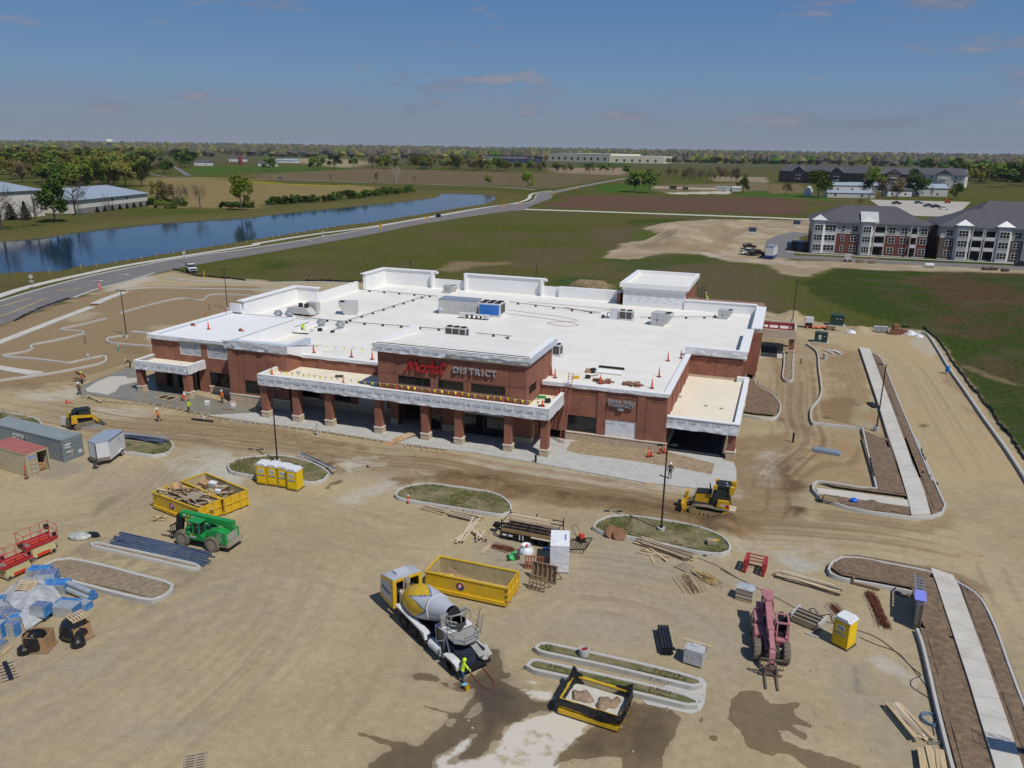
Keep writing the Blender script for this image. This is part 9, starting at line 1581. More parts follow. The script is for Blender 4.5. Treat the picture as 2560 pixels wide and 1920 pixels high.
for g,x,y,h,k,w,l in((ga,480,815,19,'d',.95,'tall dark green tree standing between the two white buildings'),(ga,655,755,20,'b',1.2,'big bare tree at the left corner of the second white building'),(ga,20,880,19,'b',1.2,'bare tree at the left picture edge before the white building'),(ga,315,850,15,'b',1.0,'bare tree in front of the first white building'),(ga,205,855,12,'b',1.0,'smaller bare tree by the conifers'),(ga,950,760,11,'b',.9,'thin bare tree on the lawn of the second white building'),(ga,100,795,7,'c',1.6,'dark conifer left of the bare trees by the first white building'),(ga,225,795,8,'c',1.3,'second dark conifer by the first white building'),(ga,2085,712,18.5,'l',.75,'bright yellow-green tree alone on the pond bank'),(ga,1730,690,14,'b',.9,'bare slim tree on the bank left of the bright tree'),(gb,1215,470,17,'w',1.0,'white-barked bare tree alone in the brown field'),(gb,1370,485,9,'b',.7,'small bare tree right of the white-barked tree'),(gb,1045,475,10,'r',.7,'thin budding tree left of the white-barked tree'),(gb,650,460,8,'b',1.2,'low bare thicket by the field lane'),(gb,2010,505,11,'o',.9,'pale olive tree beside the far pond bend'),(gc,138,522,15,'l',1.0,'round olive-green tree beside the road junction'),(gc,1060,555,18,'g',1.15,'larger of two leafy trees right of the road'),(gc,1190,560,18.5,'g',.9,'slimmer of two leafy trees right of the road'),(gc,1995,560,12,'g',1.1,'green tree at the end of the gravel yard'),(gc,1685,465,17,'b',1.2,'tallest bare tree behind the gravel yard'),(gd,430,600,21,'g',1.2,'broad green tree left of the farm sheds'),(gd,895,585,22,'g',1.0,'tall green tree beside the farmhouse'),(gd,1275,590,20,'d',1.1,'dark green tree beside the grey barn'),(gd,1620,620,13,'l',.9,'yellow-green tree behind the car park'),(gd,1830,460,20,'d',1.5,'broad dark tree between brown apartments'),(gd,155,575,10,'r',1.0,'small reddish bare tree left of the farm'),(gd,1410,610,12,'b',.7,'slim bare tree right of the barn'),(gd,790,680,9,'b',1.1,'bare shrubby tree before the farm yard')):tree(g(x,y),h,k,'',w,l)
for x,y in((120,375),(500,365),(560,360),(680,355),(845,345)):tree(gb(x,y),rnd.uniform(17,22),'g','spaced along the mown field',1.2)
def shb(q,h,w,label,m):
 t=tg('shrub',label,'shrub',(q[0],q[1],-.2),rnd.random()*6,label.split(' one')[0]);o=bpy.data.objects.new('foliage',TREES[('d' if m==1 else 'g',rnd.randrange(3))][1]);COL.objects.link(o);o.parent=t;o.location.z=-.35*h;o.scale=(w,w,h*1.35)
for i in range(9):shb(gb(130+i*48,662-i*3+rnd.uniform(-4,4)),rnd.uniform(4,5.5),rnd.uniform(7,9),'dense green bush in the left hedge above the pond',1)
for i in range(17):shb(gb(600+i*46,635-i*5.2+rnd.uniform(-4,4)),rnd.uniform(4,6),rnd.uniform(7,10),'dense green bush in the long hedge above the pond',i%2)
for i in range(12):shb(ga(1310+i*26+rnd.uniform(-8,8),655+rnd.uniform(-10,40)),rnd.uniform(3,5),rnd.uniform(5,8),'low green bush on the bank beside the white building',i%2)
for i in range(7):shb(ga(1930+i*40,695-i*1),rnd.uniform(3,4),rnd.uniform(5,7),'low bush at the foot of the bright bank tree',1)
def mass():
 vs,fs,ms,o=[],[],[],0;mt={}
 for q,h,k,wd in MASS:
  me=TREES[(k,rnd.randrange(3))][1];v=np.empty(len(me.vertices)*3,np.float32);me.vertices.foreach_get('co',v);v=v.reshape(-1,4,3)[::3].reshape(-1,3);a=rnd.uniform(0,6.28);c,s=math.cos(a)*h*wd,math.sin(a)*h*wd
  w=np.stack([v[:,0]*c-v[:,1]*s+q.x,v[:,0]*s+v[:,1]*c+q.y,v[:,2]*h],-1);cen=w.reshape(-1,4,3).mean(1,keepdims=True);w=((w.reshape(-1,4,3)-cen)*1.75+cen).reshape(-1,3);vs.append(w);n=len(w)//4;fs.append(np.arange(n*4).reshape(-1,4)+o);o+=n*4;ms.append(np.full(n,'godr'.index(k),np.int32))
 me=bpy.data.meshes.new('woodland');me.from_pydata(np.concatenate(vs).tolist(),[],np.concatenate(fs).tolist());[me.materials.append(LEAFS[i])for i in(0,2,1,4)];me.polygons.foreach_set('material_index',np.concatenate(ms));ob=bpy.data.objects.new('woodland',me);COL.objects.link(ob);tag(ob,'farther trees massed behind the left wood and the apartment blocks','woodland',kind='stuff')
mass()
def woods():
 r=random.Random(5);mb=MB()
 for i in range(8200):
  a=R(r.uniform(-38,48));d=2350*(1+2.1*r.random()**1.6);band=.5+.5*math.sin(a*23+1)+.6*math.sin(a*9+2)
  if d<3000 and band<.35 and r.random()<.8:continue
  x,y=-math.sin(a+YAW-R(2))*d,math.cos(a+YAW-R(2))*d;h=r.uniform(14,25)+(d-2350)*.0016;w=r.uniform(9,18);n=6;z0=max(0,(d-3800)*.004)
  ring=lambda rr,z,o:[(x+rr*math.cos(o+6.283*k/n)*r.uniform(.7,1.2),y+rr*math.sin(o+6.283*k/n)*r.uniform(.7,1.2),z*r.uniform(.85,1.1))for k in range(n)]
  b0,b1,b2=ring(w*.8,z0,0),ring(w,z0+h*.55,.5),ring(w*.5,z0+h,.2);o=len(mb.v);mb.v+=b0+b1+b2;m=r.choice((2,2,2,1,0,2,3))
  for q in range(2):mb.f+=[(o+q*n+k,o+q*n+(k+1)%n,o+(q+1)*n+(k+1)%n,o+(q+1)*n+k)for k in range(n)]
  mb.f.append(tuple(o+2*n+k for k in range(n)));mb.m+=[m]*(2*n+1)
 o=mb.build('far_woods',[LEAFS[4],LEAFS[1],mat('wood_haze',(.085,.075,.055),.9,var=.3,scale=.02),LEAFS[2]]);tag(o,'dark line of spring woodland along the whole horizon','woodland',kind='stuff')
woods()
mb=MB();n=160
for i in range(n+1):
 a=R(-60+130*i/n);u=Vector((-math.sin(a+YAW),math.cos(a+YAW)));hh=17+6*math.sin(a*7+1)+5*math.sin(a*17)+16*max(0,math.sin(a*3.1+.2))
 for d,z in((4200,0),(5200,hh*.75),(6800,hh)):mb.v.append((u.x*d,u.y*d,z))
mb.f=[(i*3+j,(i+1)*3+j,(i+1)*3+j+1,i*3+j+1)for i in range(n)for j in range(2)];mb.m=[0]*len(mb.f);mb.f=[f_[::-1]for f_ in mb.f];stc(mb,'hills',mat('wooded_hill',(.075,.065,.045),.95,var=.4,scale=.01),180)
def blk(name,label,cat,p,q,depth,h,mw,mr,rise=0,group=None,hip=0,wins=None,base=None):
 """box on the front line p-q, going back by depth, with a gabled or flat roof and real windows"""
 p,q=Vector(p[:2]),Vector(q[:2]);d=q-p;L_=d.length;t=tg(name,label,cat,(p.x,p.y),math.atan2(d.y,d.x),group)
 P(t,'wall',mw,lambda m:(m.bx(0,L_,0,depth,0,h),[m.front([(0,h),(depth,h),(depth/2,h+rise)],x,x+.02)for x in(0,L_-.02)]if rise and not hip else 0));e=min(1.0,depth*.05)
 rf=P(t,'roof',mr,lambda m:m.add([(-e,-e,h+.01),(L_+e,-e,h+.01),(L_+e,depth+e,h+.01),(-e,depth+e,h+.01),(hip,depth/2,h+rise+.05),(L_-hip,depth/2,h+rise+.05)],[(0,1,5,4),(2,3,4,5),(1,2,5),(3,0,4),(3,2,1,0)])if rise else m.bx(-.2,L_+.2,-.2,depth+.2,h,h+.35))
 if base:P(t,'wainscot',base[1],lambda m:m.bx(0,L_,-.08,-.01,0,base[0]))
 f=None
 for x,z,w,hh in wins or():f=P(t,'window',GLASS,lambda m:m.bx(0,1,-.1,-.02,0,1))if f is None else shr(f,'window',t);f.location=(x*L_,0,z);f.scale=(w,1,hh)
 return t,L_
SHED=mat('shed_white',(.60,.58,.53),.6,var=.06);SHR=mat('shed_roof',(.34,.40,.46),.5,.2,var=.08);WAIN=mat('shed_grey',(.22,.21,.20),.7,var=.1);CREAMW=mat('warehouse_cream',(.62,.575,.44),.8,var=.06);SLATE=mat('slate_roof',(.085,.082,.092),.85,var=.15,scale=.4);BRN=mat('brown_siding',(.13,.105,.085),.85,var=.15);WHOUSE=mat('house_white',(.60,.60,.60),.7,var=.05)
t,L_=blk('metal_building','white metal building with grey wainscot and pale blue roof by the pond','building',(-318,293),(-333,353),45,6.3,SHED,SHR,4.0,base=(2.4,WAIN),wins=[(.45,4.3,1.6,1.3),(.66,4.3,1.6,1.3)])
for i in range(9):q=Vector((-315.5,296))+Vector((-15.2,60.5))*(.12+i*.105);tree((q.x,q.y),2.8,'c','in the row along the white building wall',1.6)
blk('metal_building','tall white metal building at the left picture edge','building',(-321,232),(-322,278),45,11.5,SHED,SHR,3)
blk('warehouse','long cream warehouse with dark wall strips on the right horizon, left face','warehouse',(-640,2150),(-455,2088),160,21,CREAMW,mat('flat_roof',(.6,.6,.58),.8),0,'cream warehouse blocks',wins=[(.06+i*.105,5,6,7)for i in range(9)]);blk('warehouse','long cream warehouse on the right horizon, right face stepping down','warehouse',(-452,2092),(-318,2092),150,17,CREAMW,mat('flat_roof'),0,'cream warehouse blocks',wins=[(.08+i*.15,3,5,6)for i in range(6)]);blk('warehouse','white factory building left of the cream warehouse','warehouse',(-770,2330),(-640,2330),90,13,WHOUSE,SHR,3);blk('shop_building','blue-roofed shop with yellow band before the factory','shop',(-655,1775),(-560,1780),60,9,mat('shop_blue',(.03,.05,.12),.6),SLATE,0)
HW=[(.15,1.2,1.4,1.4),(.7,1.2,1.4,1.4)]
for i in range(44):
 q,g_=(ga(1120+i*16+rnd.uniform(-6,6),212+rnd.uniform(-6,6)),'white')if i<14 else(gb(160+(i-14)*66,214+rnd.uniform(-5,5)),'far');blk('house','small pale house in the '+('left' if i<14 else 'right')+' distant housing row','house',q,q+Vector((rnd.uniform(16,24),rnd.uniform(6,12),0)),12,rnd.uniform(5,6.5),WHOUSE if i%3 else SHED,SLATE,4,('left' if i<14 else 'right')+' distant housing row',wins=HW)
for g,x,y,w,dd,h,l,m in((gb,170,300,36,14,4.5,'white shed left of the mown field',WHOUSE),(gb,240,300,26,12,5,'second white shed beyond the mown field',WHOUSE),(gb,20,330,26,12,5,'white house at the left of the mown field',WHOUSE),(gb,800,238,90,40,7,'pale school building on the far field',SHED),(gb,1950,285,110,40,8,'long grey store far beyond the hedgerow',UNIT),(ga,1680,325,24,12,5.5,'white farmhouse with dark roof by the country road',WHOUSE),(ga,1980,290,30,14,6,'white house beyond the country road trees',WHOUSE),(gd,560,545,22,12,5,'white farm shed left of the farmhouse',WHOUSE),(gd,700,545,36,16,5,'long white-roofed farm shed',WHOUSE),(gd,510,600,34,10,3.6,'low grey open shed in the farm yard',UNIT),(gd,1030,590,18,14,5,'white farmhouse among bare trees',WHOUSE),(gd,1235,588,27,13,6.4,'grey-white barn right of the farmhouse',UNIT)):
 q=g(x,y);blk('farm_building' if g is gd else 'house',l,'building',q,q+Vector((w,w*.25,0)),dd,h,m,SHR if 'roofed' in l or 'barn' in l or 'shed' in l else SLATE,h*.5,wins=HW)
q=ga(2080,320);t=tg('silo','dark red silo beside the far white house','silo',q);P(t,'drum',mat('silo_red',(.16,.03,.03),.7),lambda m:m.lathe([(3.5,0),(3.5,13),(2.5,15),(.01,16)],14),40);q=gd(345,590);t=tg('grain_bin','small white domed grain bin left of the farm','grain bin',q);P(t,'drum',WHOUSE,lambda m:m.lathe([(3,0),(3,5),(1.5,7.5),(.01,8)],14),40)
t=tg('water_tower','pale green and white water tower on the left horizon','water tower',(-2150,2140));P(t,'tank',mat('tower_tank',(.55,.58,.45),.6,var=.05),lambda m:m.lathe([(7,30),(13,33),(14,38),(12,42),(.01,44)],18),40);P(t,'shaft',WHOUSE,lambda m:m.cyl((0,0,0),(0,0,31),6,5,14),40)
def apt_wins(n,fl,z0,dz):return[(.03+.94*i/n,z0+k*dz,1.7,1.6)for k in range(fl)for i in range(n)]
for p,q,d_,h,r_,l,m,n in(((-17,972),(68,915),22,12.3,6.5,'brown apartment block with gabled roof left of the farm',BRN,12),((62,930),(112,930),22,12,6,'dark grey apartment block behind the farmhouse trees',BRN,6),((102,940),(162,923),26,12.3,6.5,'pale-gabled apartment block right of the barn',SHED,8),((150,1010),(178,1005),24,15,0,'tan sheathed block under construction behind the apartments',mat('osb_tan',(.42,.27,.13),.8),3),((118,1015),(148,1012),24,16,0,'blue-grey wrapped block under construction behind the apartments',UNITD,3),((232,850),(320,830),26,8,7,'dark roofed complex at the far right edge',BRN,8)):
 t,L_=blk('apartment_block',l,'apartments',p,q,d_,h,m,SLATE if r_ else mat('flat_roof'),r_,'distant apartment blocks',4,apt_wins(n,3,1.5,3.8))
 for k in range(2 if r_ else 0):P(t,'gable',m,lambda b:b.front([(-1.2,0),(1,0),(1,h+1),(-1.2,h+1)],L_*(.25+.45*k)-6,L_*(.25+.45*k)+6));P(t,'gable_roof',SLATE,lambda b:b.side([(L_*(.25+.45*k)-7,h+1),(L_*(.25+.45*k)+7,h+1),(L_*(.25+.45*k),h+5.5)],-1.6,9));P(t,'balcony',WHOUSE,lambda b:[b.bx(L_*(.25+.45*k)-3,L_*(.25+.45*k)+3,-2.6,-1.3,z,z+.9)for z in(4,7.8)])
REDB=mat('apartment_red_brick',(.17,.06,.045),.9,var=.15,scale=1.5);BRNB=mat('apartment_brown_brick',(.125,.088,.075),.9,var=.15,scale=1.5);SID=mat('grey_siding',(.40,.395,.37),.8,var=.06);TRIM=mat('white_trim',(.62,.62,.61),.6,var=.04);METR=mat('metal_roof',(.56,.56,.54),.45,.2,var=.06)
def apts(label,x0,L_,y0,m,cells,ends):
 t=tg('apartment_building',label,'apartments',(x0,y0),0,'three-storey apartments');H_=10.4;D_=26
 P(t,'brick_wall',m,lambda b:b.bx(0,L_,0,D_,0,6.9));P(t,'siding_wall',SID,lambda b:b.bx(.02,L_-.02,.02,D_-.02,6.9,H_));P(t,'trim_band',TRIM,lambda b:(b.bx(0,L_,-.08,-.005,6.8,7.0),b.bx(-.3,L_+.3,-.5,-.005,H_-.15,H_+.1),b.bx(0,L_,-.06,-.005,0,.25)))
 P(t,'roof',SLATE,lambda b:b.add([(-.8,-.8,H_+.12),(L_+.8,-.8,H_+.12),(L_+.8,D_+.8,H_+.12),(-.8,D_+.8,H_+.12),(ends[0],D_*.5,H_+5),(L_-ends[1],D_*.5,H_+5)],[(0,1,5,4),(2,3,4,5),(1,2,5),(3,0,4)]))
 def win(x,z,w,h,n,par,y=0.0):
  f=P(par,'window',TRIM,lambda b:(b.bx(x-w/2-.1,x+w/2+.1,y-.12,y-.05,z-.12,z),b.bx(x-w/2-.1,x+w/2+.1,y-.12,y-.05,z+h,z+h+.12),[b.bx(x-w/2+w*i/n-.06,x-w/2+w*i/n+.06,y-.12,y-.05,z,z+h)for i in range(n+1)],b.bx(x-w/2,x+w/2,y-.1,y-.06,z+h*.5-.04,z+h*.5+.04)))
  if par is t:P(f,'pane',GLASS,lambda b:b.bx(x-w/2,x+w/2,y-.07,y-.02,z,z+h))
  else:P(par,'pane',GLASS,lambda b:b.bx(x-w/2,x+w/2,y-.07,y-.02,z,z+h))
 for kind,x,w in cells:
  if kind=='w':
   for z in(1.1,4.4,7.6):win(x,z,w,1.7,2 if w>1 else 1,t)
  if kind=='t':
   P(t,'white_panel',TRIM,lambda b:b.bx(x-w/2-.3,x+w/2+.3,-.05,-.01,.3,9.9))
   for z in(1.1,4.4,7.6):win(x,z,w,1.7,3,t,-.05)
  if kind=='y':
   bay=P(t,'bay_window',TRIM,lambda b:b.prism([(x-w/2,0),(x-w/2+.7,-1.2),(x+w/2-.7,-1.2),(x+w/2,0)],.1,10.2));P(bay,'spandrel',SID,lambda b:[b.bx(x-w/2+.9,x+w/2-.9,-1.24,-1.205,z,z+.8)for z in(3.1,6.4)])
   for z in(1.1,4.4,7.6):win(x,z,w-1.7,1.8,3,bay,-1.2)
   P(bay,'bay_roof',METR,lambda b:(b.add([(x-w/2-.4,.8,11.0),(x-w/2-.4,-1.7,11.0),(x+w/2+.4,-1.7,11.0),(x+w/2+.4,.8,11.0),(x,-.2,12.8)],[(0,1,4),(1,2,4),(2,3,4),(3,0,4),(3,2,1,0)]),b.bx(x-w/2+.2,x+w/2-.2,-1.2,.8,10.2,11.0)))
  if kind=='b':
   bal=P(t,'balcony',TRIM,lambda b:([b.bx(x-w/2,x+w/2,-.9,-.82,z,z+1.0)for z in(3.3,6.6)],[b.bx(x-w/2,x+w/2,-.9,0,z-.1,z)for z in(3.3,6.6)],[b.bx(xx-.1,xx+.1,-.9,-.7,0,10)for xx in(x-w/2,x+w/2)]));P(bal,'recess',DARKIN,lambda b:[b.bx(x-w/2+.1,x+w/2-.1,-.03,-.006,z,z+2.4)for z in(.3,3.6,6.9)])
  if kind=='m':
   P(t,'roof_dormer',METR,lambda b:b.add([(x-w/2,-1.0,11.0),(x+w/2,-1.0,11.0),(x+w/2,6,13.8),(x-w/2,6,13.8),(x-w/2,-1.0,10.4),(x+w/2,-1.0,10.4)],[(0,1,2,3),(4,5,1,0),(5,2,1),(4,0,3)]))
 return t
u=lambda px:(px-345)/1000*35.5
apts('red brick apartment building with white corner tower and grey hip roof',7,35.5,287.5,REDB,[('y',u(415),4.2),('t',u(520),3.4),('w',u(632),.9),('w',u(730),1.9),('y',u(835),4.0),('m',u(850),5.4),('b',u(945),3.3),('w',u(1050),1.9),('w',u(1150),1.9),('b',u(1232),1.9),('w',u(1315),1.9)],(11,9))
v=lambda px:(px-1455)/757*24.7
apts('brown brick apartment building with two pyramid-roofed bays at the right edge',46.2,44,287.6,BRNB,[('w',v(1535),1.9),('y',v(1650),4.4),('b',v(1775),3.0),('b',v(1885),3.0),('y',v(2000),4.4),('w',v(2120),1.9),('y',v(2240),4.4),('b',v(2400),3),('w',v(2550),1.9)],(10,10))
blk('apartment_link','recessed dark link joining the two near apartment buildings','apartments',(42.6,294.5),(46.1,294.5),16,10,mat('link_wall',(.06,.055,.05),.9),SLATE,0);blk('apartment_wing','dark roofed rear wing behind the brown apartment building','apartments',(62,330),(118,330),30,10,SLATE,SLATE,6,None,8);blk('apartment_wing','flat-roofed brown block rising behind the rear wing','apartments',(150,560),(215,560),30,15,BRNB,mat('flat_roof'),0)
def car(label,q,rz,m,truck=False,s=1.0,cat='car',group=None):
 t=tg('pickup_truck' if truck else 'parked_car',label,cat,(q[0],q[1],.07),rz,group);t.scale=(s,)*3
 P(t,'body',m,lambda b:b.side([(-2.6,.45),(2.6,.45),(2.6,1.0),(1.2,1.15),(-2.6,1.15)]if truck else[(-2.3,.35),(2.3,.35),(2.3,.8),(1.1,.98),(-2.2,1.0)],-.92,.92));P(t,'cabin',GLASSV,lambda b:b.side([(-.9,1.152),(1.25,1.152),(.6,1.75),(-.8,1.8)]if truck else[(-2.0,1.0),(1.1,.98),(.4,1.45),(-1.6,1.5)],-.8,.8));P(t,'roof_panel',m,lambda b:b.side([(-.85,1.803),(.6,1.753),(.5,1.82),(-.75,1.86)]if truck else[(-1.6,1.503),(.4,1.453),(.3,1.53),(-1.4,1.57)],-.78,.78))
 if truck:P(t,'bed',DARKIN,lambda b:b.bx(-2.5,-1.0,-.8,.8,1.153,1.17));P(t,'grille',BLACK,lambda b:b.bx(2.602,2.64,-.8,.8,.6,.95));P(t,'rack',BLACK,lambda b:(b.bx(-2.5,-1.0,-.85,.85,1.7,1.78),[b.bx(x,x+.08,y,y+.08,1.15,1.7)for x in(-2.5,-1.1)for y in(-.85,.77)]))
 for y in(-.7,.7):P(t,'headlight',LAMPG,lambda b:b.bx(2.605 if truck else 2.302,2.63,y-.15,y+.15,.75,.92))
 for x in(-1.6,1.6):
  for y in(-.85,.85):wh(t,x,y,.38 if truck else.33,.38 if truck else.33,.24)
CW,CB,CD=mat('car_white'),mat('car_blue',(.03,.06,.14),.3),mat('car_dark',(.012,.013,.016),.3)
car('white pickup truck parked on grass beside the road',ga(1655,1240),R(-40),CW,True,1.1,'pickup');car('dark suv driving along the road past the pond',gb(1577,768),R(110),CD,False,1.15);car('dark car far off on the field lane',gb(213,440),R(20),CB)
for x,y,m,l in((1110,660,CD,'black pickup at the left of the apartment car park'),(1300,655,CB,'blue-grey car behind the car park pole'),(1385,682,CB,'blue pickup in the middle of the car park row'),(1450,690,CD,'dark car beside the blue pickup in the car park'),(1515,705,CW,'white car at the right of the car park row')):car(l,gd(x,y),R(15),m,'pickup' in l,1.15,'car','cars in the apartment car park')
q=gd(1550,650);t=tg('tractor','small red tractor at the far edge of the car park','tractor',q);P(t,'body',REDP,lambda m:(m.bx(-1.6,1.6,-.8,.8,.6,1.8),m.bx(-1.5,0,-.8,.8,1.8,3)));[wh(t,x,y,.6,.6,.4)for x in(-1.1,1.1)for y in(-.9,.9)]
q=gd(5,1135);t=tg('office_trailer','white and blue box trailer with blue skirt by the apartment drive','trailer',q,R(80));P(t,'body',WPAINT,lambda m:m.bx(0,6,-1.3,1.3,1.2,4.0));P(t,'skirt',mat('skirt_blue',(.03,.05,.2),.5),lambda m:m.bx(.05,5.95,-1.28,1.28,.4,1.198));P(t,'roof',UNITD,lambda m:m.bx(-.1,6.1,-1.4,1.4,4.003,4.15));P(t,'window',GLASS,lambda m:m.bx(1.5,4.5,1.302,1.33,2.4,3.2))
car('white work truck left of the box trailer',gc(2045,1095),R(30),CW,True,1.1,'truck');car('grey flatbed truck beside the box trailer',gc(2120,1105),R(15),CD,True,1.1,'truck');car('dark trailer load behind the white work truck',gc(2050,1040),R(10),CD,True,.9,'truck')
for g,x,y,l in((gc,2075,920,'dark solar panel trailer on the bare ground'),(gd,245,855,'small dark solar panel trailer by the apartment drive')):t=tg('solar_trailer',l,'solar trailer',g(x,y),0,'solar trailers');P(t,'panel',mat('solar',(.03,.04,.08),.2),lambda m:m.box((0,0,2.0),(3,.1,1.8),Matrix.Rotation(R(-30),4,'X')));P(t,'cart',WPAINT,lambda m:m.bx(-.9,.9,-.6,.6,.3,1.0))
t=tg('container_skip','black and blue waste skip beside the white apartment tower','skip',gd(195,1060),R(0));P(t,'skip',CD,lambda m:m.bx(0,5.4,0,5,0,3.2));P(t,'blue_panel',CB,lambda m:m.bx(2,4,-.06,-.01,.2,3.1))
t=tg('skid_loader','small grey skid loader on the apartment street','loader',gd(685,1155));P(t,'body',UNIT,lambda m:(m.bx(-1.1,1.1,-.7,.7,.4,1.3),m.bx(-.9,.6,-.6,.6,1.3,2.3)));[wh(t,x,y,.4,.4,.3)for x in(-.7,.7)for y in(-.8,.8)]
t=tg('white_tank','white cylindrical tank lying on the apartment street','tank',gd(1392,1205));P(t,'tank',WPAINT,lambda m:m.cyl((-1.2,0,.65),(1.2,0,.65),.65,n=16),40)
for x,y,l in((900,1170,'brown mini machine with a boom arm on the apartment street'),(1880,1228,'dark machine part left of the pair on the street kerb'),(1950,1230,'round-topped dark machine part on the street kerb'),(2045,1240,'low dark pallet right on the street kerb'),(790,1165,'low brown load beside the skid loader')):hp('machine_part',l,'machinery',gd(x,y),.2,[('frame',DGREY if 'dark' in l else WOODD,(0,0,.4),(2.0,.9,.6),0,0,0),('arm',WOODD,(.2,0,1.4 if 'boom' in l else.8),(2.2,.5,.4),.1,0,.1)])
car('black suv at the right picture edge on the apartment street',gd(2200,1195),R(5),CD)
for x,y,w,h,l in((1360,530,6,2.6,'dark equipment cluster at the left of the gravel yard'),(1480,535,4,2,'brown machine in the gravel yard'),(1760,540,9,3,'left white container in the gravel yard'),(1835,545,8,3,'middle white container in the gravel yard'),(1900,548,7,3.2,'right white container with pointed roof in the gravel yard')):q=gc(x,y);blk('yard_container',l,'container',q,q+Vector((w,1,0)),5,h,UNIT if 'white' in l else DGREY,WPAINT if 'white' in l else DGREY,.8 if 'pointed' in l else 0,'gravel yard equipment')
for i,(g,x,y,h)in enumerate(((gb,1190,265,24),(gb,1320,262,24),(gb,1520,268,24),(gb,1575,268,28),(gb,1640,268,22),(gc,175,290,27),(gc,270,290,25),(gc,505,290,26),(gc,590,290,28))):t=tg('light_mast','tall pale floodlight mast on the '+('left' if g is gb else 'right')+' part of the far horizon','mast',g(x,y),0,('left' if g is gb else 'right')+' floodlight masts');P(t,'mast',UNIT,lambda m:(m.cyl((0,0,0),(0,0,h),.6,.4,6),m.box((0,0,h),(6,1,1.6))))
t=tg('radio_mast','thin lattice radio mast above the cream warehouse','mast',(-1158,5570));P(t,'mast',UNIT,lambda m:([m.beam((x,y,0),(x*.3,y*.3,105),.8)for x,y in((3,0),(-2,2),(-2,-2))],[m.beam((2,-1,z),(-1,1,z+9),.6)for z in range(0,100,9)]))
SY=mat('sign_yellow',(.80,.38,.005),.5,var=0)
for g,x,y,top,l in((gb,1075,905,855,'yellow diamond warning sign nearest along the road'),(gb,1478,828,780,'yellow diamond warning sign beside the dark suv'),(gb,2140,712,678,'yellow diamond warning sign before the side road'),(gc,67,690,652,'yellow diamond warning sign at the side road mouth'),(gc,361,600,575,'tall yellow double sign at the road bend'),(gc,497,550,528,'small yellow sign beyond the bend'),(gc,551,545,515,'yellow sign by the pole beyond the bend'),(gc,920,465,446,'farthest yellow sign on the road'),(gb,165,440,415,'small yellow sign on the field lane')):
 q=g(x,y);t=tg('warning_sign',l,'road sign',q,YAW,'yellow warning signs');P(t,'post',DGREY,lambda m:m.cyl((0,0,0),(0,0,3),.05,n=6));f=P(t,'face',SY,lambda m:(m.prism([(-.75,0),(0,-.75),(.75,0),(0,.75)],-.04,.04,0,Matrix(((1,0,0,0),(0,0,-1,-.1),(0,1,0,2.9),(0,0,0,1)))),m.bx(-.4,.4,-.13,-.07,1.6,2.1)));P(f,'symbol',BLACK,lambda m:m.prism([(-.12,-.35),(.12,-.35),(.12,.1),(.3,.1),(0,.42),(-.3,.1),(-.12,.1)],.041,.06,0,Matrix(((1,0,0,0),(0,0,-1,-.1),(0,1,0,2.9),(0,0,0,1)))))
for g,x,y,l in((ga,283,1388,'grey back of a diamond road sign on the left verge'),(ga,1598,1165,'grey back of a small road sign above the white pickup'),(gb,585,970,'thin grey sign post on the verge by the pond')):t=tg('road_sign',l,'road sign',g(x,y),YAW,'grey road sign backs');P(t,'post',GALV,lambda m:m.cyl((0,0,0),(0,0,2.9),.04,n=6));P(t,'face',UNIT,lambda m:(m.prism([(-.6,0),(0,-.6),(.6,0),(0,.6)],-.03,.03,0,Matrix(((1,0,0,0),(0,0,-1,-.06),(0,1,0,2.8),(0,0,0,1)))),m.bx(-.5,.5,-.08,-.03,1.5,1.9)))
t=tg('traffic_drum','red and white traffic drum at the road edge','traffic drum',ga(860,1390));P(t,'drum',mat('drum_red',(.62,.06,.05),.5),lambda m:m.cyl((0,0,0),(0,0,1.5),.4,.33,14),40);P(t,'band',WPAINT,lambda m:[m.cyl((0,0,z),(0,0,z+.2),.4-z*.03,n=14,caps=False)for z in(.5,1.0)],40)
for x,y in((340,535),(553,545),(1340,430)):t=tg('utility_pole','brown timber utility pole beyond the road junction','utility pole',gc(x,y),0,'utility poles');P(t,'pole',WOODD,lambda m:m.cyl((0,0,0),(0,0,9),.16,.1,6))
SL=sl(pts(ga,(430,1262),(700,1218),(1000,1175),(1500,1092),(2212,985))+pts(gb,(300,930),(900,832),(1500,738),(1900,672),(2200,630)),5.2);t=tg('stake_fence','row of yellowish wooden stakes along the pond edge','stake fence',(0,0));f=None
for p in SL:f=P(t,'stake',mat('stake_wood',(.45,.32,.13),.8,var=.2),lambda m:m.bx(-.07,.07,-.07,.07,-.3,1.3))if f is None else shr(f,'stake',t);f.location=(p.x,p.y,0)
def silt(label,P_,h=.42):
 S=sl(P_,.7);t=tg('silt_fence',label,'silt fence',(0,0),0,'black silt fences');mb=MB();n=len(S);w=[(rnd.uniform(-.12,.12),h*rnd.uniform(.6,1.1))for _ in S]
 mb.v=[(p.x-.03,p.y,0)for p in S]+[(p.x+a,p.y+a,b)for p,(a,b)in zip(S,w)]+[(p.x+a+.05,p.y+a+.04,b)for p,(a,b)in zip(S,w)]+[(p.x+.12,p.y+.1,0)for p in S];mb.f=[(k*n+i,k*n+i+1,(k+1)*n+i+1,(k+1)*n+i)for k in range(3)for i in range(n-1)];mb.m=[0]*len(mb.f);mb.build('fabric',mat('silt_black',(.012,.014,.015),.6,var=.3),t,30)
 P(t,'post',WOODD,lambda m:[m.bx(S[i].x-.04,S[i].x+.04,S[i].y-.04,S[i].y+.04,0,h+.25)for i in range(0,n,5)])
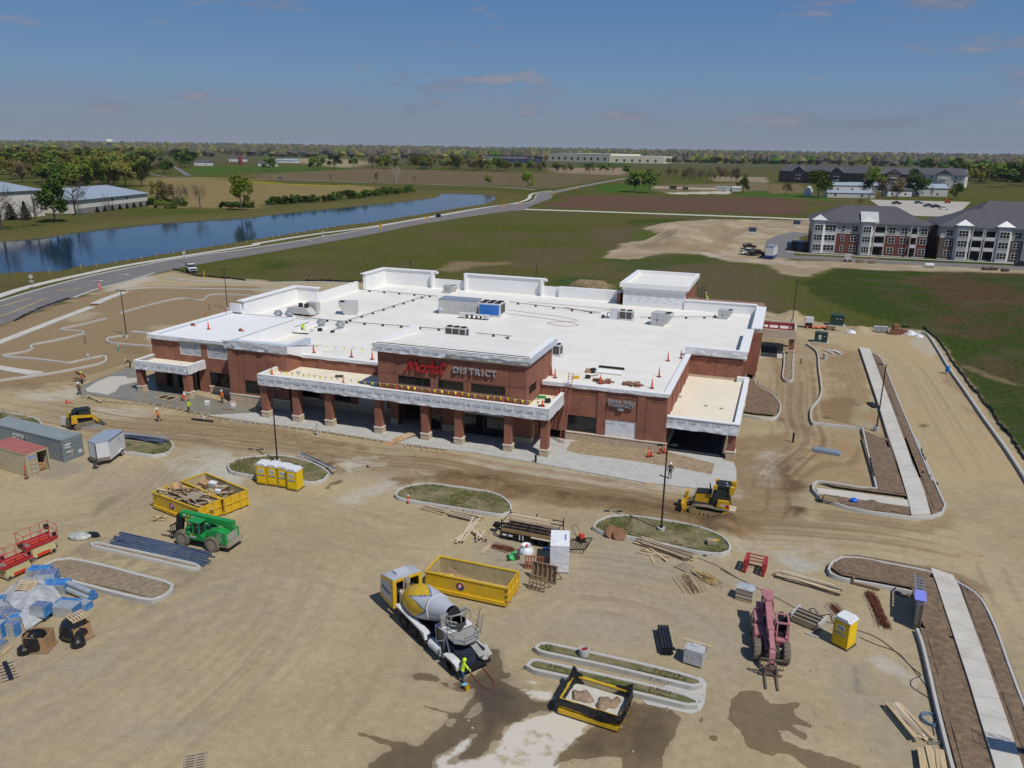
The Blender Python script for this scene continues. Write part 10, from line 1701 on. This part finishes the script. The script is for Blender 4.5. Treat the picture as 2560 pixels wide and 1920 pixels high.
silt('sagging black silt fence along the grass on the right edge of the site',pts(gE,(1340,345),(1400,395),(1490,480),(1570,610),(1690,770),(1760,870),(1830,940),(1860,1000),(1930,1060),(1990,1180),(2080,1270),(2212,1480))+[G(2680,1330).xy]);silt('black silt fence between road and planted lot',pts(gA,(120,290),(250,225),(400,160),(600,92)));silt('black silt fence below the white pickup',pts(ga,(1495,1222),(1600,1250),(1700,1278))+pts(ga,(1780,1285),(2000,1305),(2120,1320)));silt('black silt fence behind the far left roof corner',pts(gb,(420,1325),(600,1322),(760,1332),(910,1328)));silt('short black silt fabric on the sidewalk kerb',pts(gE,(1318,1425),(1345,1490),(1360,1520))+pts(gJ,(1735,110),(1765,180)));silt('short black silt fabric lower on the sidewalk kerb',pts(gJ,(1815,340),(1840,350),(1870,410)));silt('short black silt fabric behind the brick pallets',pts(gE,(1150,340),(1220,345)),.4)
def litter():
 mb=MB();r=random.Random(77)
 for i in range(900):
  x,y=r.uniform(-75,20),r.uniform(34,82);j,k=np.searchsorted(AX,x),np.searchsorted(AY,y)
  if LEAF[k,j]>.3:continue
  z,s=GZ[k,j],r.uniform(.03,.11);mb.lathe([(s,-.02),(s*.8,s*.5),(.005,s*.7)],5,Matrix.Translation((x,y,max(0,z)))@Matrix.Diagonal((1,r.uniform(.6,1.3),1,1)))
 tag(mb.build('gravel',mat('stones',(.36,.30,.22),.9,var=.5,scale=3)),'small stones and clods scattered over the bare lot','stones',kind='stuff')
litter()
mb=MB();mb.bx(-15500,15500,-1000,17500,-4.2,112);hz=mb.build('haze',bpy.data.materials.new('haze'));hz['kind']='stuff';hz['label']='thin blue spring haze over the plain'
def haze_mat():
 m=hz.data.materials[0];m.use_nodes=True;nt=m.node_tree;nt.nodes.clear();o=nt.nodes.new('ShaderNodeOutputMaterial');v=nt.nodes.new('ShaderNodeVolumePrincipled');v.inputs['Color'].default_value=(.80,.88,1,1);v.inputs['Density'].default_value=.00003;v.inputs['Anisotropy'].default_value=.1;nt.links.new(v.outputs[0],o.inputs['Volume'])
haze_mat()
